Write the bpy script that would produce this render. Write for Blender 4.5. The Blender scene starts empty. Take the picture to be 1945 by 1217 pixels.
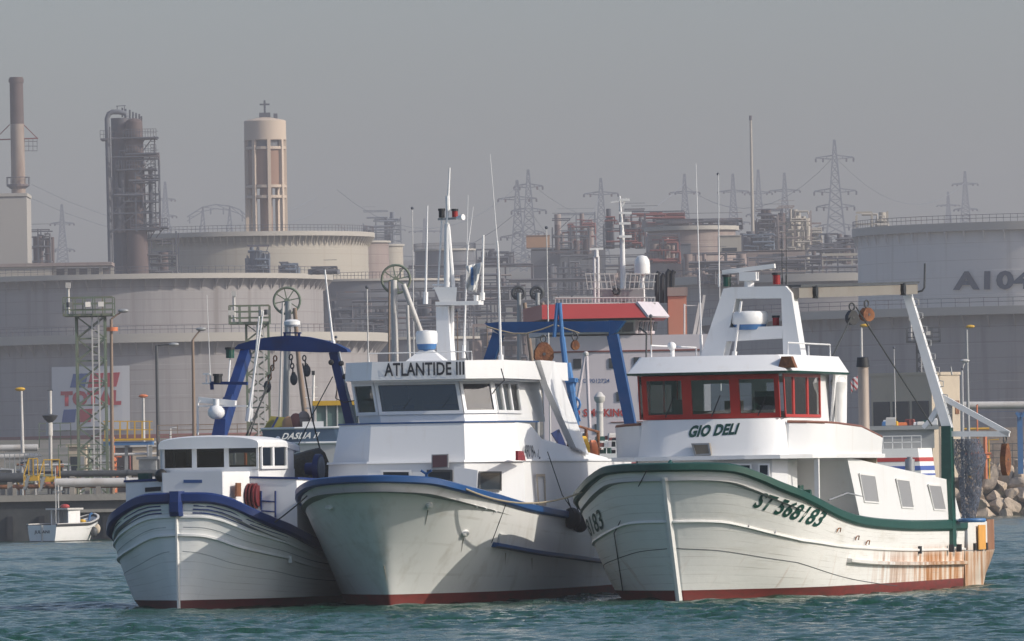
import bpy, bmesh, math, random
import numpy as np
from mathutils import Vector, Matrix
random.seed(7); RNG = np.random.default_rng(7)
R = math.radians
S = bpy.context.scene
# ------------------------------------------------------------------ camera
F = 17000.0; HZ = 2.56; ROLL = R(1.0); YH = -321.5      # focal length in photo pixels, eye height, roll
cam = bpy.data.objects.new("camera", bpy.data.cameras.new("camera")); S.collection.objects.link(cam)
cam.data.sensor_width = 36; cam.data.lens = F / 1945 * 36
cam.data.clip_start = 1; cam.data.clip_end = 20000
cam.matrix_world = Matrix.Translation((0, 0, HZ)) @ Matrix.Rotation(R(90) + math.atan(-YH / F), 4, 'X') @ Matrix.Rotation(-ROLL, 4, 'Z')
S.camera = cam
# ------------------------------------------------------------------ sky, sun, exposure
SUN_EL, SUN_AZ = R(30), R(109)          # azimuth clockwise from +Y
w = bpy.data.worlds.new("World"); S.world = w; w.use_nodes = True
nt = w.node_tree; nt.nodes.clear()
sky = nt.nodes.new('ShaderNodeTexSky'); sky.sky_type = 'NISHITA'; sky.sun_disc = False
sky.sun_elevation = SUN_EL; sky.sun_rotation = SUN_AZ; sky.air_density = 1.0; sky.dust_density = 2.5; sky.ozone_density = 3.0
bg = nt.nodes.new('ShaderNodeBackground'); bg.inputs['Strength'].default_value = 0.15
out = nt.nodes.new('ShaderNodeOutputWorld')
tint = nt.nodes.new('ShaderNodeMix'); tint.data_type = 'RGBA'; tint.blend_type = 'MULTIPLY'; tint.inputs[0].default_value = 1; tint.inputs[7].default_value = (1.0, .985, 1.01, 1)
nt.links.new(sky.outputs[0], tint.inputs[6]); nt.links.new(tint.outputs[2], bg.inputs[0]); nt.links.new(bg.outputs[0], out.inputs[0])
sl = bpy.data.lights.new("sun", 'SUN'); sl.energy = 3.85; sl.angle = R(0.55); sl.color = (1.0, 0.93, 0.82)
sun = bpy.data.objects.new("sun", sl); S.collection.objects.link(sun)
sd = Vector((math.sin(SUN_AZ) * math.cos(SUN_EL), math.cos(SUN_AZ) * math.cos(SUN_EL), math.sin(SUN_EL)))
sun.rotation_euler = sd.to_track_quat('Z', 'Y').to_euler()
S.view_settings.view_transform = 'Standard'; S.view_settings.look = 'None'
S.view_settings.exposure = 0.0; S.view_settings.gamma = 1.0
S.render.engine = 'CYCLES'; S.cycles.use_denoising = True
S.cycles.max_bounces = 6; S.cycles.diffuse_bounces = 2; S.cycles.glossy_bounces = 3
S.cycles.transparent_max_bounces = 12; S.cycles.volume_bounces = 1

# ------------------------------------------------------------------ pixel <-> place
CR, SR = math.cos(ROLL), math.sin(ROLL)
def ray(px, py):
    x, y = px - 972.5, 608.5 - py
    return Vector(((x * CR + y * SR) / F, 1.0, (-x * SR + y * CR - YH) / F))
CAMP = Vector((0, 0, HZ))
def P(px, py, Y): return CAMP + ray(px, py) * Y
def PZ(px, Y, z):                      # point seen in column px at depth Y and height z
    y = (z - HZ) / Y * F + YH
    xs = px - 972.5
    ys = (y + xs * SR) / CR
    return Vector(((xs * CR + ys * SR) / F * Y, Y, z))
def proj(p):
    a, b = (p.x / p.y) * F, (p.z - HZ) / p.y * F + YH
    x, y = a * CR - b * SR, a * SR + b * CR
    return 972.5 + x, 608.5 - y

# ------------------------------------------------------------------ materials
M = {}
def mat(name, col, rough=0.6, metal=0.0, var=0.12, scale=3.0, bump=0.0, bscale=None, dirt=None, damt=0.3, dscale=(1, 1, 1), spec=None, streak=False):
    m = bpy.data.materials.new(name); m.use_nodes = True; n = m.node_tree.nodes; l = m.node_tree.links
    b = n['Principled BSDF']; b.inputs['Roughness'].default_value = rough; b.inputs['Metallic'].default_value = metal
    if spec is not None: b.inputs['Specular IOR Level'].default_value = spec
    tc = n.new('ShaderNodeTexCoord'); nz = n.new('ShaderNodeTexNoise'); nz.inputs['Scale'].default_value = scale; nz.inputs['Detail'].default_value = 6
    l.new(tc.outputs['Object'], nz.inputs['Vector'])
    mx = n.new('ShaderNodeMix'); mx.data_type = 'RGBA'
    c = Vector(col)
    mx.inputs[6].default_value = (*[min(1, v * (1 - var)) for v in c], 1); mx.inputs[7].default_value = (*[min(1, v * (1 + var)) for v in c], 1)
    l.new(nz.outputs['Fac'], mx.inputs[0]); last = mx.outputs[2]
    if dirt:
        mp = n.new('ShaderNodeMapping'); mp.inputs['Scale'].default_value = dscale; l.new(tc.outputs['Object'], mp.inputs['Vector'])
        nd = n.new('ShaderNodeTexNoise'); nd.inputs['Scale'].default_value = 1.0; nd.inputs['Detail'].default_value = 8; nd.inputs['Roughness'].default_value = 0.65
        l.new(mp.outputs[0], nd.inputs['Vector'])
        rp = n.new('ShaderNodeMapRange'); rp.inputs[1].default_value = 0.62 - damt * 0.3; rp.inputs[2].default_value = 0.78 - damt * 0.1; rp.inputs[3].default_value = 0; rp.inputs[4].default_value = min(1, damt * 1.6)
        l.new(nd.outputs['Fac'], rp.inputs[0])
        m2 = n.new('ShaderNodeMix'); m2.data_type = 'RGBA'; l.new(rp.outputs[0], m2.inputs[0]); l.new(last, m2.inputs[6]); m2.inputs[7].default_value = (*dirt, 1)
        last = m2.outputs[2]
    l.new(last, b.inputs['Base Color'])
    if bump:
        nb = n.new('ShaderNodeTexNoise'); nb.inputs['Scale'].default_value = bscale or scale * 4; nb.inputs['Detail'].default_value = 4; l.new(tc.outputs['Object'], nb.inputs['Vector'])
        bp = n.new('ShaderNodeBump'); bp.inputs['Strength'].default_value = bump; bp.inputs['Distance'].default_value = 0.05; l.new(nb.outputs['Fac'], bp.inputs['Height']); l.new(bp.outputs[0], b.inputs['Normal'])
    M[name] = m; return m
def nodes_of(m): return m.node_tree.nodes, m.node_tree.links, m.node_tree.nodes['Principled BSDF']

mat('hull_white', (.77, .76, .73), .42, var=.05, scale=1.2, dirt=(.42, .38, .30), damt=.22, dscale=(.5, .5, 2.2), bump=.12, bscale=5)
mat('hull_white_b', (.74, .74, .72), .30, var=.05, scale=.7, dirt=(.40, .36, .29), damt=.30, dscale=(2.2, 2.2, .30), bump=.10, bscale=2.2)
mat('house_white', (.75, .75, .745), .38, var=.03, scale=1.5, dirt=(.50, .42, .33), damt=.17, dscale=(3.4, 3.4, .45), bump=.05, bscale=6)
mat('antifoul', (.10, .014, .016), .6, var=.3, scale=3, dirt=(.05, .03, .02), damt=.5, dscale=(2, 2, 8))
mat('antifoul_b', (.17, .024, .018), .6, var=.3, scale=3, dirt=(.06, .03, .02), damt=.5, dscale=(2, 2, 8))
mat('navy', (.004, .024, .13), .38, var=.2, scale=4, dirt=(.02, .04, .10), damt=.3, dscale=(2, 2, 4))
mat('blue', (.007, .06, .19), .4, var=.15, scale=4, dirt=(.05, .08, .2), damt=.3, dscale=(2, 2, 4))
mat('royal', (.004, .028, .14), .45, var=.2, scale=3, dirt=(.02, .02, .06), damt=.4, dscale=(2, 2, 2))
mat('light_blue', (.05, .16, .36), .5, var=.2, scale=3)
mat('green', (.006, .06, .045), .42, var=.2, scale=4, dirt=(.05, .14, .11), damt=.25, dscale=(2, 2, 5))
mat('red_paint', (.42, .026, .018), .38, var=.15, scale=4, dirt=(.12, .02, .01), damt=.3, dscale=(2, 2, 2))
mat('rust', (.15, .055, .025), .85, var=.5, scale=5, dirt=(.30, .13, .04), damt=.6, dscale=(2.5, 2.5, 2.5), bump=.4)
mat('dark', (.018, .02, .024), .6, var=.3, scale=5)
mat('black_rubber', (.012, .012, .013), .55, var=.3, scale=6, bump=.3)
mat('grey_metal', (.30, .31, .32), .5, metal=.3, var=.2, scale=3, dirt=(.16, .10, .06), damt=.3, dscale=(2, 2, 2))
mat('dark_metal', (.07, .075, .08), .6, metal=.2, var=.3, scale=3)
mat('white_paint', (.78, .77, .75), .4, var=.06, scale=3, dirt=(.4, .3, .2), damt=.15, dscale=(3, 3, 1))
mat('red_lamp', (.25, .01, .015), .2)
mat('green_lamp', (.01, .07, .055), .2)
mat('rope', (.35, .29, .20), .9, var=.2, scale=20)
mat('dark_rope', (.04, .045, .045), .9)
mat('wood_cap', (.19, .07, .04), .5, var=.3, scale=6)
mat('beige', (.50, .42, .32), .8, var=.1, scale=.6, dirt=(.3, .24, .18), damt=.3, dscale=(.5, .5, .2))
mat('concrete', (.33, .30, .26), .9, var=.2, scale=.8, bump=.3, bscale=4, dirt=(.14, .13, .12), damt=.4, dscale=(.6, .6, .3))
mat('quay_wall', (.045, .05, .052), .85, var=.3, scale=.5, bump=.3, bscale=3, dirt=(.10, .10, .095), damt=.4, dscale=(.6, .6, .4))
mat('yellow', (.62, .36, .02), .5, var=.15, scale=3)
mat('orange', (.60, .17, .06), .5, var=.15, scale=3)
mat('interior', (.20, .17, .13), .8, var=.2, scale=3)
mat('letter_black', (.025, .027, .035), .5)
mat('letter_green', (.005, .05, .035), .45)
mat('letter_blue', (.04, .10, .26), .45)
mat('net', (.10, .085, .055), .95, var=.4, scale=9, bump=.8, bscale=14, dirt=(.05, .08, .12), damt=.4, dscale=(4, 4, 4))
mat('screen_grey', (.30, .30, .31), .35, var=.06, scale=2)
# dark wheelhouse glass: see through, mirror at grazing angle
def glass(name, tint, refl=.06):
    m = bpy.data.materials.new(name); m.use_nodes = True; n = m.node_tree.nodes; l = m.node_tree.links; n.clear()
    o = n.new('ShaderNodeOutputMaterial'); t = n.new('ShaderNodeBsdfTransparent'); t.inputs[0].default_value = (*tint, 1)
    g = n.new('ShaderNodeBsdfGlossy'); g.inputs['Roughness'].default_value = .03
    fr = n.new('ShaderNodeFresnel'); fr.inputs[0].default_value = 1.5
    tc = n.new('ShaderNodeTexCoord'); nz = n.new('ShaderNodeTexNoise'); nz.inputs['Scale'].default_value = 1.3; l.new(tc.outputs['Object'], nz.inputs['Vector'])
    bp = n.new('ShaderNodeBump'); bp.inputs['Strength'].default_value = .15; bp.inputs['Distance'].default_value = .02; l.new(nz.outputs[0], bp.inputs['Height']); l.new(bp.outputs[0], g.inputs['Normal'])
    mx = n.new('ShaderNodeMixShader'); ad = n.new('ShaderNodeMath'); ad.operation = 'ADD'; ad.inputs[1].default_value = refl
    l.new(fr.outputs[0], ad.inputs[0]); l.new(ad.outputs[0], mx.inputs[0]); l.new(t.outputs[0], mx.inputs[1]); l.new(g.outputs[0], mx.inputs[2]); l.new(mx.outputs[0], o.inputs[0])
    M[name] = m
glass('glass', (.86, .90, .90)); glass('glass_dark', (.55, .58, .58), .05)
mat('dark_pane', (.03, .04, .05), .08, var=.2, scale=1)

# ------------------------------------------------------------------ mesh builder
class MB:
    def __init__(s): s.v = []; s.f = []
    def add(s, vs, fs):
        o = len(s.v); s.v += [Vector(v) for v in vs]; s.f += [[i + o for i in f] for f in fs]; return s
    def box(s, c, d, rz=0):
        x, y, z = d[0] / 2, d[1] / 2, d[2] / 2; c = Vector(c); m = Matrix.Rotation(rz, 3, 'Z')
        vs = [c + m @ Vector(p) for p in ((-x, -y, -z), (x, -y, -z), (x, y, -z), (-x, y, -z), (-x, -y, z), (x, -y, z), (x, y, z), (-x, y, z))]
        return s.add(vs, [(0, 3, 2, 1), (4, 5, 6, 7), (0, 1, 5, 4), (1, 2, 6, 5), (2, 3, 7, 6), (3, 0, 4, 7)])
    def bb(s, a, b): return s.box([(a[i] + b[i]) / 2 for i in range(3)], [abs(b[i] - a[i]) for i in range(3)])
    def bar(s, p, q, w, h=None, up=(0, 0, 1)):
        p, q = Vector(p), Vector(q); h = h or w; d = (q - p)
        if d.length < 1e-6: return s
        d.normalize(); up = Vector(up)
        if abs(d.dot(up)) > .98: up = Vector((1, 0, 0))
        a = d.cross(up).normalized() * w / 2; b = a.cross(d).normalized() * h / 2
        vs = [p - a - b, p + a - b, p + a + b, p - a + b, q - a - b, q + a - b, q + a + b, q - a + b]
        return s.add(vs, [(0, 3, 2, 1), (4, 5, 6, 7), (0, 1, 5, 4), (1, 2, 6, 5), (2, 3, 7, 6), (3, 0, 4, 7)])
    def cyl(s, p, q, r, r2=None, n=12, cap=True):
        p, q = Vector(p), Vector(q); r2 = r if r2 is None else r2; d = q - p
        if d.length < 1e-6: return s
        d.normalize(); up = Vector((0, 0, 1)) if abs(d.z) < .95 else Vector((1, 0, 0))
        a = d.cross(up).normalized(); b = d.cross(a)
        vs = []
        for c, rr in ((p, r), (q, r2)):
            for i in range(n):
                t = 2 * math.pi * i / n; vs.append(c + a * math.cos(t) * rr + b * math.sin(t) * rr)
        fs = [(i, i + n, (i + 1) % n + n, (i + 1) % n) for i in range(n)]
        if cap: fs += [list(range(n)), list(range(2 * n - 1, n - 1, -1))]
        return s.add(vs, fs)
    def tube(s, pts, r, n=8, closed=False):
        pts = [Vector(p) for p in pts]; N = len(pts); rr = r if hasattr(r, '__len__') else [r] * N
        vs = []; pa = None
        for k, p in enumerate(pts):
            a = pts[(k + 1) % N] if (closed or k < N - 1) else p; b = pts[k - 1] if (closed or k > 0) else p
            d = (a - b).normalized()
            if pa is None:
                up = Vector((0, 0, 1)) if abs(d.z) < .95 else Vector((1, 0, 0)); A = d.cross(up).normalized()
            else: A = (pa - d * pa.dot(d)).normalized()
            pa = A; B = d.cross(A)
            for i in range(n):
                t = 2 * math.pi * i / n; vs.append(p + (A * math.cos(t) + B * math.sin(t)) * rr[k])
        fs = []
        for k in range(N if closed else N - 1):
            k2 = (k + 1) % N
            for i in range(n): j = (i + 1) % n; fs.append((k * n + i, k2 * n + i, k2 * n + j, k * n + j))
        if not closed: fs += [list(range(n)), list(range(N * n - 1, (N - 1) * n - 1, -1))]
        return s.add(vs, fs)
    def lathe(s, c, prof, n=24, a0=0, a1=2 * math.pi):
        c = Vector(c); full = abs(a1 - a0 - 2 * math.pi) < 1e-4; m = n if full else n + 1; vs = []
        for r, z in prof:
            for i in range(m):
                t = a0 + (a1 - a0) * i / n; vs.append(c + Vector((math.cos(t) * r, math.sin(t) * r, z)))
        fs = []
        for k in range(len(prof) - 1):
            for i in range(n): j = (i + 1) % m if full else i + 1; fs.append((k * m + i, k * m + j, (k + 1) * m + j, (k + 1) * m + i))
        if full:
            if prof[0][0] > 1e-4: fs.append(list(range(m - 1, -1, -1)))
            if prof[-1][0] > 1e-4: fs.append([(len(prof) - 1) * m + i for i in range(m)])
        return s.add(vs, fs)
    def sphere(s, c, r, n=12, sc=(1, 1, 1)):
        prof = []; c = Vector(c); vs = []
        m = n // 2 + 1
        for k in range(m + 1):
            a = -math.pi / 2 + math.pi * k / m
            for i in range(n):
                t = 2 * math.pi * i / n; vs.append(c + Vector((math.cos(a) * math.cos(t) * r * sc[0], math.cos(a) * math.sin(t) * r * sc[1], math.sin(a) * r * sc[2])))
        fs = [(k * n + i, k * n + (i + 1) % n, (k + 1) * n + (i + 1) % n, (k + 1) * n + i) for k in range(m) for i in range(n)]
        return s.add(vs, fs)
    def loft(s, rings, cap0=True, cap1=True, closed=True):
        n = len(rings[0]); vs = [p for r in rings for p in r]; fs = []
        for k in range(len(rings) - 1):
            for i in range(n if closed else n - 1): j = (i + 1) % n; fs.append((k * n + i, k * n + j, (k + 1) * n + j, (k + 1) * n + i))
        if cap0: fs.append(list(range(n - 1, -1, -1)))
        if cap1: fs.append([(len(rings) - 1) * n + i for i in range(n)])
        return s.add(vs, fs)
    def prism(s, poly, off):
        off = Vector(off); a = [Vector(p) for p in poly]; return s.loft([a, [p + off for p in a]])
    def slab(s, quad, t, out=None):          # flat polygon given thickness t, half each side (or outwards)
        a = [Vector(p) for p in quad]; nn = (a[1] - a[0]).cross(a[-1] - a[0]).normalized()
        if out is not None and nn.dot(Vector(out)) < 0: nn = -nn
        return s.loft([[p for p in a], [p + nn * t for p in a]])
    def frame(s, quad, wd, t, out=None):      # border strips round a quad
        a = [Vector(p) for p in quad]; nn = (a[1] - a[0]).cross(a[-1] - a[0]).normalized()
        if out is not None and nn.dot(Vector(out)) < 0: nn = -nn
        n = len(a); c = sum(a, Vector()) / n
        inn = []
        for i in range(n):
            p = a[i]; e1 = (a[(i + 1) % n] - p).normalized(); e0 = (a[i - 1] - p).normalized()
            sn = max(.3, e1.cross(e0).length); inn.append(p + (e1 + e0) * (wd / sn))
        for i in range(n):
            j = (i + 1) % n; s.slab([a[i], a[j], inn[j], inn[i]], t, nn)
        return s
    def build(s, name, m, parent=None, smooth=False, angle=40, fix=True):
        me = bpy.data.meshes.new(name); me.from_pydata([tuple(v) for v in s.v], [], s.f)
        if fix:
            bm = bmesh.new(); bm.from_mesh(me); bmesh.ops.remove_doubles(bm, verts=bm.verts, dist=1e-5) if len(s.v) < 60000 else None
            bmesh.ops.recalc_face_normals(bm, faces=bm.faces); bm.to_mesh(me); bm.free()
        me.materials.append(M[m] if isinstance(m, str) else m)
        o = bpy.data.objects.new(name, me); S.collection.objects.link(o)
        if parent is not None: o.parent = parent
        if smooth:
            for p in me.polygons: p.use_smooth = True
            try: me.set_sharp_from_angle(angle=R(angle))
            except Exception: pass
        return o
def tag(o, label=None, cat=None, group=None, kind=None):
    if label: o['label'] = label
    if cat: o['category'] = cat
    if group: o['group'] = group
    if kind: o['kind'] = kind
    return o
def thing(name, label, cat, loc=(0, 0, 0), rz=0, group=None):
    o = bpy.data.objects.new(name, None); S.collection.objects.link(o); o.location = loc; o.rotation_euler = (0, 0, rz); o.empty_display_size = .3
    return tag(o, label, cat, group)
def copy_tree(o, parent=None):
    c = o.copy(); S.collection.objects.link(c)
    if parent is not None: c.parent = parent
    for ch in list(o.children): copy_tree(ch, c)
    return c
# lettering: unit-box glyph mesh mapped by fn(a in 0..1, b in 0..1) -> point
def letters(txt, fn, m, parent, bold=.0, shear=0.0, name='lettering', sub=False, aspect=None):
    cu = bpy.data.curves.new('t', 'FONT'); cu.body = txt; cu.offset = bold; cu.resolution_u = 3; cu.space_character = 1.0 + bold * 1.5
    ob = bpy.data.objects.new('t', cu); S.collection.objects.link(ob); bpy.context.view_layer.update()
    me = bpy.data.meshes.new_from_object(ob.evaluated_get(bpy.context.evaluated_depsgraph_get()))
    bpy.data.objects.remove(ob); bpy.data.curves.remove(cu)
    xs = [v.co.x for v in me.vertices]; ys = [v.co.y for v in me.vertices]; x0, x1, y0, y1 = min(xs), max(xs), min(ys), max(ys)
    for v in me.vertices:
        b = (v.co.y - y0) / (y1 - y0); a = (v.co.x - x0) / (x1 - x0) + shear * (b - .5)
        v.co = fn(a, b)
    me.materials.append(M[m]); me.name = name
    o = bpy.data.objects.new(name, me); S.collection.objects.link(o); o.parent = parent; return o
def quadmap(q, off=(0, 0, 0)):            # q: bottom-left, bottom-right, top-right, top-left
    a, b, c, d = [Vector(p) for p in q]; off = Vector(off)
    return lambda s, t: (a * (1 - s) + b * s) * (1 - t) + (d * (1 - s) + c * s) * t + off
def pchip(xs, ys):
    xs = np.array(xs, float); ys = np.array(ys, float); h = np.diff(xs); dl = np.diff(ys) / h; n = len(xs); d = np.zeros(n)
    for i in range(1, n - 1):
        if dl[i - 1] * dl[i] > 0: w1 = 2 * h[i] + h[i - 1]; w2 = h[i] + 2 * h[i - 1]; d[i] = (w1 + w2) / (w1 / dl[i - 1] + w2 / dl[i])
    d[0] = dl[0]; d[-1] = dl[-1]
    def f(x):
        x = min(max(x, xs[0]), xs[-1]); i = min(int(np.searchsorted(xs, x, side='right')) - 1, n - 2); t = (x - xs[i]) / h[i]
        return float((1 + 2 * t) * (1 - t) ** 2 * ys[i] + t * (1 - t) ** 2 * h[i] * d[i] + t * t * (3 - 2 * t) * ys[i + 1] + t * t * (t - 1) * h[i] * d[i + 1])
    return f
def lerp(a, b, t): return a + (b - a) * t

# ------------------------------------------------------------------ water
def water():
    rows = [120.0]
    while rows[-1] < 900:
        Y = rows[-1]; rows.append(Y + max(.14, (Y / 200) ** 1.6 * .16))
    rows = np.array(rows); ncol = 440
    u = np.linspace(-1, 1, ncol)
    X = np.outer(rows, u * .085); YY = np.repeat(rows[:, None], ncol, 1)
    Z = np.zeros_like(X)
    for k in range(80):
        lam = .22 * (12 ** (k / 79.)); th = RNG.normal(1.5, .5)
        kx, ky = math.cos(th) * 2 * math.pi / lam, math.sin(th) * 2 * math.pi / lam
        amp = .0075 * lam ** .55; ph = RNG.uniform(0, 6.28)
        px = .5 * np.sin(YY * .31 / lam ** .5 + k) + .5 * np.sin(X * .4 / lam ** .5 + 2 * k)
        w_ = np.sin(kx * X + ky * YY + ph + px * 1.5)
        # keep only waves the local grid can carry
        dy = np.maximum(.14, (YY / 200) ** 1.6 * .16)
        Z += amp * np.clip(lam / (dy * 2.2) - .6, 0, 1) * (w_ - .35 * np.cos(2 * (kx * X + ky * YY + ph + px * 1.5)))
    env = .75 + .35 * np.sin(X * .21 + 1.3 * np.sin(YY * .05)) * np.sin(YY * .11 + X * .07)
    Z *= env
    # plus edge skirt out to the sides
    X = np.concatenate([np.full((len(rows), 1), -1400.), X, np.full((len(rows), 1), 1400.)], 1)
    YY = np.concatenate([rows[:, None], YY, rows[:, None]], 1); Z = np.concatenate([np.zeros((len(rows), 1)), Z, np.zeros((len(rows), 1))], 1)
    top = np.array([[-1400., -20., 0.]] + [[float(x), -20., 0.] for x in X[0, 1:-1]] + [[1400., -20., 0.]])
    V = np.concatenate([top, np.stack([X, YY, Z], -1).reshape(-1, 3)]); nc = ncol + 2; nr = len(rows) + 1
    idx = np.arange(nr * nc).reshape(nr, nc)
    Fq = np.stack([idx[:-1, :-1], idx[:-1, 1:], idx[1:, 1:], idx[1:, :-1]], -1).reshape(-1, 4)
    me = bpy.data.meshes.new('water'); me.vertices.add(len(V)); me.vertices.foreach_set('co', V.ravel())
    me.loops.add(Fq.size); me.loops.foreach_set('vertex_index', Fq.ravel()); me.polygons.add(len(Fq))
    me.polygons.foreach_set('loop_start', np.arange(0, Fq.size, 4)); me.polygons.foreach_set('loop_total', np.full(len(Fq), 4))
    me.update(calc_edges=True); me.polygons.foreach_set('use_smooth', np.ones(len(Fq), bool))
    m = mat('water', (.010, .058, .036), .08, var=.35, scale=.06); n, l, b = nodes_of(m)
    b.inputs['IOR'].default_value = 1.33; b.inputs['Specular IOR Level'].default_value = .24; b.inputs['Roughness'].default_value = .1
    tc = n.new('ShaderNodeTexCoord'); mp = n.new('ShaderNodeMapping'); mp.inputs['Scale'].default_value = (7, 4.2, 1); nb = n.new('ShaderNodeTexNoise'); nb.inputs['Scale'].default_value = 1.; nb.inputs['Detail'].default_value = 5
    l.new(tc.outputs['Object'], mp.inputs[0]); l.new(mp.outputs[0], nb.inputs['Vector'])
    bp = n.new('ShaderNodeBump'); bp.inputs['Strength'].default_value = .7; bp.inputs['Distance'].default_value = .08; l.new(nb.outputs['Fac'], bp.inputs['Height']); l.new(bp.outputs[0], b.inputs['Normal'])
    me.materials.append(m); o = bpy.data.objects.new('water', me); S.collection.objects.link(o); tag(o, kind='structure')
water()

# ------------------------------------------------------------------ land
def ground_z(x, y):
    prof = [(530, 2.7), (700, 3.2), (1000, 7.2), (1150, 9.4), (1250, 11.5), (1350, 17.5), (1500, 27), (2000, 42), (2600, 60), (3500, 88), (4200, 106), (4700, 112)]
    z = float(np.interp(y, [p[0] for p in prof], [p[1] for p in prof]))
    k = min(1, max(0, (y - 1300) / 1500)); return z + k * (4 * math.sin(x * .013 + y * .002) + 2.5 * math.sin(x * .031 + 2))
QUAY_Y = 532.0
def land():
    ys = [QUAY_Y + 1.2, 560, 600, 660, 700, 760, 840, 920, 1000, 1080, 1150, 1250, 1350, 1425, 1500, 1650, 1800, 2000, 2200, 2400, 2600, 2800, 3000, 3200, 3400, 3600, 3800, 4000, 4200, 4400, 4700]
    xs = [-1450 + 25 * i for i in range(117)]
    # shore line: quay on the left and behind the boats, further back at the right where the rocks are
    mb = MB(); n = len(xs)
    def sy(x, y):
        b = 668 if x > 12 else QUAY_Y + 1.2
        return max(y, b + (y - ys[0]) * .0001)
    vs = [(x, sy(x, y), ground_z(x, sy(x, y))) for y in ys for x in xs]
    vs = [(x, y - .3, -1.5) for x, y, z in vs[:n]] + vs; ys = [0] + ys
    mb.add(vs, [(j * n + i, j * n + i + 1, (j + 1) * n + i + 1, (j + 1) * n + i) for j in range(len(ys) - 1) for i in range(n - 1)])
    mat('ground', (.15, .13, .10), .95, var=.35, scale=.05, dirt=(.06, .075, .04), damt=.7, dscale=(.03, .03, .03), bump=.5, bscale=.3)
    tag(mb.build('ground', 'ground', fix=False, smooth=True), kind='structure')
land()
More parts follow.
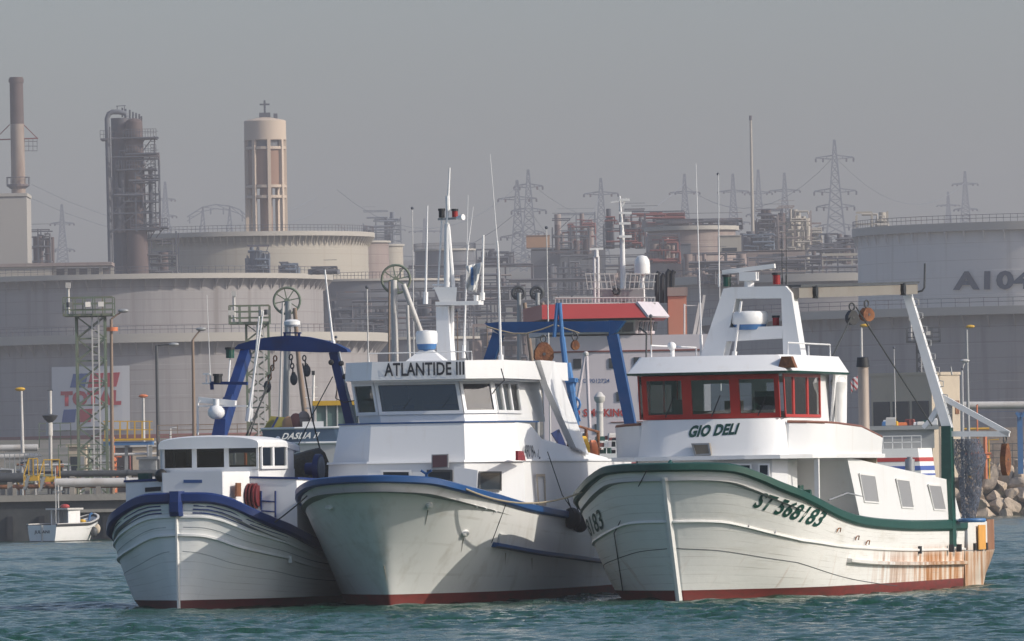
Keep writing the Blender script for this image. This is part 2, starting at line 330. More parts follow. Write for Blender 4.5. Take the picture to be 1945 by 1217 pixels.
# ------------------------------------------------------------------ boats: common
class Boat:
    def __init__(s, name, label, cat, px, py, Y, psi):
        p = P(px, py, Y); p.z = 0; s.rz = -math.pi / 2 - R(psi)
        s.root = thing(name, label, cat, p, s.rz); s.o = p
        s.m = Matrix.Translation(p) @ Matrix.Rotation(s.rz, 4, 'Z'); s.mi = s.m.inverted()
        s.ax = {'x': 0, 'y': 1, 'z': 2}
    def L(s, px, py, **k):                     # local point seen at a pixel on the plane x=, y= or z=
        (a, val), = k.items(); i = s.ax[a]
        o = s.mi @ CAMP; d = (s.mi.to_3x3() @ ray(px, py))
        return o + d * ((val - o[i]) / d[i])
    def W(s, p): return s.m @ Vector(p)
    def px(s, p): return proj(s.W(p))
    def b(s, mb, name, m, parent=None, **k): return mb.build(name, m, parent or s.root, **k)
class Hull:
    # local frame: bow towards +x, port +y.  Ud: distance aft of the stem head, Uw: aft of the stem at the waterline
    def __init__(s, boat, rake, Ld, Lw, deck, wl, pexp, hb, q=1.0):
        s.B = boat; s.rake = rake; s.Ld = Ld; s.Lw = Lw; s.hb = hb; s.q = q
        s.bd = pchip([d[0] for d in deck], [d[1] for d in deck]); s.zd = pchip([d[0] for d in deck], [d[2] for d in deck])
        s.bw = pchip([d[0] for d in wl], [d[1] for d in wl]); s.p = pchip([d[0] for d in pexp], [d[1] for d in pexp])
    def at(s, t, k, side=1, off=0.0):          # t: 0 bow .. 1 stern, k: 0 waterline .. 1 rail
        g = t ** 1.7; ud, uw = s.Ld * g, s.Lw * g; x0, x1 = -uw, s.rake - ud
        kk = max(k, 0); x = lerp(x0, x1, kk ** s.q) if k >= 0 else x0
        b0, b1 = s.bw(uw), s.bd(ud); y = lerp(b0, b1, kk ** s.p(ud)) if k >= 0 else b0 * (1 + k * .4)
        z = s.zd(ud) * k
        p = Vector((x, y * side, z))
        if off:
            q = s.at(min(1, t + .01), k, side); r = s.at(max(0, t - .01) if t > .01 else 0, k, side)
            d = (q - r).normalized(); up = (s.at(t, k + .02, side) - s.at(t, k - .02, side)).normalized()
            nn = d.cross(up).normalized()
            if nn.y * side < 0: nn = -nn
            p = p + nn * off
        return p
    def find(s, px, py, side=1):
        best = None
        for i in range(90):
            for j in range(0, 31):
                t, k = i / 89, j / 30; x, y = s.B.px(s.at(t, k, side)); e = (x - px) ** 2 + (y - py) ** 2
                if best is None or e < best[0]: best = (e, t, k)
        e, t, k = best; st = .012; sk = .03
        for _ in range(60):
            imp = False
            for dt, dk in ((st, 0), (-st, 0), (0, sk), (0, -sk)):
                t2, k2 = min(1, max(0, t + dt)), min(1, max(0, k + dk)); x, y = s.B.px(s.at(t2, k2, side)); e2 = (x - px) ** 2 + (y - py) ** 2
                if e2 < e: e, t, k, imp = e2, t2, k2, True
            if not imp: st /= 2; sk /= 2
        return t, k
    def patch(s, c, side=1, off=.012):         # c: four pixels bl, br, tr, tl -> mapping onto the plating
        N = 6; lp = lambda a, b, t: (lerp(a[0], b[0], t), lerp(a[1], b[1], t))
        lo = [s.find(*lp(c[0], c[1], i / N), side) for i in range(N + 1)]; hi = [s.find(*lp(c[3], c[2], i / N), side) for i in range(N + 1)]; xs = [i / N for i in range(N + 1)]
        def fn(a, b):
            g = lambda L_, m: float(np.interp(a, xs, [v[m] for v in L_])) + (min(a, 0) * (L_[1][m] - L_[0][m]) + max(a - 1, 0) * (L_[-1][m] - L_[-2][m])) * N
            return s.at(lerp(g(lo, 0), g(hi, 0), b), lerp(g(lo, 1), g(hi, 1), b), side, off)
        return fn
    def build(s, m, ma, deckm, nt_=60, nk=16, seams=None):
        hull = MB(); boot = MB()
        for mb, ks in ((boot, [-.35, -.12, 0, None]), (hull, [None] + [i / nk for i in range(1, nk + 1)])):
            rows = []
            for i in range(nt_ + 1):
                t = i / nt_; kb = s.hb(t) / s.zd(s.Ld * t ** 1.7)
                kl = [kb if k is None else k for k in ks]
                if mb is hull: kl = [kb] + [kb + (1 - kb) * j / nk for j in range(1, nk + 1)]
                rows.append([s.at(t, k, 1) for k in reversed(kl)] + [s.at(t, k, -1) for k in kl])
            n = len(rows[0]); half = n // 2; vs = [p for r in rows for p in r]; fs = []
            for i in range(nt_):
                for j in range(n - 1):
                    if j == half - 1: continue
                    fs.append((i * n + j, (i + 1) * n + j, (i + 1) * n + j + 1, i * n + j + 1))
            for j in range(half - 1): fs.append((j, n - 1 - j, n - 2 - j, j + 1))          # blunt stem face
            b0 = nt_ * n
            for j in range(half - 1): fs.append((b0 + j, b0 + j + 1, b0 + n - 2 - j, b0 + n - 1 - j))    # transom
            mb.add(vs, fs)
        h = s.B.b(hull, 'hull', m, smooth=True, angle=50); s.uv(h); s.B.b(boot, 'boot_stripe', ma, smooth=True, angle=50)
        dk = MB(); vs = []
        for i in range(nt_ + 1):
            for sd_ in (1, -1):
                p = s.at(i / nt_, 1, sd_); vs.append(Vector((p.x - (.1 if i == 0 else 0), p.y * .97, p.z - .28)))
        dk.add(vs, [(2 * i, 2 * i + 2, 2 * i + 3, 2 * i + 1) for i in range(nt_)]); s.B.b(dk, 'deck', deckm)
        return h
    def uv(s, o):                               # u: metres aft, v: fraction of the height to the rail
        me = o.data; lay = me.uv_layers.new(name='plank'); vk = []
        for v in me.vertices:
            U = min(s.Ld, max(0, s.rake * max(0, v.co.z / s.zd(0)) - v.co.x)); vk.append((v.co.x, v.co.z / s.zd(U)))
        for lp in me.loops: lay.data[lp.index].uv = vk[lp.vertex_index]
    def rail(s, m, h, wd, t1=1.0, t0=0.0, k=1.0, name='gunwale', both=True, nose=True, n=60, dz=0.0, tpr=None):
        # a rubbing strake of rectangular section following the hull at level k
        mb = MB(); rings = []
        seq = [(t0 + (t1 - t0) * i / n, 1) for i in range(n, -1, -1)] + ([(t0 + (t1 - t0) * i / n, -1) for i in range(1, n + 1)] if both else [])
        for t, sd_ in seq:
            g = s.Ld * t ** 1.7; kk = k(t) if callable(k) else k
            p = s.at(t, kk, sd_, 0.0001 if 0 else 0); q = s.at(min(1, t + .01), kk, sd_) - s.at(max(0, t - .01), kk, sd_); q.z = 0
            if t < .012: o = Vector((1, 0, 0))
            else:
                o = Vector((-q.y, q.x, 0)).normalized()
                if o.y * sd_ < 0: o = -o
            hh = h(t) if callable(h) else h
            ww = wd * (tpr(t) if tpr else 1)
            p = p + Vector((0, 0, dz))
            rings.append([p + o * ww + Vector((0, 0, hh * .36)), p + o * ww * .3 + Vector((0, 0, hh * .5)), p - o * .06 + Vector((0, 0, hh * .5)), p - o * .06 - Vector((0, 0, hh * .5)), p + o * ww * .4 - Vector((0, 0, hh * .5)), p + o * ww - Vector((0, 0, hh * .3))])
        mb.loft(rings); return s.B.b(mb, name, m, smooth=True, angle=35)
def win(B, quad, out, fm='white_paint', gm='glass', fw=.05, t=.03, parent=None, label=None, pane_in=.02):
    f = MB(); f.frame(quad, fw, t, out); fo = B.b(f, 'window', fm, parent)
    g = MB(); a = [Vector(p) for p in quad]; c = sum(a, Vector()) / len(a); o = Vector(out).normalized()
    g.slab([c + (p - c) * .97 + o * .004 for p in a], .008, out); go = g.build('pane', gm, fo)
    return fo
def radar_drum(B, c, r=.42, parent=None, name='radar_dome', m1='white_paint', m2='light_blue'):
    mb = MB(); mb.lathe(c, [(r * .92, .12), (r, .17), (r, .36), (r * .9, .42), (.01, .44)], 24); o = B.b(mb, name, m1, parent, smooth=True)
    mb = MB(); mb.lathe(c, [(.12, -.12), (.14, -.02), (r * .8, .0), (r * .93, .12)], 24); B.b(mb, 'radar_base', m2, o, smooth=True); return o
def nav_lamp(B, c, m, parent=None, r=.09, h=.22):
    mb = MB(); mb.cyl(Vector(c), Vector(c) + Vector((0, 0, h)), r, n=12); o = B.b(mb, 'navigation_lamp', m, parent)
    k = MB(); k.cyl(Vector(c) + Vector((0, 0, h)), Vector(c) + Vector((0, 0, h + .05)), r * 1.2, n=12); k.build('lamp_cap', 'dark', o); return o
def block(name, label, top, h, m='rust', w_=.22, ang=.6, ring=True, rope_=None):
    # hanging pulley block, hung by a ring from above; a thing of its own
    t = thing(name, label, 'pulley block', top - Vector((0, 0, h)), ang)
    mb = MB(); mb.tube([Vector((math.cos(a) * .07, 0, h - .09 + math.sin(a) * .09)) for a in [i * math.pi / 5 for i in range(10)]], .02, 6, closed=True); mb.build('shackle', 'dark_metal', t)
    hb_ = h - .18; rg = []
    for (f, k) in ((0, .25), (.12, .7), (.35, 1), (.65, .95), (.88, .6), (1, .3)): rg.append([Vector((sx * w_ * k, sy * .075, f * hb_)) for sx, sy in ((-1, -1), (1, -1), (1, 1), (-1, 1))])
    mb = MB(); mb.loft(rg); mb.build('cheek_plates', m, t)
    mb = MB(); mb.cyl((0, -.085, hb_ * .5), (0, .085, hb_ * .5), w_ * .16, n=10); mb.build('axle_pin', 'dark_metal', t)
    return t
def whip(B, p, q, r0=.012, r1=.005, parent=None, m='white_paint', name='whip_antenna'):
    mb = MB(); p, q = Vector(p), Vector(q); mb.tube([p, lerp(p, q, .12), lerp(p, q, .12001), q], [r0 * 2, r0 * 2, r0, r1], 6); return B.b(mb, name, m, parent)
def hull_paint(B_, base, name, seam_h=None, rust=False, bands=0):
    m = M[base].copy(); m.name = name; M[name] = m; return m

# ================================================================== BOAT C: green-railed trawler, right
C = Boat('fishing_trawler', 'white trawler with dark green gunwale, red window frames and rust stains at the stern', 'trawler', 1290, 1140, 200, 15)
CZ = 3.09
hc = Hull(C, 1.27, 20.1, 18.7,
    [(0, .16, 2.98), (.12, .62, 2.98), (.48, 1.37, 2.94), (1.0, 1.87, 2.76), (1.55, 2.24, 2.54), (2.4, 2.62, 2.30), (3.6, 2.74, 2.09), (5.3, 2.78, 1.86), (7.5, 2.76, 1.69), (10, 2.74, 1.60), (14, 2.66, 1.53), (20.1, 2.50, 1.50)],
    [(0, .10), (.3, .42), (1, 1.0), (2, 1.62), (3, 2.05), (5, 2.40), (8, 2.58), (13, 2.6), (18.7, 2.46)],
    [(0, 1.35), (.5, 1.1), (2, .68), (4, .62), (8, .8), (20, .9)], lambda t: .25 - .02 * t)
def hull_c_material():
    m = mat('hull_c', (.78, .77, .735), .42, var=.05, scale=1.2, dirt=(.45, .40, .30), damt=.25, dscale=(.5, .5, 3.0), bump=.10, bscale=5)
    n, l, b = nodes_of(m); tc = n.new('ShaderNodeTexCoord'); sp = n.new('ShaderNodeSeparateXYZ'); l.new(tc.outputs['Object'], sp.inputs[0])
    # rust: grows towards the stern (x) in vertical streaks below the strake
    mp = n.new('ShaderNodeMapping'); mp.inputs['Scale'].default_value = (3.4, .3, .32); l.new(tc.outputs['Object'], mp.inputs[0])
    nz = n.new('ShaderNodeTexNoise'); nz.inputs['Scale'].default_value = 1.; nz.inputs['Detail'].default_value = 7; nz.inputs['Roughness'].default_value = .7; l.new(mp.outputs[0], nz.inputs['Vector'])
    r1 = n.new('ShaderNodeMapRange'); r1.inputs[1].default_value = -6; r1.inputs[2].default_value = -14.5; r1.inputs[3].default_value = 0; r1.inputs[4].default_value = .27; l.new(sp.outputs['X'], r1.inputs[0])
    r2 = n.new('ShaderNodeMapRange'); r2.inputs[1].default_value = 1.12; r2.inputs[2].default_value = .82; r2.inputs[3].default_value = 0; r2.inputs[4].default_value = 1; l.new(sp.outputs['Z'], r2.inputs[0])
    ad = n.new('ShaderNodeMath'); ad.operation = 'ADD'; l.new(nz.outputs['Fac'], ad.inputs[0]); l.new(r1.outputs[0], ad.inputs[1])
    r3 = n.new('ShaderNodeMapRange'); r3.inputs[1].default_value = .56; r3.inputs[2].default_value = .84; r3.inputs[3].default_value = 0; r3.inputs[4].default_value = 1; l.new(ad.outputs[0], r3.inputs[0])
    mu = n.new('ShaderNodeMath'); mu.operation = 'MULTIPLY'; l.new(r3.outputs[0], mu.inputs[0]); l.new(r2.outputs[0], mu.inputs[1])
    cr = n.new('ShaderNodeValToRGB'); cr.color_ramp.elements[0].color = (.60, .36, .12, 1); cr.color_ramp.elements[1].color = (.16, .055, .02, 1); cr.color_ramp.elements.new(.5).color = (.48, .19, .03, 1); l.new(nz.outputs['Fac'], cr.inputs[0]); cr.color_ramp.elements[0].position = .35; cr.color_ramp.elements[2].position = .75
    mx = n.new('ShaderNodeMix'); mx.data_type = 'RGBA'; l.new(mu.outputs[0], mx.inputs[0]); l.new(b.inputs['Base Color'].links[0].from_socket, mx.inputs[6]); l.new(cr.outputs[0], mx.inputs[7]); l.new(mx.outputs[2], b.inputs['Base Color'])
    # plank seams
    wv = n.new('ShaderNodeMath'); wv.operation = 'MULTIPLY'; wv.inputs[1].default_value = 7.5; l.new(sp.outputs['Z'], wv.inputs[0])
    fr = n.new('ShaderNodeMath'); fr.operation = 'FRACT'; l.new(wv.outputs[0], fr.inputs[0]); gt = n.new('ShaderNodeMath'); gt.operation = 'GREATER_THAN'; gt.inputs[1].default_value = .07; l.new(fr.outputs[0], gt.inputs[0])
    b2 = n.new('ShaderNodeBump'); b2.inputs['Strength'].default_value = .35; b2.inputs['Distance'].default_value = .012; l.new(gt.outputs[0], b2.inputs['Height'])
    l.new(b.inputs['Normal'].links[0].from_socket, b2.inputs['Normal']); l.new(b2.outputs[0], b.inputs['Normal'])
hull_c_material()
hc.build('hull_c', 'antifoul_b', 'grey_metal')
hc.rail('green', lambda t: .20 + .07 * t, .08, n=80, dz=.02)
# stem post
mb = MB(); mb.loft([[hc.at(0, k) + Vector(o) for o in ((.10, .05, 0), (.10, -.05, 0), (-.1, -.15 - .05 * k, 0), (-.1, .05 * k, 0)) ] if False else [Vector((hc.at(0, k).x + dx, dy, hc.at(0, k).z)) for dx, dy in ((.09, .03), (.09, -.03), (-.12, -.15), (-.12, .15))] for k in (-.2, 0, .3, .6, .93)]); C.b(mb, 'stem_post', 'hull_white')
# strake along the sheer and the lower guard
t_a, k_a = hc.find(1330, 968); t_b, k_b = hc.find(1640, 1040); t_c, k_c = hc.find(1820, 1062)
def kk1(t): return float(np.interp(t, [0, .12, .3, t_b, 1], [.60, .60, .58, k_b, .62]))
hc.rail('hull_white', .06, .045, k=kk1, name='rubbing_strake', n=60)
tb0, kb0 = hc.find(1608, 1064); 
hc.rail('hull_c', .10, .13, t0=tb0, t1=1, k=lambda t: float(np.interp(t, [tb0, 1], [kb0, .40])), both=False, name='rubbing_strake', n=24)
hc.rail('dark_metal', .018, .006, k=lambda t: float(np.interp(t, [0, .3, .55, .75, 1], [.40, .36, .2, .08, .02])), name='plank_seam', n=50, t1=.72)
# stern: flat rusty quarter plates beyond the transom
xs_ = hc.at(1, 1).x
mb = MB(); zt = hc.at(1, 1).z
def quarter(z, e): return [Vector((xs_ - .003, 2.49, z)), Vector((xs_ - 2.6 * e, 2.50, z)), Vector((xs_ - 4.2 * e, 2.34 * e, z)), Vector((xs_ - 5.0 * e, 1.8 * e, z)), Vector((xs_ - 5.1 * e, -1.8 * e, z)), Vector((xs_ - 4.2 * e, -2.34 * e, z)), Vector((xs_ - 2.6 * e, -2.50, z)), Vector((xs_ - .003, -2.49, z))]
mb.loft([quarter(z, e) for z, e in ((-.2, .70), (.05, .80), (.3, .90), (.6, .97), (.88, 1.0))])
C.b(mb, 'stern_quarter', 'hull_c', smooth=True, angle=35)
mat('rust_plate', (.24, .11, .055), .8, var=.4, scale=1.6, dirt=(.50, .40, .30), damt=.4, dscale=(1.6, 1.6, .5), bump=.2)
q_ = quarter(.885, 1.0)
mb = MB(); mb.slab([q_[0] + Vector((-.35, 0, 0)), q_[1], q_[1] + Vector((0, 0, .70)), q_[0] + Vector((-.35, 0, .70))], .06, (0, -1, 0)); C.b(mb, 'stern_bulwark', 'hull_c')
for a_, b_ in ((1, 2), (2, 3), (3, 4)): mb = MB(); mb.slab([q_[a_], q_[b_], q_[b_] + Vector((0, 0, .74)), q_[a_] + Vector((0, 0, .74))], .06, (1, 0, 0) if a_ == 3 else (0, -1, 0)); C.b(mb, 'stern_plate', 'rust_plate')
mb = MB(); mb.loft([[p + Vector((0, 0, .0)) for p in quarter(.884, .97)], [p for p in quarter(.90, .97)]]); C.b(mb, 'stern_deck', 'grey_metal')
mb = MB(); mb.bb((xs_ - 2.1, 2.545, .9), (xs_ - 1.3, 2.57, 1.5)); mat('primer', (.62, .30, .06), .7, var=.15, scale=3); C.b(mb, 'primer_patch', 'primer')
# cleats and pads along the quarter
for i, px_ in enumerate((1746, 1808, 1822, 1850, 1872)):
    p = C.L(px_, 1052, y=2.66 if i < 3 else 2.5); mb = MB(); mb.bb((p.x - .07, p.y - .06, .88), (p.x + .07, p.y + .05, 1.06)); C.b(mb, 'rubbing_cleat', 'dark')
letters('ST 568183', hc.patch([(1434, 964), (1558, 1004), (1568, 970), (1443, 932)]), 'letter_green', C.root, bold=.026, shear=.10)
letters('ST 568183', lambda a, b: hc.at((lerp(3.5, 1.25, a) / hc.Ld) ** (1 / 1.7), lerp(.635, .79, b), -1, .014), 'letter_green', C.root, bold=.012, shear=.06)

def planks(name, n_pl, strength, col=(.30, .27, .22), butt=True):
    m = M[name]; n, l, b = nodes_of(m); uv = n.new('ShaderNodeUVMap'); uv.uv_map = 'plank'; sp = n.new('ShaderNodeSeparateXYZ'); l.new(uv.outputs[0], sp.inputs[0])
    a = n.new('ShaderNodeMath'); a.operation = 'MULTIPLY'; a.inputs[1].default_value = n_pl; l.new(sp.outputs['Y'], a.inputs[0]); f = n.new('ShaderNodeMath'); f.operation = 'FRACT'; l.new(a.outputs[0], f.inputs[0])
    g = n.new('ShaderNodeMath'); g.operation = 'LESS_THAN'; g.inputs[1].default_value = .09; l.new(f.outputs[0], g.inputs[0])
    mp = n.new('ShaderNodeMapping'); mp.inputs['Scale'].default_value = (1.2, 9, 1); l.new(uv.outputs[0], mp.inputs[0]); nz = n.new('ShaderNodeTexNoise'); nz.inputs['Scale'].default_value = 1.; nz.inputs['Detail'].default_value = 6; l.new(mp.outputs[0], nz.inputs[0])
    r = n.new('ShaderNodeMapRange'); r.inputs[1].default_value = .42; r.inputs[2].default_value = .72; r.inputs[3].default_value = 0; r.inputs[4].default_value = strength; l.new(nz.outputs[0], r.inputs[0])
    k = n.new('ShaderNodeMath'); k.operation = 'MULTIPLY'; l.new(g.outputs[0], k.inputs[0]); l.new(r.outputs[0], k.inputs[1])
    # drips running down from the rail and blotches of grime near the waterline
    m2 = n.new('ShaderNodeMapping'); m2.inputs['Scale'].default_value = (7, 1.1, 1); l.new(uv.outputs[0], m2.inputs[0]); n2 = n.new('ShaderNodeTexNoise'); n2.inputs['Scale'].default_value = 1.; n2.inputs['Detail'].default_value = 7; n2.inputs['Roughness'].default_value = .7; l.new(m2.outputs[0], n2.inputs[0])
    r2 = n.new('ShaderNodeMapRange'); r2.inputs[1].default_value = .60; r2.inputs[2].default_value = .80; r2.inputs[3].default_value = 0; r2.inputs[4].default_value = strength * .8; l.new(n2.outputs[0], r2.inputs[0])
    mx0 = n.new('ShaderNodeMath'); mx0.operation = 'MAXIMUM'; l.new(k.outputs[0], mx0.inputs[0]); l.new(r2.outputs[0], mx0.inputs[1])
    mx = n.new('ShaderNodeMix'); mx.data_type = 'RGBA'; l.new(mx0.outputs[0], mx.inputs[0]); l.new(b.inputs['Base Color'].links[0].from_socket, mx.inputs[6]); mx.inputs[7].default_value = (*col, 1); l.new(mx.outputs[2], b.inputs['Base Color'])
planks('hull_c', 15, .65); planks('hull_white_b', 4, .35, (.38, .35, .29))
def ring_side(pts, z): return [Vector((x, y, z)) for x, y in pts]
# lower superstructure: forward house below the wheelhouse
zc_ledge, zc_cap = 3.22, 3.98
fore = [(-3.25, -1.55), (-3.25, 1.55)]
body = [(-3.15, 0.9), (-3.25, 1.45), (-3.5, 1.75), (-4.3, 1.75), (-4.3, 1.15), (-9.6, 1.15), (-9.6, -1.75), (-3.5, -1.75), (-3.25, -1.45), (-3.15, -.9)]
low = [(x + (.35 if x > -4 else 0), y) for x, y in body]
mb = MB(); mb.loft([ring_side(low, 1.5), ring_side([(x + (.12 if x > -4 else 0), y) for x, y in body], zc_ledge - .06)]); C.b(mb, 'lower_house', 'house_white')
mb = MB(); led = [(-2.75, .9), (-2.85, 1.7), (-3.3, 2.35), (-4.6, 2.62), (-9.6, 2.62), (-9.6, -2.62), (-4.6, -2.62), (-3.3, -2.35), (-2.85, -1.7), (-2.75, -.9)]
mb.loft([ring_side(led, zc_ledge - .06), ring_side(led, zc_ledge + .03)]); C.b(mb, 'deck_ledge', 'house_white')
# rounded bulwark under the wheelhouse carrying the name
up_ = [(-3.0, 0.9), (-3.1, 1.35), (-3.4, 1.66), (-3.7, 1.68), (-8.4, 1.68), (-8.4, -1.68), (-3.7, -1.68), (-3.4, -1.66), (-3.1, -1.35), (-3.0, -.9)]
mb = MB(); mb.loft([ring_side([(x + (.16 if x > -4 else 0), y * (1.03 if x > -4 else 1)) for x, y in up_], zc_ledge + .03), ring_side([(x - (.14 if x > -4 else 0), y) for x, y in up_], zc_cap + .1)])
upper = C.b(mb, 'name_board', 'house_white', smooth=True, angle=30)
def on_front(px_, py_):
    zz = C.L(px_, py_, x=-3.1).z; k = (zz - zc_ledge) / (zc_cap + .1 - zc_ledge); return C.L(px_, py_, x=-3.0 + .16 - .30 * k + .012)
q = [on_front(1308, 831), on_front(1401, 825), on_front(1403, 803), on_front(1310, 808)]
fnc = quadmap(q); letters('GIO DELI', fnc, 'letter_green', C.root, bold=.05, shear=.06)
# bridge wings: bulwarks curving out to the ship's side
for sgn in (1, -1):
    ln = [(-3.55, 1.72), (-3.8, 2.1), (-4.15, 2.42), (-4.7, 2.58), (-7.2, 2.58), (-9.4, 2.58)]
    zt_ = [3.98, 3.97, 3.95, 3.93, 3.86, 3.62]; rg = []
    for (x, y), z in zip(ln, zt_): rg.append([Vector((x, sgn * y, zc_ledge + .031)), Vector((x - .02, sgn * (y + .03), z)), Vector((x - .02, sgn * (y - .03), z)), Vector((x, sgn * (y - .06), zc_ledge + .031))])
    mb = MB(); mb.loft(rg); wg = C.b(mb, 'bridge_wing', 'house_white', smooth=True, angle=30)
    mb = MB(); mb.tube([Vector((x, sgn * y, z + .02)) for (x, y), z in zip(ln, zt_)], .035, 6); mb.build('cap_rail', 'wood_cap', wg)
# wheelhouse: posts, red frames, glazed
zs, zh = 4.10, 5.09; WF = -3.45; WB = -8.0
pl = [(WF, 1.0), (WF - .12, 1.55), (WF - .5, 1.68), (WB, 1.68), (WB, -1.68), (WF - .5, -1.68), (WF - .12, -1.55), (WF, -1.0)]
fx = lambda z: .16 * (z - zs) / (zh - zs)     # windscreen leans forward
mb = MB(); mb.loft([ring_side(pl, zc_cap), ring_side(pl, zs)]); wh = C.b(mb, 'wheelhouse', 'house_white')
mb = MB(); mb.bb((WB, -1.68, zs), (WB + .08, -1.3, zh)); mb.bb((WB, 1.3, zs), (WB + .08, 1.68, zh)); mb.bb((WB, -.15, zs), (WB + .08, .2, zh)); mb.bb((WB + .001, -1.3, zh - .15), (WB + .079, 1.3, zh)); mb.bb((WB + .001, -1.3, zs), (WB + .079, 1.3, zs + .18)); mb.build('rear_bulkhead', 'house_white', wh)
def corner(i, z): x, y = [(WF, 1.62), (WF - .55, 1.72)][0] if i == 0 else (0, 0); return Vector((x, y, z))
f0 = [(WF + .02, -1.60), (WF + .02, -.56), (WF + .02, .56), (WF + .02, 1.60)]
for i in range(3):
    (xa, ya), (xb, yb) = f0[i], f0[i + 1]; yp = .05
    win(C, [Vector((xa, ya, zs)), Vector((xb, yb, zs)), Vector((xb + .16, yb + (0), zh)), Vector((xa + .16, ya, zh))], (1, 0, 0), 'red_paint', 'glass', fw=.11, t=.06, parent=wh)
side_x = [WF + .0, -4.3, -5.7, -7.0]
for sgn in (1, -1):
    for i in range(3):
        a, b_ = side_x[i], side_x[i + 1]; dx = .16 if i == 0 else 0
        win(C, [Vector((a, sgn * 1.68, zs)), Vector((b_, sgn * 1.68, zs)), Vector((b_, sgn * 1.68, zh)), Vector((a + dx, sgn * 1.68, zh))], (0, sgn, 0), 'red_paint', 'glass', fw=.07, t=.03, parent=wh)
    mb = MB(); mb.slab([(-7.0, sgn * 1.68, zs), (WB, sgn * 1.68, zs), (WB, sgn * 1.68, zh), (-7.0, sgn * 1.68, zh)], .05, (0, -sgn, 0)); mb.build('side_panel', 'house_white', wh)
# console, chair and screens seen through the glass
mb = MB(); mb.bb((-4.5, -1.3, zs), (-4.0, 1.3, zs + .18)); mb.bb((-4.4, -1.1, zs + .18), (-4.2, -.7, zs + .45)); mb.bb((-4.4, .1, zs + .18), (-4.2, .5, zs + .40)); mb.build('console', 'interior', wh)
mb = MB(); mb.bb((-5.6, .5, zs - .1), (-5.0, 1.05, zs + .2)); mb.bb((-5.65, .5, zs + .1), (-5.5, 1.05, zs + .62)); mb.build('helm_chair', 'dark', wh)
# roof with flared visor
r0 = [(-2.78, 1.2), (-2.95, 1.85), (-3.5, 2.0), (-8.9, 1.95), (-8.9, -1.95), (-3.5, -2.0), (-2.95, -1.85), (-2.78, -1.2)]
r1 = [(-3.15, 1.1), (-3.3, 1.6), (-3.7, 1.75), (-8.7, 1.75), (-8.7, -1.75), (-3.7, -1.75), (-3.3, -1.6), (-3.15, -1.1)]
mb = MB(); mb.loft([ring_side(r0, zh + .06), ring_side(r1, zh + .43)]); rf = C.b(mb, 'wheelhouse_roof', 'house_white', smooth=True, angle=25)
mb = MB(); mb.loft([ring_side(r0, zh + .015), ring_side([(x + .02 * (1 if x > -5 else -1), y * 1.01) for x, y in r0], zh + .058)]); mb.build('roof_trim', 'green', rf)
# side wing fins behind the windows holding the roof
for sgn in (1, -1):
    mb = MB(); mb.loft([[Vector((-8.0, sgn * 1.72, zc_cap - .1)), Vector((-8.75, sgn * 1.9, zc_cap - .3)), Vector((-8.75, sgn * 1.84, zc_cap - .3)), Vector((-8.0, sgn * 1.68, zc_cap - .1))], [Vector((-7.6, sgn * 1.93, zh + .03)), Vector((-8.8, sgn * 1.93, zh + .03)), Vector((-8.8, sgn * 1.87, zh + .03)), Vector((-7.6, sgn * 1.87, zh + .03))]]); mb.build('roof_support', 'house_white', rf)
# searchlight box on the front (dark glazed square)
q = [C.L(1322, 866, x=-2.9), C.L(1353, 864, x=-2.9), C.L(1349, 841, x=-2.9), C.L(1315, 842, x=-2.9)]
mb = MB(); mb.slab(q, .10, (1, 0, 0)); o = C.b(mb, 'floodlight', 'interior'); mb = MB(); mb.frame([p + Vector((.1, 0, 0)) for p in q], .04, .02, (1, 0, 0)); mb.build('bezel', 'grey_metal', o)
# lower front windows
for a, b_ in ((1352, 1428), (1440, 1462)):
    q = [C.L(a, 905, x=-2.95), C.L(b_, 905, x=-2.95), C.L(b_, 880, x=-2.95), C.L(a, 880, x=-2.95)]; win(C, q, (1, 0, 0), 'white_paint', 'dark_pane', fw=.04)
# port side passage: recess with door, pillar, dark inner window
mb = MB(); mb.bb((-6.3, 1.152, 1.5), (-5.55, 1.20, zc_ledge - .1)); o = C.b(mb, 'door', 'house_white'); mb = MB(); mb.bb((-5.7, 1.20, 2.4), (-5.8, 1.24, 2.5)); mb.build('handle', 'dark', o)
for a, b_ in ((-4.5, -5.4), (-6.6, -8.3)):
    q = [Vector((a, 1.152, 2.2)), Vector((b_, 1.152, 2.2)), Vector((b_, 1.152, 3.0)), Vector((a, 1.152, 3.0))]; win(C, q, (0, 1, 0), 'white_paint', 'dark_pane')
mb = MB(); mb.bb((-9.5, 1.16, 1.5), (-9.4, 2.45, zc_ledge - .065)); C.b(mb, 'passage_bulkhead', 'beige')
mb = MB(); mb.bar((-3.9, 2.3, 1.9), (-3.7, 2.35, zc_ledge - .06), .1); C.b(mb, 'ledge_pillar', 'white_paint')
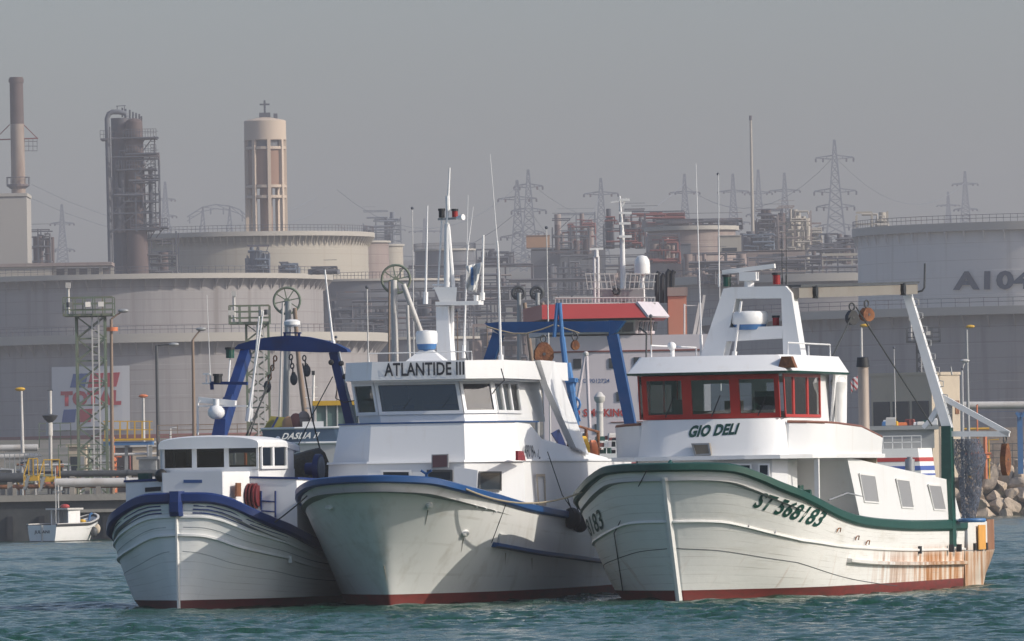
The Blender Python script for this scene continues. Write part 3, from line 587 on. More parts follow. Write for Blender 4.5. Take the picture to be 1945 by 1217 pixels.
# aft house with three windows, side flush with the bulwark
hx0, hx1 = C.L(1612, 880, y=2.5).x, C.L(1806, 900, y=2.5).x
top0, top1 = C.L(1606, 862, y=2.5).z, C.L(1803, 912, y=2.5).z
ya = 2.50
prof_ = [(hx0, top0), (hx0 - .9, top0 + .02), (hx1, top1), (hx1 - .85, 1.55), (hx0 - .95, 1.62)]
xb0 = C.L(1640, 985, y=2.5).x
prof_ = [(hx0 + .15, zc_ledge - .06), (hx0 - 1.0, zc_ledge - .10), (hx1, top1), (C.L(1826, 990, y=2.5).x, 1.46), (C.L(1632, 985, y=2.5).x, 1.66)]
mb = MB(); mb.loft([[Vector((x, ya + .04 * (z < 2), z)) for x, z in prof_], [Vector((x, -ya, z)) for x, z in prof_]]); ah = C.b(mb, 'aft_house', 'house_white')
for q in ([(1641, 954), (1669, 956), (1661, 902), (1631, 898)], [(1712, 965), (1735, 966), (1726, 911), (1701, 908)], [(1773, 969), (1796, 970), (1786, 921), (1762, 919)]):
    win(C, [C.L(x, y, y=ya + .03) for x, y in q], (0, 1, 0), 'white_paint', 'screen_grey', fw=.035, t=.02, parent=ah)
# radar arch on the roof
AX = -6.3
def apx(x, y, dx=0): return C.L(x, y, x=AX + dx)
legL = [(1328, 684), (1372, 684), (1398, 566), (1374, 548)]; legR = [(1488, 684), (1524, 688), (1503, 556), (1484, 566)]
mb = MB()
for lg in (legL, legR): q = [apx(*p) for p in lg]; mb.prism(q, (-.55, 0, 0))
mb.prism([apx(*p) for p in [(1374, 548), (1398, 567), (1484, 566), (1503, 556), (1492, 543), (1390, 545)]], (-.553, 0, 0))
mb.prism([apx(*p) for p in [(1380, 648), (1486, 642), (1486, 619), (1384, 622)]], (-.5, 0, 0))
arch = C.b(mb, 'radar_arch', 'house_white')
radar_drum(C, apx(1424, 622, -.25) + Vector((0, 0, -.05)), .42, arch)
mb = MB(); a0 = apx(1423, 543, -.25); mb.cyl(a0 - Vector((0, 0, .05)), a0 + Vector((0, 0, .2)), .12); mb.bb(a0 + Vector((-.15, -.2, .12)), a0 + Vector((.15, .2, .32))); sc_ = C.b(mb, 'radar_scanner', 'white_paint', arch)
mb = MB(); mb.bar(a0 + Vector((0, -.62, .33)), a0 + Vector((0, .62, .45)), .14, .10); mb.build('scanner_bar', 'white_paint', sc_)
nav_lamp(C, apx(1381, 544, -.2), 'green_lamp', arch); nav_lamp(C, apx(1475, 540, -.2), 'red_lamp', arch); nav_lamp(C, apx(1474, 618, -.2), 'red_lamp', arch, .08, .18); nav_lamp(C, apx(1381, 619, -.2), 'dark', arch, .09, .16)
for x, y0, y1 in ((1366, 545, 330), (1486, 540, 440), (1494, 540, 395)): whip(C, apx(x, y0, -.4), apx(x - 1, y1, -.4), .012, .006, arch, 'dark_metal' if x > 1480 else 'white_paint')
whip(C, C.L(1333, 680, x=-7.5), C.L(1322, 310, x=-7.5), .02, .006, rf)
# antennas, horn box on visor, small lights
mb = MB(); c0 = C.L(1494, 690, x=-3.0); mb.prism([c0 + Vector((0, -.2, -.1)), c0 + Vector((0, .2, -.1)), c0 + Vector((0, .1, .16)), c0 + Vector((0, -.12, .16))], (-.25, 0, 0)); C.b(mb, 'horn', 'rust', rf)
whip(C, C.L(1227, 700, x=-3.6), C.L(1228, 632, x=-3.6), .02, .02, rf, 'dark_metal', 'lamp_bracket')
mb = MB(); mb.bar(C.L(1228, 632, x=-3.6), C.L(1214, 622, x=-3.6), .04); C.b(mb, 'lamp_bracket', 'dark_metal', rf)
# exhaust stack
e0 = C.L(1642, 830, y=1.6); e1 = C.L(1639, 688, y=1.6)
mat('exhaust_steel', (.42, .35, .30), .55, metal=.3, var=.15, scale=2, dirt=(.10, .06, .04), damt=.3, dscale=(3, 3, 1))
mb = MB(); mb.cyl((e0.x, e0.y, e0.z - .6), (e1.x, e1.y, e1.z), .13, n=20); o = C.b(mb, 'exhaust_pipe', 'exhaust_steel', smooth=True)
mb = MB(); mb.cyl((e1.x, e1.y, e1.z - .1), (e1.x + .02, e1.y, e1.z + .12), .16, .13, n=20); mb.build('exhaust_cap', 'dark', o, smooth=True)
# ventilators on the aft house
for x, y0, y1, r_ in ((1728, 893, 872, .12),):
    a = C.L(x, y0, y=1.0); b_ = C.L(x, y1, y=1.0); mb = MB(); mb.cyl(a - Vector((0, 0, .3)), b_, r_, n=16); mb.cyl(b_, b_ + Vector((0, 0, .06)), r_ * .6, n=12); C.b(mb, 'ventilator', 'grey_metal', smooth=True)
a = C.L(1594, 810, y=1.9); mb = MB(); mb.lathe((a.x, a.y, 3.3), [(.1, 0), (.1, 1.35), (.16, 1.5), (.19, 1.62), (.12, 1.74), (.01, 1.76)], 16); C.b(mb, 'ventilator', 'white_paint', smooth=True)
# gallows at the stern and the long boom
SX = -17.0
t0_ = C.L(1722, 553, x=SX); b0_ = C.L(1800, 812, x=SX); 
mb = MB(); mb.loft([[b0_ + Vector((dx, dy, 0)) for dx, dy in ((.12, -.12), (.12, .12), (-.12, .12), (-.12, -.12))], [t0_ + Vector((dx, dy, 0)) for dx, dy in ((.10, -.1), (.10, .1), (-.1, .1), (-.1, -.1))]]); gl = C.b(mb, 'gallows_leg', 'white_paint')
for i in range(9):
    p = lerp(b0_, t0_, .12 + i * .1); k = MB(); k.tube([p + Vector((0, .11, .08)), p + Vector((0, .22, .06)), p + Vector((0, .22, -.06)), p + Vector((0, .11, -.08))], .014, 5); k.build('climbing_rung', 'grey_metal', gl)
g0 = C.L(1802, 985, x=SX); mb = MB(); mb.loft([[Vector((SX + dx, g0.y + dy, 1.0)) for dx, dy in ((.2, -.14), (.2, .14), (-.2, .14), (-.2, -.14))], [b0_ + Vector((dx, dy, .04)) for dx, dy in ((.16, -.13), (.16, .1), (-.16, .1), (-.16, -.13))]]); C.b(mb, 'gallows_post', 'green')
p1, p2, p3 = C.L(1786, 752, x=SX), C.L(1917, 824, x=SX), C.L(1806, 824, x=SX)
mb = MB(); mb.bar(p1, p2, .1, .13); mb.bar(p3, p2 + Vector((0, 0, 0)), .1, .13); mb.bar(C.L(1790, 760, x=SX), C.L(1766, 800, x=SX), .12, .12); mb.bar(C.L(1765, 800, x=SX), C.L(1754, 812, x=SX), .12, .1); C.b(mb, 'gallows_arm', 'white_paint')
bm0 = C.L(1508, 556, x=-6.5); bm1 = C.L(1734, 549, x=SX)
mat('beam_grey', (.20, .185, .165), .7, var=.15, scale=2, dirt=(.12, .08, .06), damt=.4, dscale=(1, 1, 1))
mb = MB(); mb.bar(bm0 + Vector((0, .0, 0)), bm1, .25, .24); bmo = C.b(mb, 'gallows_beam', 'beam_grey')
mb = MB(); mb.bar(bm0 + Vector((0, 0, .16)), bm1 + Vector((0, 0, .16)), .34, .05); mb.build('beam_flange', 'dark_metal', bmo)
mb = MB(); mb.tube([C.L(1735, 556, x=SX), C.L(1752, 552, x=SX), C.L(1756, 546, x=SX), C.L(1757, 500, x=SX)], .025, 6); mb.build('antenna_bracket', 'dark_metal', bmo)
for f in (.12, .86): p = lerp(bm0, bm1, f); mb = MB(); mb.cyl(p + Vector((0, .1, .02)), p + Vector((0, .2, .02)), .14, n=14); mb.bb(p + Vector((-.25, .1, -.14)), p + Vector((.1, .17, -.02))); mb.build('beam_winch', 'dark', bmo)
# ------------------------------------------------ things hanging about trawler C
pb = C.L(1618, 575, x=-11.8); block('pulley_block', 'dark pointed pulley block hanging under the grey boom, left of the square one', C.W(pb), .52, 'dark', .15, .5)
pb2 = C.L(1646, 570, x=-13); block('pulley_block', 'squarish rusty pulley block under the grey boom, nearer the inclined white leg', C.W(pb2), .50, 'rust', .20, .8)
pb3 = C.L(1909, 828, x=SX); block('pulley_block', 'long rusty pulley block hanging at the tip of the white outrigger arm', C.W(pb3), .95, 'rust', .14, 1.0)
def rope(name, label, pts, r, m='dark_rope', cat='rope', sag=0.0, n=14, group=None):
    pts = [Vector(p) for p in pts]; o = pts[0].copy(); out_ = []
    for a, b_ in zip(pts[:-1], pts[1:]):
        for i in range(n): f = i / n; q = lerp(a, b_, f); q.z -= sag * 4 * f * (1 - f); out_.append(q)
    out_.append(pts[-1]); mb = MB(); mb.tube([p - o for p in out_], r, 6); ob = mb.build(name, m, smooth=True); ob.location = o; return tag(ob, label, cat, group)
q0 = pb - Vector((0, 0, .3))
rope('steel_cable', 'dark cable running down from the pointed block to the green-railed wheelhouse roof', [C.W(q0), C.W(C.L(1570, 700, x=-8.5))], .018, cat='cable')
rope('steel_cable', 'long dark cable sloping from the boom blocks down to the foot of the stern gallows', [C.W(pb + Vector((0, .1, -.1))), C.W(C.L(1770, 808, x=SX + .2))], .018, cat='cable')
# net hanging at the stern
def net_sheet():
    t = thing('fishing_net', 'grey fine-mesh net hanging from the stern gallows above a blue ring', 'net', C.W((SX - .5, 0, 1.5)), C.rz)
    inv = Matrix.Rotation(-C.rz, 3, 'Z'); base = C.W((SX - .5, 0, 1.5))
    def lc(px_, py_, d=0): p = C.L(px_, py_, x=SX - .5 + d); return p - Vector((SX - .5, 0, 1.5))
    outl = [((1806, 835), (1858, 832)), ((1812, 870), (1872, 868)), ((1822, 900), (1866, 900)), ((1826, 940), (1862, 940)), ((1828, 985), (1852, 985))]
    rg = []
    for (a, b_) in outl:
        pa, pb_ = lc(*a), lc(*b_); c = (pa + pb_) / 2; r = (pb_ - pa).length / 2
        rg.append([c + Vector((math.cos(i * math.pi / 6) * r * .35, math.sin(i * math.pi / 6) * r * (1 + .12 * math.sin(i * 2.3)), 0)) for i in range(12)])
    mb = MB(); mb.loft(rg, False, False); m = mat('mesh_net', (.13, .15, .20), .8, var=.4, scale=8)
    n, l, b = nodes_of(m); nz = n.new('ShaderNodeTexNoise'); nz.inputs['Scale'].default_value = 26; mr = n.new('ShaderNodeMapRange'); mr.inputs[1].default_value = .35; mr.inputs[2].default_value = .6; mr.inputs[3].default_value = .25; mr.inputs[4].default_value = .95; l.new(nz.outputs[0], mr.inputs[0]); l.new(mr.outputs[0], b.inputs['Alpha'])
    mb.build('net_bag', 'mesh_net', t, smooth=True)
    c = (lc(1824, 988) + lc(1868, 988)) / 2; mb = MB(); mb.tube([c + Vector((.3 * math.cos(i * .524), .3 * math.sin(i * .524), 0)) for i in range(12)], .05, 8, closed=True); mb.build('float_ring', 'light_blue', t, smooth=True)
net_sheet()
mb = MB(); c = C.W(C.L(1822, 965, x=SX + .1)); 
t = thing('net_bundle', 'dark green and rusty heap of trawl gear stacked behind the green post', 'net', C.W((SX + .2, 1.9, 1.4)), C.rz)
mb.sphere((0, 0, .55), .5, 14, (.7, .55, 1.2)); mb.build('trawl_net', 'net', t, smooth=True); mb = MB(); mb.sphere((-.1, .35, 1.05), .2, 10, (1.2, 1.4, .4)); mb.build('chain_pile', 'rust', t)

# wipers, roof rail, lifebuoy, vents, stains on C
for y in (-1.08, 0, 1.08):
    mb = MB(); mb.bar((WF + .09, y, 4.14), (WF + .15, y + .22, 4.62), .018); C.b(mb, 'wiper', 'dark')
mb = MB(); 
for y in (-1.6, 1.6):
    mb.tube([(-4.2, y, 5.5), (-4.2, y, 5.8), (-8.5, y, 5.8), (-8.5, y, 5.5)], .018, 5); mb.bar((-6.3, y, 5.45), (-6.3, y, 5.75), .03)
C.b(mb, 'roof_rail', 'white_paint')
mb = MB(); mb.cyl((-4.6, -1.2, 5.44), (-4.6, -1.2, 5.7), .05, n=8); mb.sphere((-4.55, -1.2, 5.78), .1, 10); C.b(mb, 'searchlight', 'white_paint', smooth=True)
for i, (px_, py_) in enumerate(((1395, 996), (1420, 998), (1470, 1010), (1585, 1010), (1620, 1025), (1640, 1034))):
    t_, k_ = hc.find(px_, py_); a = hc.at(t_, k_, 1, .05); mb = MB(); mb.tube([a, a + Vector((-.12, .02, .09)), a + Vector((-.3, .03, .09)), a + Vector((-.34, 0, 0))], .014, 5); C.b(mb, 'lashing_ring', 'rust' if i > 2 else 'grey_metal')
mb = MB(); mb.tube([Vector((1.0, 0, 2.9)), Vector((.6, 0, 3.12)), Vector((.2, 0, 2.9))], .05, 6); C.b(mb, 'bow_cleat', 'green')
whip(C, C.L(1394, 680, x=-6.2), C.L(1408, 572, x=-6.2), .03, .03, None, 'pipe_w' if False else 'white_paint', 'arch_brace')
rope('mooring_line', 'dark mooring line dropping from the green gunwale bow toward the water', [C.W(hc.at(*hc.find(1232, 886, -1), -1, .1)), C.W(hc.at(*hc.find(1170, 1010, -1), -1, .06)), C.W(hc.at(*hc.find(1186, 1120, -1), -1, .05))], .012, cat='mooring line')

mb = MB(); mb.bb((-9.38, 1.3, 2.0), (-9.34, 1.9, 3.0)); C.b(mb, 'cabin_window', 'dark_pane')
mb = MB(); mb.cyl((-5.0, 1.6, 1.5), (-5.0, 1.6, 2.55), .13, n=12); mb.cyl((-5.0, 1.3, 2.35), (-5.0, 1.9, 2.35), .1, n=10); C.b(mb, 'trawl_winch', 'green')
mb = MB(); mb.tube([Vector((-4.2, 2.5, 2.2)), Vector((-6, 2.52, 2.35)), Vector((-8.8, 2.5, 2.2))], .02, 6); C.b(mb, 'grab_rail', 'grey_metal')
# ================================================================== BOAT B: blue-railed trawler in the middle
B = Boat('fishing_trawler', 'white trawler with bright blue gunwale and ATLANTIDE III on its roof band', 'trawler', 740, 1153, 200.0, 12)
hb = Hull(B, 2.1, 22, 20,
    [(0, .02, 2.85), (.02, .24, 2.85), (.12, .58, 2.84), (.55, 1.28, 2.79), (1.1, 1.70, 2.67), (2.0, 2.02, 2.53), (3.4, 2.28, 2.37), (5.7, 2.45, 2.16), (10, 2.55, 1.94), (14, 2.52, 1.76), (22, 2.3, 1.7)],
    [(0, .02), (.02, .05), (.25, .24), (.9, .70), (2, 1.25), (4, 1.9), (7, 2.25), (12, 2.35), (20, 2.1)],
    [(0, 1.5), (1, 1.2), (3, .85), (10, .7), (22, .9)], lambda t: .27, q=1.15)
hb.build('hull_white_b', 'antifoul_b', 'grey_metal')
hb.rail('blue', lambda t: .18, .08, n=80, dz=.0)
t0b, k0b = hb.find(935, 1034); t1b, k1b = hb.find(1150, 1066)
hb.rail('blue', .11, .14, t0=t0b, t1=.92, k=lambda t: float(np.interp(t, [t0b, t1b, 1], [k0b, k1b, k1b])), both=False, name='rubbing_strake', n=30)
def chock(hull, px_, py_, side, w_, h_, m='hull_white_b', name='fairlead'):
    t, k = hull.find(px_, py_, side); c = hull.at(t, k, side, .0); n_ = (hull.at(t, k, side, .1) - c).normalized(); up = Vector((0, 0, 1)); a = n_.cross(up).normalized()
    up = a.cross(n_) * (1 if True else 1)
    mb = MB(); rings = [[c + n_ * d + (a * math.cos(i * math.pi / 5) * w_ * s_ + up * math.sin(i * math.pi / 5) * h_ * s_) for i in range(10)] for d, s_ in ((-.02, 1), (.05, .9), (.07, .6))]
    mb.loft(rings); return hull.B.b(mb, name, m, smooth=True)
for x, y, sd_, w_, h_ in ((626, 963, -1, .13, .06), (632, 1016, -1, .12, .07), (815, 959, 1, .09, .09), (883, 1012, 1, .12, .09)): chock(hb, x, y, sd_, w_, h_)
for x, y in ((902, 960), (920, 964), (939, 970)): chock(hb, x, y, 1, .025, .03, 'white_paint', 'bolt_head')
t0b2, k0b2 = hb.find(622, 1043, -1); p = hb.at(t0b2, k0b2, -1); mb = MB(); mb.box(p, (.5, .3, .18)); B.b(mb, 'rubbing_strake', 'navy')
mb = MB(); mb.tube([hb.at(*hb.find(x, y), 1, .012) for x, y in ((962, 952), (948, 990), (933, 1030))], .010, 5); B.b(mb, 'hull_seam', 'dark')
mb = MB(); mb.slab([hb.at(*hb.find(x, y), 1, .01) for x, y in ((944, 1032), (957, 1032), (959, 1015), (948, 1012))], .05, (0, 1, 0)); B.b(mb, 'scupper_flap', 'hull_white_b')
# two tiers of faceted casing, the wheelhouse on top
def tier(pl0, z0, pl1, z1, name, m='house_white', parent=None):
    mb = MB(); mb.loft([[Vector((x, y, z0 if not callable(z0) else z0(x))) for x, y in pl0], [Vector((x, y, z1 if not callable(z1) else z1(x))) for x, y in pl1]]); return B.b(mb, name, m, parent)
def sym(half): return half + [(x, -y) for x, y in reversed(half)]
l0 = sym([(-2.90, 1.15), (-3.9, 2.32), (-5.5, 2.42), (-16, 2.42)]); l1 = sym([(-2.95, 1.12), (-4.0, 2.28), (-5.6, 2.38), (-16, 2.38)])
z_st = 3.22
lc_ = tier(l0, 1.6, l1, z_st, 'lower_casing')
m0 = sym([(-3.05, 1.12), (-4.05, 2.20), (-5.6, 2.32), (-13, 2.32)]); m1 = sym([(-3.35, 1.08), (-4.3, 2.02), (-5.8, 2.16), (-6.6, 2.2)])
zt_b = 4.10
mb = MB()
a0 = sym([(-3.05, 1.12), (-4.05, 2.20), (-5.4, 2.30), (-6.5, 2.32), (-13.5, 2.32)]); a1 = sym([(-3.18, 1.08), (-4.18, 2.05), (-5.4, 2.14), (-6.5, 2.18), (-13.5, 2.30)])
zt_list = [zt_b, zt_b, zt_b - .04, 3.72, z_st + .06]; zz = zt_list + zt_list[::-1]
mb.loft([[Vector((x, y, z_st)) for x, y in a0], [Vector((x, y, z)) for (x, y), z in zip(a1, zz)]]); mc = B.b(mb, 'upper_casing', 'house_white')
mb = MB(); mb.loft([[Vector((x * 1.0 + (.05 if x > -5 else 0), y * 1.015, z_st - .015)) for x, y in l1], [Vector((x + (.03 if x > -5 else 0), y * 1.01, z_st + .035)) for x, y in l1]]); B.b(mb, 'casing_ledge', 'house_white')
b1 = sym([(-3.16, 1.1), (-4.16, 2.08), (-6.4, 2.14), (-6.41, .3)])
mb = MB(); mb.loft([[Vector((x, y, zt_b + .002)) for x, y in b1], [Vector((x, y, zt_b + .035)) for x, y in b1]]); B.b(mb, 'casing_trim', 'blue')
# name on the port quarter panel of the casing, faded
q = [B.L(996, 868, y=2.27), B.L(1024, 869, y=2.27), B.L(1022, 846, y=2.2), B.L(994, 844, y=2.2)]
fq = quadmap(q, (0, .02, 0)); letters('490194 IT', fq, 'letter_black', B.root, bold=.01)
# wheelhouse
zs, zh = 4.31, 5.06
w0 = sym([(-3.75, .98), (-4.35, 1.62), (-9.6, 1.62)])
lean = .10
def wl(z): k = (z - 4.14) / (zh - 4.14); return [(x - (lean * k if x > -5 else 0), y - .16 * k if x > -5 else y - .1 * k) for x, y in w0]
mb = MB(); mb.loft([[Vector((x, y, 4.137)) for x, y in wl(4.137)], [Vector((x, y, zs)) for x, y in wl(zs)]]); wb = B.b(mb, 'wheelhouse', 'house_white')
A0, A1 = wl(zs), wl(zh)
def face(i, j, a, b_, e=0):
    # window quad between fractions a,b of the wall from plan point i to j
    p0, p1 = [Vector((*A0[k], zs)) for k in (i, j)]; q0, q1 = [Vector((*A1[k], zh)) for k in (i, j)]
    return [lerp(p0, p1, a), lerp(p0, p1, b_), lerp(q0, q1, b_), lerp(q0, q1, a)]
n_ = len(A0)
def outn(q): nn = (q[1] - q[0]).cross(q[3] - q[0]).normalized(); c = sum(q, Vector()) / 4 - Vector((-6, 0, 4.7)); return nn if nn.dot(c) > 0 else -nn
for (i, j, cuts, fw) in ((n_ - 1, 0, [0, 1], .075), (0, 1, [0, 1], .075), (n_ - 2, n_ - 1, [0, 1], .075), (1, 2, [0, .16, .32, .5], .07), (n_ - 3, n_ - 2, [.5, .68, .84, 1], .07)):
    for a, b_ in zip(cuts[:-1], cuts[1:]): q = face(i, j, a, b_); win(B, q, outn(q), 'house_white', 'glass_dark', fw=fw, t=.045, parent=wb)
for i, j, a, b_ in ((1, 2, .5, 1), (n_ - 3, n_ - 2, 0, .5)):
    q = face(i, j, a, b_); mb = MB(); mb.slab(q, .05, -outn(q)); mb.build('side_panel', 'house_white', wb)
q = face(2, 3, 0, 1); mb = MB(); mb.slab(q, .05, -outn(q)); mb.build('rear_bulkhead', 'interior', wb)
mb = MB(); mb.bb((-5.0, -1.2, zs), (-4.5, 1.2, zs + .12)); mb.bb((-5.2, -.5, zs + .1), (-5.1, -.3, zs + .35)); mb.build('console', 'interior', wb)
mb = MB(); mb.bb((-6.5, -1.3, zs + .05), (-6.4, 1.3, zs + .25)); mb.build('bench', 'royal', wb)
# an opened side window leaf
q = [B.L(960, 781, y=1.62), B.L(975, 783, y=1.9), B.L(962, 735, y=1.9), B.L(953, 735, y=1.62)]
# roof with deep faceted band
rb = sym([(-3.35, 1.10), (-4.0, 1.86), (-6, 1.92), (-10.9, 1.92)]); rt = sym([(-3.38, 1.08), (-4.02, 1.84), (-6, 1.90), (-10.9, 1.90)])
mb = MB(); mb.loft([[Vector((x, y, zh + .04)) for x, y in rb], [Vector((x, y, zh + .46)) for x, y in rt]]); rfB = B.b(mb, 'wheelhouse_roof', 'house_white')
mb = MB(); r2 = [(x - (.12 if x > -5 else 0), y * .94) for x, y in rb]; mb.loft([[Vector((x, y, zh - .005)) for x, y in r2], [Vector((x, y, zh + .038)) for x, y in r2]]); mb.build('roof_soffit', 'house_white', rfB)
zq0, zq1 = B.L(803, 713, x=-3.34).z, B.L(803, 688, x=-3.34).z
x0, x1 = B.L(730, 712, x=-3.34).y, B.L(882, 708, x=-3.34).y
letters('ATLANTIDE III', lambda a, b_: Vector((-3.335, lerp(x0, x1, a) * 1.0, lerp(zq0, zq1, b_))), 'letter_black', B.root, bold=.022)
# roof-to-deck side fins at the after end
for sgn in (1, -1):
    def s_(x, y, dy=0): p = B.L(x, y, y=1.92); return Vector((p.x, sgn * (1.86 + dy), p.z))
    q = [s_(1018, 684), s_(1046, 686), s_(1083, 864, .35), s_(1058, 850, .35), s_(1032, 730)]
    mb = MB(); mb.prism(q, (0, sgn * .16, 0)); mb.build('roof_fin', 'house_white', rfB)
    q = [s_(950, 815, -.4), s_(985, 818, -.4), s_(1050, 862, .1), s_(1018, 850, 0)]
mb = MB(); q = [B.L(1046, 823, y=1.6), B.L(1060, 815, y=1.6), B.L(1080, 862, y=1.6), B.L(1066, 855, y=1.6)]; mb.slab(q, .03, (0, 1, 0)); B.b(mb, 'blue_panel', 'navy')
mb = MB(); q = [B.L(1000, 818, y=1.6), B.L(1010, 815, y=1.6), B.L(1034, 842, y=1.6), B.L(1024, 842, y=1.6)]; mb.slab(q, .03, (0, 1, 0)); B.b(mb, 'blue_panel', 'navy')
# windows and doors of the casing front
def fx_(px_, py_, dx=0): return B.L(px_, py_, x=-2.88 + dx)
win(B, [fx_(724, 915), fx_(781, 915), fx_(781, 892), fx_(724, 892)], (1, 0, 0), 'white_paint', 'dark_pane', fw=.05, parent=lc_)
win(B, [fx_(811, 915), fx_(860, 915), fx_(860, 892), fx_(811, 892)], (1, 0, 0), 'dark_metal', 'dark_pane', fw=.05, parent=lc_)
mb = MB(); q = [fx_(863, 915, .1), fx_(906, 930, .1), fx_(908, 893, .1), fx_(863, 886, .1)]; mb.slab(q, .04, (1, 0, 0)); B.b(mb, 'hatch_door', 'house_white')
q = [fx_(821, 890, .12), fx_(853, 888, .12), fx_(853, 862, .12), fx_(821, 863, .12)]
mb = MB(); mb.slab(q, .08, (1, 0, 0)); o = B.b(mb, 'floodlight', 'grey_metal'); mb = MB(); mb.slab([lerp(sum(q, Vector()) / 4, p, .86) + Vector((.082, 0, 0)) for p in q], .01, (1, 0, 0)); mat('flood_glass', (.10, .055, .065), .12); mb.build('lamp_glass', 'flood_glass', o)
def cf(px_, py_): # corner facet plane between (-2.9,1.14) and (-3.95,2.30)
    a = Vector((-2.89, 1.14, 0)); d = Vector((-3.94 + 2.89, 2.30 - 1.14, 0)); nn = Vector((d.y, -d.x, 0)); o = B.mi @ CAMP; r = B.mi.to_3x3() @ ray(px_, py_); return o + r * ((a - o).dot(nn) / r.dot(nn))
q = [cf(909, 932), cf(952, 932), cf(952, 895), cf(909, 895)]; win(B, q, Vector((1.16, 1.05, 0)), 'dark_metal', 'dark_pane', fw=.03, parent=lc_)
q = [cf(978, 888), cf(996, 888), cf(996, 858), cf(978, 858)]
q = [B.L(979, 874, y=2.30), B.L(994, 875, y=2.30), B.L(990, 857, y=2.30), B.L(979, 856, y=2.30)]; mb = MB(); mb.slab(q, .06, (0, 1, 0)); B.b(mb, 'side_light', 'red_lamp')
q = [B.L(1022, 960, y=2.41), B.L(1036, 960, y=2.41), B.L(1034, 900, y=2.41), B.L(1018, 900, y=2.41)]; mb = MB(); mb.frame(q, .06, .02, (0, 1, 0)); B.b(mb, 'door_frame', 'beige')
# mast on the wheelhouse roof
MX = -7.0
def mx(px_, py_, dx=0): return B.L(px_, py_, x=MX + dx)
zr = zh + .46
mb = MB(); mb.loft([[Vector((MX + a * .25, mx(848, 680).y + b_ * .17, zr)) for a, b_ in ((1, -1), (1, 1), (-1, 1), (-1, -1))], [Vector((MX + a * .22, mx(843, 585).y + b_ * .14, mx(843, 582).z)) for a, b_ in ((1, -1), (1, 1), (-1, 1), (-1, -1))]]); mst = B.b(mb, 'mast', 'house_white')
mb = MB(); mb.cyl(mx(858, 680), mx(859, 580), .05, n=10); mb.build('mast_strut', 'white_paint', mst)
mb = MB(); a, b_ = mx(826, 560, .1), mx(915, 560, .1); mb.bb((MX - .25, mx(832, 570).y, mx(840, 580).z), (MX + .3, mx(914, 570).y, mx(840, 573).z)); mb.build('mast_platform', 'white_paint', mst)
mb = MB(); mb.loft([[mx(x, y, -.2) for x, y in ((836, 575), (866, 575), (868, 545), (824, 545))], [mx(x, y, .2) for x, y in ((836, 575), (866, 575), (868, 545), (824, 545))]]); mb.build('mast_gusset', 'white_paint', mst)
mb = MB(); mb.bb(mx(900, 575, .25), mx(914, 561, -.25)); mb.build('horn_box', 'white_paint', mst)
mb = MB(); mb.cyl(mx(850, 575), mx(849, 425), .09, .06, n=10); mb.build('upper_mast', 'white_paint', mst, smooth=True)
mb = MB(); mb.cyl(mx(862, 560), mx(851, 430), .05, n=8); mb.cyl(mx(832, 545), mx(840, 408), .02, n=6); mb.build('mast_stay', 'white_paint', mst)
mb = MB(); mb.cyl(mx(849, 425), mx(854, 318), .035, .02, n=8); mb.cyl(mx(851, 400), mx(850, 372), .05, n=8); mb.build('top_mast', 'white_paint', mst)
mb = MB(); mb.bar(mx(832, 416), mx(876, 414), .05); mb.build('crosstree', 'grey_metal', mst)
nav_lamp(B, mx(839, 413), 'dark', mst, .07, .16); nav_lamp(B, mx(864, 412), 'red_lamp', mst, .07, .14); mb = MB(); mb.cyl(mx(868, 414, .1), mx(880, 412, .2), .04, .07, n=10); mb.build('floodlight', 'white_paint', mst)
mb = MB(); mb.tube([mx(822, 541), mx(848, 541)], .025, 6); mb.tube([mx(822, 548), mx(848, 548)], .02, 6); mb.build('platform_rail', 'white_paint', mst)
ra = B.L(811, 678, x=-5.8); mb = MB(); mb.loft([[ra + Vector((a * .3, b_ * .45, -.1)) for a, b_ in ((1, -1), (1, 1), (-1, 1), (-1, -1))], [ra + Vector((a * .12, b_ * .14, .16)) for a, b_ in ((1, -1), (1, 1), (-1, 1), (-1, -1))]]); o = B.b(mb, 'radar_pedestal', 'house_white')
radar_drum(B, ra + Vector((0, 0, .18)), .25, o)
whip(B, B.L(952, 700, x=-5), B.L(946, 480, x=-5), .03, .022, rfB); whip(B, B.L(946, 480, x=-5), B.L(931, 292, x=-5), .012, .005, rfB)
whip(B, mx(916, 570), mx(918, 446), .03, .025, mst); whip(B, mx(880, 680, -1), mx(888, 475, -1), .02, .015, mst); whip(B, mx(888, 475, -1), mx(899, 392, -1), .012, .006, mst); whip(B, mx(883, 680, -1.4), mx(889, 370, -1.4), .01, .006, mst)
whip(B, mx(808, 577, -3), mx(812, 390, -3), .03, .015, rfB)
# bow rails: small cleat, wires
mb = MB(); c = hb.at(.12, 1, 1) + Vector((0, -.1, .1)); mb.tube([c + Vector((0, -.12, .14)), c + Vector((0, 0, .06)), c + Vector((0, .12, .14))], .03, 6); mb.bar(c + Vector((0, 0, -.05)), c + Vector((0, 0, .1)), .05); B.b(mb, 'mooring_cleat', 'blue')
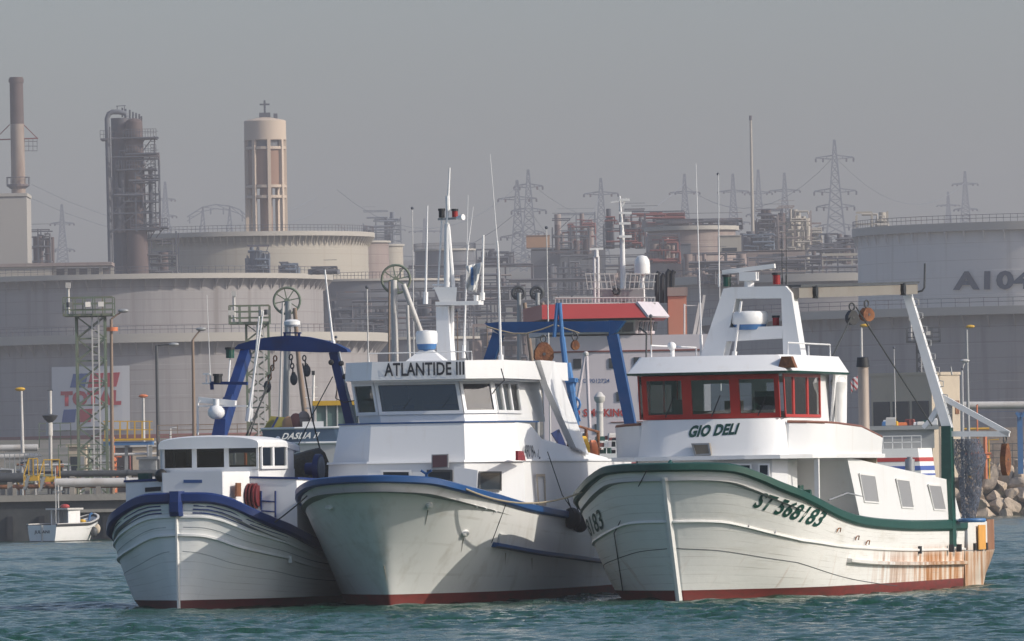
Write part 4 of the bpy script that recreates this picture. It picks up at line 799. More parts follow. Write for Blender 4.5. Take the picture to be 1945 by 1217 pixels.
# after gantry, blue
GX = -18.5
def gx(px_, py_, dx=0): return B.L(px_, py_, x=GX + dx)
mb = MB(); g0, g1 = gx(948, 622), gx(1160, 620); mb.bar(g0, g1, .3, .27); g = B.b(mb, 'stern_gantry', 'blue')
for (q, nm) in (([(920, 614), (950, 611), (950, 636)], 0), ([(1186, 609), (1156, 608), (1156, 640), (1170, 630)], 0)): mb = MB(); mb.prism([gx(*p, .14) for p in q], (-.28, 0, 0)); mb.build('gantry_gusset', 'blue', g)
mb = MB(); mb.bar(gx(947, 634), gx(918, 720), .26, .24, up=(1, 0, 0)); mb.build('gantry_leg', 'blue', g)
mb = MB(); mb.bar(gx(1164, 636), gx(1203, 832), .26, .24, up=(1, 0, 0)); mb.build('gantry_leg', 'blue', g)
# hydraulic post and lattice, paler blue
mb = MB(); mb.cyl(gx(1068, 640, 1.5), gx(1075, 700, 1.5), .07, n=8); mb.cyl(gx(1063, 575, 1.5), gx(1068, 640, 1.5), .05, n=8); mb.cyl(gx(1076, 690, 1.5), gx(1086, 745, 1.5), .11, n=8); mb.cyl(gx(1053, 640, 1.5), gx(1059, 575, 1.5), .05, n=8)
mb.cyl(gx(1086, 745, 1.5), gx(1098, 815, 1.5), .09, .05, n=8); mb.bb(gx(1073, 726, 1.7), gx(1098, 718, 1.3)); mb.bar(gx(1074, 800, 1.5), gx(1095, 720, 1.5), .04); mb.bar(gx(1102, 800, 1.5), gx(1076, 720, 1.5), .04); B.b(mb, 'crane_post', 'light_blue')
mb = MB(); mb.tube([gx(1088 + 14 * math.cos(a), 768 + 14 * math.sin(a), 1.5) for a in [i * math.pi / 6 for i in range(12)]], .03, 6, closed=True); B.b(mb, 'crane_sheave', 'light_blue')
# brown working-deck frame aft of the casing and oilskins drying on it
fr_ = MB()
for x, y0, y1 in ((1093, 808, 892), (1113, 812, 895), (1136, 818, 902), (1080, 806, 850)): fr_.cyl(B.L(x, y1, y=1.9), B.L(x, y0, y=1.9), .04, n=6)
for q in (((1078, 805), (1094, 808), (1136, 820)), ((1082, 846), (1140, 852))): fr_.tube([B.L(*p, y=1.9) for p in q], .03, 6)
B.b(fr_, 'deck_frame', 'rust')
bpb = gx(1033, 640, .6); block('pulley_block', 'big rusty pulley block hanging from the middle of the blue gantry', B.W(gx(1032, 636, .3)), .75, 'rust', .24, .2)
block('pulley_block', 'small pointed rusty block hanging below the right half of the blue gantry', B.W(gx(1092, 632, .3)), .42, 'rust', .10, .2)
rope('gantry_rope', 'pale slack rope drooping along the front of the blue gantry beam', [B.W(gx(x, y, .25)) for x, y in ((925, 620), (948, 627), (975, 633), (1000, 633), (1030, 625), (1053, 616), (1075, 624), (1100, 632))], .02, 'rope', 'rope', 0, 4)
# oilskins
def garment(px_, py_, m, lab, h=.6, w_=.34):
    p = B.L(px_, py_, y=1.98); t = MB(); rg = []
    for k, (f, wd) in enumerate(((0, .95), (.35, 1.05), (.7, 1.0), (.9, .8), (1.0, .25))):
        rg.append([Vector((math.cos(i * math.pi / 5) * w_ / 2 * wd * (1 + .13 * math.sin(i * 3 + k)), math.sin(i * math.pi / 5) * .09 * (1 + .3 * math.cos(i * 2 + k)), f * h - h)) for i in range(10)])
    t.loft(rg); o = t.build('oilskin', m, smooth=True); o.location = B.W(p); o.rotation_euler = (0, 0, B.rz + 1.2); tag(o, lab, 'oilskin', 'oilskins hung on the brown deck frame')
garment(1107, 828, 'yellow', 'bright yellow oilskin hung on the brown frame behind the blue-railed trawler', .75, .34); garment(1126, 836, 'orange', 'orange and green oilskin hung right of the yellow one', .6, .26); garment(1086, 832, 'dark', 'dark oilskin hung left of the yellow one', .6, .25)
mb = MB(); mb.loft([[Vector((x_, y_, z_)) for x_, y_ in ((-.15, -.1), (.15, -.1), (.15, .1), (-.15, .1))] for z_ in (0, .8)]); 
# flag of trawler B
def flag(name, lab, pts, th, m, stripes=None):
    o0 = pts[0][0].copy(); nr, nc = len(pts), len(pts[0]); mb = MB()
    vs = [p - o0 for r in pts for p in r]; fs = [(i * nc + j, i * nc + j + 1, (i + 1) * nc + j + 1, (i + 1) * nc + j) for i in range(nr - 1) for j in range(nc - 1)]
    mb.add(vs, fs); o = mb.build(name, m, smooth=True); o.location = o0; s_ = o.modifiers.new('solidify', 'SOLIDIFY'); s_.thickness = th; tag(o, lab, 'flag'); return o
mat('flag_cloth', (.62, .62, .60), .8, var=.05, scale=2)
n, l, b = nodes_of(M['flag_cloth']); tc = n.new('ShaderNodeTexCoord'); sp = n.new('ShaderNodeSeparateXYZ'); l.new(tc.outputs['Generated'], sp.inputs[0])
def between(sock, lo, hi):
    a = n.new('ShaderNodeMath'); a.operation = 'GREATER_THAN'; a.inputs[1].default_value = lo; l.new(sock, a.inputs[0]); c = n.new('ShaderNodeMath'); c.operation = 'LESS_THAN'; c.inputs[1].default_value = hi; l.new(sock, c.inputs[0]); d = n.new('ShaderNodeMath'); d.operation = 'MULTIPLY'; l.new(a.outputs[0], d.inputs[0]); l.new(c.outputs[0], d.inputs[1]); return d.outputs[0]
dd = n.new('ShaderNodeMath'); dd.operation = 'MULTIPLY'; l.new(between(sp.outputs['X'], .32, .5), dd.inputs[0]); l.new(between(sp.outputs['Z'], .25, .85), dd.inputs[1])
mx_ = n.new('ShaderNodeMix'); mx_.data_type = 'RGBA'; l.new(dd.outputs[0], mx_.inputs[0]); l.new(b.inputs['Base Color'].links[0].from_socket, mx_.inputs[6]); mx_.inputs[7].default_value = (.12, .25, .5, 1); l.new(mx_.outputs[2], b.inputs['Base Color'])
rows_ = []
for i in range(9):
    f = i / 8; row = []
    for j in range(7):
        g_ = j / 6; xl, xr = lerp(884, 889, f) + 3 * math.sin(f * 5), lerp(914, 905, f); yt, yb = lerp(505, 498, g_), lerp(550, 556, g_)
        row.append(B.W(mx(lerp(xl, xr, g_), lerp(yt, yb, f), .12 * math.sin(g_ * 7 + f * 4))))
    rows_.append(row)
flag('pennant_flag', 'small white flag with a blue mark flying beside the tall white mast', rows_, .01, 'flag_cloth')
# mooring line B - C and fenders
pB = B.W(hb.at(*hb.find(880, 925), 1, .1) + Vector((0, 0, .05))); pC = C.W(hc.at(*hc.find(1112, 935, -1), -1, .1) + Vector((0, 0, .05)))
rope('mooring_line', 'pale mooring line sagging between the blue and the green gunwale', [pB, pC], .022, 'rope', 'mooring line', .28)
for i, (x, y, dz, sc2) in enumerate(((1086, 984, 0, 1), (1101, 992, -.1, .95))):
    t, k = hb.find(x - 8, 985); c = B.W(hb.at(t, .95, 1, .28 + .18 * i)) ; c.z = P(x, y, c.y).z; c.x = P(x, y, c.y).x
    t_ = thing('round_fender', ['left one of two black ball fenders squeezed between the blue and green hulls', 'right one of two black ball fenders squeezed between the blue and green hulls'][i], 'fender', c, 0, 'black ball fenders between the hulls')
    mb = MB(); mb.sphere((0, 0, 0), .25 * sc2, 20, (.85, .85, 1.0)); mb.build('fender_ball', 'black_rubber', t_, smooth=True); mb = MB(); mb.tube([(0, 0, .2), (-.06, 0, .36), (-.1, 0, .5)], .015, 6); mb.build('lanyard', 'dark_rope', t_)
rope('fender_line', 'thin dark line hanging from the casing side to the ball fenders', [B.W(B.L(1040, 858, y=2.45)), B.W(B.L(1068, 940, y=2.6)), B.W(B.L(1092, 975, y=2.75))], .012)

for y in (-.45, .45): mb = MB(); mb.bar((-3.77, y, 4.46), (-3.83, y + .25, 4.78), .018); B.b(mb, 'wiper', 'dark')
mb = MB(); mb.tube([(-3.6, -1.2, 5.52), (-3.6, -1.2, 5.72), (-3.6, 1.2, 5.72), (-3.6, 1.2, 5.52)], .014, 5); B.b(mb, 'roof_rail', 'white_paint')
mb = MB(); mb.tube([B.L(884, 668, x=-5), B.L(893, 705, x=-4.5), B.L(885, 735, x=-4.3), B.L(862, 742, x=-4.1), B.L(850, 755, x=-3.9)], .012, 5); B.b(mb, 'antenna_cable', 'dark')
mb = MB(); mb.tube([B.L(952, 700, y=1.95), B.L(958, 722, y=1.97), B.L(944, 735, y=1.8), B.L(935, 748, y=1.7)], .014, 5); B.b(mb, 'antenna_cable', 'dark')
mb = MB(); mb.tube([Vector((-3.55, -1.95, 4.9)), Vector((-3.6, -2.0, 4.72)), Vector((-3.8, -1.85, 4.62)), Vector((-4.2, -1.7, 4.66))], .012, 5); B.b(mb, 'antenna_cable', 'dark')
for (x, y) in ((1010, 868), (1024, 870), (1040, 873), (1058, 876), (1075, 880)):
    p = B.L(x, y, y=2.34); mb = MB(); mb.cyl(p, p + Vector((0, .03, 0)), .03, n=8); B.b(mb, 'bolt_head', 'grey_metal')
mat('scuff', (.30, .27, .22), .8, var=.3, scale=6)
rs = random.Random(8)
for (x, y) in ((880, 1022), (813, 968), (700, 1080), (960, 1050), (1010, 1060)):
    t_, k_ = hb.find(x, y, 1); mb = MB(); pts = [hb.at(t_, max(.02, k_ - j * .03), 1, .004) for j in range(5)]; mb.tube(pts, [.012, .009, .006, .004, .002], 5); B.b(mb, 'drip_stain', 'scuff')
# ================================================================== BOAT A: navy-railed wooden trawler, left
A = Boat('fishing_trawler', 'small white wooden trawler with navy gunwale and a curved blue goalpost gantry', 'trawler', 340, 1158, 200, 15)
ha = Hull(A, .06, 12.8, 12.4,
    [(0, .12, 2.51), (.10, .62, 2.50), (.25, .97, 2.44), (.6, 1.62, 2.12), (1.1, 1.88, 1.94), (1.83, 2.11, 1.75), (3.9, 2.22, 1.38), (7, 2.2, 1.2), (12.8, 1.5, 1.3)],
    [(0, .05), (.3, .24), (1, .85), (2, 1.5), (4, 1.9), (8, 1.9), (12.4, 1.1)],
    [(0, 1.3), (.6, 1.0), (2, .64), (5, .6), (12, .9)], lambda t: .22)
mat('hull_a', (.77, .765, .74), .40, var=.05, scale=1.2, dirt=(.42, .38, .32), damt=.22, dscale=(.5, .5, 3.0), bump=.10, bscale=5)
planks('hull_a', 14, .6)
ha.build('hull_a', 'antifoul', 'grey_metal')
ha.rail('navy', lambda t: .25, .09, n=80, dz=0)
mb = MB(); mb.loft([[Vector((x + dx, dy, z)) for dx, dy in ((.02, .16), (.15, .10), (.15, -.10), (.02, -.16), (-.25, -.12), (-.25, .12))] for x, z in ((.06, 2.66), (.10, 2.42), (.10, 2.20), (.04, 2.1))]); A.b(mb, 'stem_head', 'navy')
mb = MB(); mb.loft([[Vector((ha.at(0, k).x + dx, dy, ha.at(0, k).z)) for dx, dy in ((.07, .02), (.07, -.02), (-.10, -.07), (-.10, .07))] for k in (-.2, 0, .3, .6, .86)]); A.b(mb, 'stem_post', 'hull_a')
ha.rail('white_paint', .055, .04, k=lambda t: float(np.interp(t, [0, .15, .45, 1], [.83, .83, .82, .8])), name='rubbing_strake', n=60)
ha.rail('white_paint', .07, .06, k=lambda t: float(np.interp(t, [0, .15, .45, 1], [.67, .66, .64, .6])), name='rubbing_strake', n=60)
for k0_, k1_ in ((.74, .72), (.53, .44)): ha.rail('grey_metal', .014, .006, k=lambda t, a=k0_, b=k1_: float(np.interp(t, [0, .4, 1], [a, b, b])), name='plank_seam', n=50, t0=.02)
for sd_ in (1, -1):
    for i in range(3):
        mb = MB(); pts = []
        e = [.30, .25, .19][i] * (1.25 if sd_ > 0 else 1)
        for j in range(9): t = lerp(.04, e, j / 8); kk = .93 - .032 * i; pts.append(ha.at(t, kk, sd_, .012))
        rg = [[p + Vector((0, 0, .016 * (1 - .6 * j / 8))), p - Vector((0, 0, .016 * (1 - .6 * j / 8)))] for j, p in enumerate(pts)]
        mb.loft(rg, False, False, closed=False); A.b(mb, 'bow_stripe', 'navy')
t, k = ha.find(552, 1062); c = ha.at(t, k, 1); mb = MB(); mb.box(c + Vector((0, .02, 0)), (.35, .08, .16), .1); A.b(mb, 'scupper_block', 'white_paint')
# shelter deck house, full width, with a narrower fore block
def axp(px_, py_, x): return A.L(px_, py_, x=x)
zsh = 3.02
sh = [(-2.58, .9), (-2.62, 2.02), (-4.4, 2.10), (-9.5, 2.08), (-9.5, -2.08), (-4.4, -2.10), (-2.62, -2.02), (-2.58, -.9)]
zl = [2.92, 2.88, 2.84, 2.70]; zl = zl + zl[::-1]
mb = MB(); mb.loft([[Vector((x, y, 1.2)) for x, y in sh], [Vector((x, y, z)) for (x, y), z in zip(sh, zl)]]); dh = A.b(mb, 'deck_house', 'house_white')
mb = MB(); mb.loft([[Vector((x + .03 * (x > -5), y * 1.02, z + .002)) for (x, y), z in zip(sh, zl)], [Vector((x + .03 * (x > -5), y * 1.02, z + .05)) for (x, y), z in zip(sh, zl)]]); mb.build('house_trim', 'navy', dh)
fb = [(-1.2, .70), (-1.22, .72), (-2.7, .95), (-2.7, -.95), (-1.22, -.72), (-1.2, -.70)]
mb = MB(); mb.loft([[Vector((x, y, 1.9)) for x, y in fb], [Vector((x, y, 3.08)) for x, y in fb]]); fo = A.b(mb, 'fore_cabin', 'house_white')
mb = MB(); q = [axp(349, 917, -1.195), axp(384, 917, -1.195), axp(384, 911, -1.195), axp(349, 911, -1.195)]; mb.slab(q, .01, (1, 0, 0)); mb.build('name_plate', 'letter_blue', fo)
q0_ = [axp(350, 916.5, -1.18), axp(383, 916.5, -1.18), axp(383, 911.5, -1.18), axp(350, 911.5, -1.18)]
mb = MB(); mb.slab([A.L(276, 934, x=-2.6), A.L(306, 932, x=-2.6), A.L(306, 924, x=-2.6), A.L(276, 926, x=-2.6)], .02, (1, 0, 0)); A.b(mb, 'painted_opening', 'dark')  # flat dark slab painted in place of the shadowed opening in the wall
q = [A.L(446, 943, y=.9), A.L(455, 943, y=.9), A.L(455, 917, y=.9), A.L(447, 917, y=.9)]; mb = MB(); mb.slab(q, .04, (0, 1, 0)); A.b(mb, 'cabin_locker', 'rust')
# wheelhouse
zs, zh = 3.13, 3.69
wpl = sym([(-2.60, .95), (-2.63, 1.12), (-5.4, 1.16)])
mb = MB(); mb.loft([[Vector((x, y, 2.9)) for x, y in wpl], [Vector((x, y, zs)) for x, y in wpl]]); wa = A.b(mb, 'wheelhouse', 'house_white')
yy = [-1.14, -.38, .38, 1.14]
for i in range(3):
    q = [Vector((-2.64, yy[i], zs)), Vector((-2.64, yy[i + 1], zs)), Vector((-2.64, yy[i + 1], zh)), Vector((-2.64, yy[i], zh))]
    win(A, q, (1, 0, 0), 'house_white', 'glass_dark', fw=.055, t=.04, parent=wa)
for sgn in (1, -1):
    for a, b_ in ((-2.66, -3.6), (-3.6, -4.7)):
        q = [Vector((a, sgn * 1.16, zs - .0)), Vector((b_, sgn * 1.16, zs)), Vector((b_, sgn * 1.16, zh)), Vector((a, sgn * 1.16, zh))]; win(A, q, (0, sgn, 0), 'house_white', 'glass_dark', fw=.07, t=.04, parent=wa)
mb = MB(); mb.bb((-5.4, -1.15, zs), (-5.3, -.5, zh)); mb.bb((-5.4, .3, zs), (-5.3, 1.15, zh)); mb.build('rear_bulkhead', 'interior', wa)
mb = MB(); mb.bb((-5.3, 1.1, zs), (-4.7, 1.17, zh)); mb.bb((-5.3, -1.17, zs), (-4.7, -1.1, zh)); mb.build('side_panel', 'house_white', wa)
mb = MB(); mb.bb((-3.4, -.9, zs - .05), (-3.0, .9, zs + .1)); mb.bb((-3.3, -.2, zs + .1), (-3.2, .05, zs + .35)); mb.build('console', 'interior', wa)
mb = MB(); rg = []
for x, zc, yw in ((-2.45, 3.71, 1.18), (-2.6, 3.74, 1.2), (-4.4, 3.73, 1.22), (-5.7, 3.62, 1.2)):
    top = [Vector((x, yw * math.cos(a), zc + .17 * math.sin(a) ** .8)) for a in [math.pi * i / 14 for i in range(15)]]
    rg.append(top + [Vector((x, -yw, zc - .10)), Vector((x, yw, zc - .10))])
mb.loft(rg); ra_ = A.b(mb, 'wheelhouse_roof', 'house_white', smooth=True, angle=30)
# blue goalpost gantry aft with curved beam
GX = -9.2
def ga(px_, py_, dx=0): return A.L(px_, py_, x=GX + dx)
prof_ = [(443, 663), (452, 654), (490, 643), (520, 639), (548, 637), (580, 639), (615, 646), (640, 654), (658, 663), (660, 668), (650, 669), (600, 669), (548, 667), (500, 665), (452, 663)]
mb = MB(); mb.prism([ga(*p, .15) for p in prof_], (-.3, 0, 0)); gg = A.b(mb, 'gantry', 'royal')
mb = MB(); mb.bar(ga(634, 668), ga(668, 812), .20, .20, up=(1, 0, 0)); mb.build('gantry_leg', 'royal', gg)
mb = MB(); mb.bar(ga(468, 668), A.L(437, 760, x=GX + 2), .22, .22, up=(1, 0, 0)); mb.bar(A.L(437, 760, x=GX + 2), A.L(413, 840, x=-5), .24, .26, up=(1, 0, 0)); mb.build('gantry_leg', 'royal', gg)
mb = MB(); mb.loft([[A.L(x, y, x=-4.6) for x, y in ((400, 836), (426, 836), (428, 796), (408, 796))], [A.L(x, y, x=-5.1) for x, y in ((400, 836), (426, 836), (428, 796), (408, 796))]]); mb.build('mast_step', 'royal', gg)
mb = MB(); mb.bar(A.L(402, 727, x=-7), A.L(470, 728, x=-7), .10, .07); mb.bar(A.L(402, 727, x=-7), A.L(403, 740, x=-7), .07); mb.build('mast_crosstree', 'navy', gg)
nav_lamp(A, A.L(414, 727, x=-7), 'dark', gg, .10, .16); nav_lamp(A, A.L(437, 680, x=-7.2), 'green_lamp', gg, .10, .2)
mb = MB(); mb.cyl(A.L(434, 726, x=-7), A.L(437, 681, x=-7.2), .02, n=6); mb.cyl(A.L(392, 727, x=-7), A.L(392, 712, x=-7), .015, n=6); mb.build('lamp_stem', 'white_paint', gg)
mb = MB(); mb.bar(A.L(386, 710, x=-7), A.L(398, 710, x=-7), .05, .04); mb.bar(A.L(385, 728, x=-7), A.L(399, 728, x=-7), .06, .03); mb.build('wind_vane', 'white_paint', gg)
# radar: scanner bar and pale gearbox on the blue step
mb = MB(); mb.bar(A.L(378, 759, x=-5.4), A.L(448, 766, x=-5.4), .16, .13); sc = A.b(mb, 'scanner_bar', 'white_paint'); mb = MB(); c = A.L(411, 783, x=-5.2); mb.sphere(c, .2, 16, (1, 1, .85)); mb.cyl(c, c + Vector((0, 0, .3)), .07); mb.build('scanner_gearbox', 'white_paint', sc, smooth=True)
mb = MB(); mb.tube([A.L(376, 826, x=-5.2), A.L(376, 766, x=-5.2), A.L(380, 760, x=-5.2)], .02, 6); mb.bar(A.L(376, 771, x=-5.2), A.L(470, 771, x=-5.2), .05, .03); A.b(mb, 'scanner_frame', 'white_paint')
mb = MB(); c = ga(555, 620, .0); mb.lathe(c, [(.15, 0), (.19, .04), (.19, .12), (.12, .16), (.01, .17)], 16); mb.cyl(c - Vector((0, .1, .12)), c - Vector((0, .1, 0)), .03); mb.build('antenna_dome', 'white_paint', gg, smooth=True)
mb = MB(); mb.bar(ga(541, 642), ga(541, 632), .05); mb.bar(ga(568, 642), ga(568, 632), .05); mb.bar(ga(538, 632), ga(572, 632), .08, .03); mb.build('dome_bracket', 'royal', gg)
for (x0_, y0_, x1_, y1_, dx) in ((634, 665, 617, 512, 0), (475, 800, 492, 600, 2.5), (470, 800, 500, 590, 2.8)): whip(A, ga(x0_, y0_, dx), ga(x1_, y1_, dx), .03, .018, gg)
whip(A, A.L(400, 730, x=-7), A.L(393, 560, x=-7), .01, .004, gg)
mb = MB(); mb.cyl(ga(644, 668, .2), ga(660, 745, .2), .03, n=6); mb.cyl(ga(660, 745, .2), ga(678, 812, .2), .035, n=6); mb.build('gantry_stay', 'grey_metal', gg)
for x, y in ((629, 688), (655, 715), (648, 690)): mb = MB(); mb.sphere(ga(x, y, .2), .07, 8); mb.build('gantry_fitting', 'dark', gg)
# chains with blocks below the gantry
for i, (x0_, y0_, x1_, y1_, lab) in enumerate(((524, 676, 508, 730, 'leftmost short rusty chain hook hung under the curved blue gantry'), (552, 674, 558, 716, 'middle dark chain block hung under the curved blue gantry'), (577, 676, 583, 700, 'rightmost small dark chain block hung under the curved blue gantry'))):
    a, b_ = A.W(ga(x0_, y0_)), A.W(ga(x1_, y1_)); t_ = thing('chain_tackle', lab, 'chain tackle', b_, 0, 'chain tackles under the blue gantry')
    n_l = int((a - b_).length / .1); mb = MB()
    for j in range(n_l):
        c = lerp(a - b_, Vector((0, 0, 0)), (j + .5) / n_l); ph = j % 2 * math.pi / 2
        mb.tube([c + Vector((math.cos(ph) * .04 * math.cos(q_), math.sin(ph) * .04 * math.cos(q_), .065 * math.sin(q_))) for q_ in [k_ * math.pi / 4 for k_ in range(8)]], .017, 5, closed=True)
    mb.build('chain', 'rust' if i == 0 else 'dark_metal', t_); mb = MB(); mb.sphere((0, 0, -.05), .09, 10, (1, .6, 1.6)); mb.build('hook_block', 'dark_metal', t_)
rope('steel_cable', 'dark cable running from the leftmost chain hook down to the navy trawler wheelhouse', [A.W(ga(508, 735)), A.W(A.L(458, 850, x=-5.2))], .022, cat='cable')
rope('steel_cable', 'second dark cable slanting beside the leftmost chain to the deckhouse roof', [A.W(ga(520, 690)), A.W(A.L(466, 852, x=-5.2))], .014, cat='cable')
rope('rigging_line', 'dark line slanting from the gantry left side down to the deck by the nets', [A.W(ga(575, 690)), A.W(ga(592, 790)), A.W(ga(612, 870))], .02, cat='line')
rope('rigging_line', 'dark line slanting from the right gantry leg down to the pale deck gear', [A.W(ga(632, 715)), A.W(ga(592, 790)), A.W(ga(560, 860))], .012, cat='line')
# net heap, drum, ladder, red winch on the port side
p = A.W(A.L(574, 905, y=.6)); t_ = thing('net_pile', 'tall brown heap of trawl net behind the navy-railed wheelhouse', 'net', (p.x, p.y, 2.6), A.rz)
rg = []
for z_, w_ in ((0, .62), (.3, .66), (.6, .60), (.9, .55), (1.02, .42)): rg.append([Vector((math.cos(i * math.pi / 9) * w_ * (1.2 + .12 * math.sin(i * 2.7 + z_ * 5)), math.sin(i * math.pi / 9) * w_ * (1 + .1 * math.sin(i * 1.9 + z_ * 7)), z_ - (.25 * (math.cos(i * math.pi / 9 + 1) + 1) / 2 if z_ > .8 else 0))) for i in range(18)])
mb = MB(); mb.loft(rg); mb.build('trawl_net', 'net', t_, smooth=True, angle=60)
a = A.L(605, 890, y=1.5); mb = MB(); mb.cyl(a + Vector((0, -.06, 0)), a + Vector((0, .06, 0)), .34, n=24); mb.cyl(a + Vector((0, -.3, 0)), a + Vector((0, -.06, 0)), .14, n=16); 
for i in range(1): A.b(mb, 'winch_drum', 'navy', smooth=True)
mb = MB(); mb.cyl(a + Vector((0, .061, 0)), a + Vector((0, .08, 0)), .28, n=24); A.b(mb, 'drum_rim', 'grey_metal')
a = A.L(482, 940, x=-2.5); mb = MB(); mb.cyl(a + Vector((0, .12, -.02)), a + Vector((0, -.16, -.02)), .24, n=18)
for dx in (-.12, -.04, .04): mb.cyl(a + Vector((0, dx, -.02)), a + Vector((0, dx + .03, -.02)), .29, n=18)
mat('dark_red', (.12, .012, .015), .5, var=.3, scale=4); A.b(mb, 'hose_reel', 'dark_red', smooth=True, angle=30)
mb = MB()
for x in (496, 523): mb.cyl(A.L(x, 985 if x > 500 else 968, x=-2.57), A.L(x, 932, x=-2.57), .022, n=6)
for y in (953, 972): mb.cyl(A.L(496, y - 2, x=-2.57), A.L(523, y, x=-2.57), .018, n=6)
A.b(mb, 'boarding_ladder', 'navy')
mb = MB(); mb.bb((-3.0, -1.75, 2.92), (-2.7, -1.5, 3.08)); A.b(mb, 'fish_box', 'green')
mb = MB(); mb.sphere((-2.45, -1.12, 3.02), .15, 14); A.b(mb, 'deck_buoy', 'black_rubber', smooth=True)
for (x, y, m_) in ((528, 838, 'white_paint'),): mb = MB(); c = A.L(x, y, x=-5.6); mb.sphere(c, .08, 10, (1, 1, 1.5)); A.b(mb, 'deck_light', m_, smooth=True)
# bow line A - B
pa_, pb_ = A.W(ha.at(*ha.find(520, 985), 1, .05)), B.W(hb.at(*hb.find(585, 940, -1), -1, .03))
rope('mooring_line', 'dark taut mooring line from the navy rail to the blue-railed bow', [pa_, pb_], .016, 'dark_rope', 'mooring line', .02)
# ================================================================== FAR: tanks, columns, pylons
mat('tank_grey', (.30, .28, .275), .75, var=.06, scale=.08, dirt=(.14, .13, .13), damt=.35, dscale=(.45, .45, .03))
mat('tank_cream', (.40, .365, .305), .75, var=.05, scale=.08, dirt=(.32, .27, .22), damt=.25, dscale=(.4, .4, .03))
mat('tank_pale', (.38, .355, .32), .75, var=.05, scale=.08, dirt=(.26, .23, .20), damt=.25, dscale=(.4, .4, .03))
mat('tank_brown', (.27, .21, .19), .8, var=.2, scale=.2, dirt=(.38, .33, .28), damt=.4, dscale=(.3, .3, .05))
mat('tank_dark', (.13, .14, .16), .8, var=.15, scale=.1, dirt=(.22, .16, .12), damt=.3, dscale=(.3, .3, .05))
mat('girder_pale', (.42, .39, .34), .7, var=.05, scale=.2)
mat('far_steel', (.075, .085, .105), .7, var=.3, scale=.4, dirt=(.25, .12, .07), damt=.4, dscale=(.2, .2, .1))
mat('far_pipe', (.10, .10, .11), .6, var=.25, scale=.5)
mat('pylon_steel', (.16, .18, .21), .6, var=.1, scale=1)
mat('sign_white', (.62, .61, .61), .7, var=.03, scale=.2)
mat('sign_red', (.45, .02, .03), .7, var=.1, scale=.5)
mat('sign_blue', (.015, .08, .28), .7, var=.1, scale=.5)
mat('dull_red', (.20, .055, .045), .7, var=.2, scale=.5)
mat('far_green', (.10, .15, .12), .7, var=.3, scale=.4)
def seams(name, dz, col, w_=.06, vx=0):
    m = M[name]; n, l, b = nodes_of(m); tc = n.new('ShaderNodeTexCoord'); sp = n.new('ShaderNodeSeparateXYZ'); l.new(tc.outputs['Object'], sp.inputs[0])
    a = n.new('ShaderNodeMath'); a.operation = 'DIVIDE'; a.inputs[1].default_value = dz; l.new(sp.outputs['Z'], a.inputs[0]); f = n.new('ShaderNodeMath'); f.operation = 'FRACT'; l.new(a.outputs[0], f.inputs[0])
    g = n.new('ShaderNodeMath'); g.operation = 'LESS_THAN'; g.inputs[1].default_value = w_; l.new(f.outputs[0], g.inputs[0])
    nz = n.new('ShaderNodeTexNoise'); nz.inputs['Scale'].default_value = .35; l.new(tc.outputs['Object'], nz.inputs[0]); k = n.new('ShaderNodeMath'); k.operation = 'MULTIPLY'; l.new(g.outputs[0], k.inputs[0]); l.new(nz.outputs[0], k.inputs[1])
    # rust runs and wash streaks
    mp = n.new('ShaderNodeMapping'); mp.inputs['Scale'].default_value = (1.1, 1.1, .035); l.new(tc.outputs['Object'], mp.inputs[0]); n2 = n.new('ShaderNodeTexNoise'); n2.inputs['Scale'].default_value = 1.; n2.inputs['Detail'].default_value = 5; l.new(mp.outputs[0], n2.inputs[0])
    r = n.new('ShaderNodeMapRange'); r.inputs[1].default_value = .56; r.inputs[2].default_value = .80; r.inputs[3].default_value = 0; r.inputs[4].default_value = .75; l.new(n2.outputs[0], r.inputs[0]); ad = n.new('ShaderNodeMath'); ad.operation = 'MAXIMUM'; l.new(k.outputs[0], ad.inputs[0]); l.new(r.outputs[0], ad.inputs[1])
    mx = n.new('ShaderNodeMix'); mx.data_type = 'RGBA'; l.new(ad.outputs[0], mx.inputs[0]); l.new(b.inputs['Base Color'].links[0].from_socket, mx.inputs[6]); mx.inputs[7].default_value = (*col, 1); l.new(mx.outputs[2], b.inputs['Base Color'])
seams('tank_grey', 1.9, (.17, .145, .13)); seams('tank_cream', 2.1, (.33, .27, .21)); seams('tank_brown', 1.6, (.13, .09, .08))
def rect_of(x0, x1, Y): return P(x0, 700, Y).x, P(x1, 700, Y).x
def zof(px_, py_, Y): return P(px_, py_, Y).z
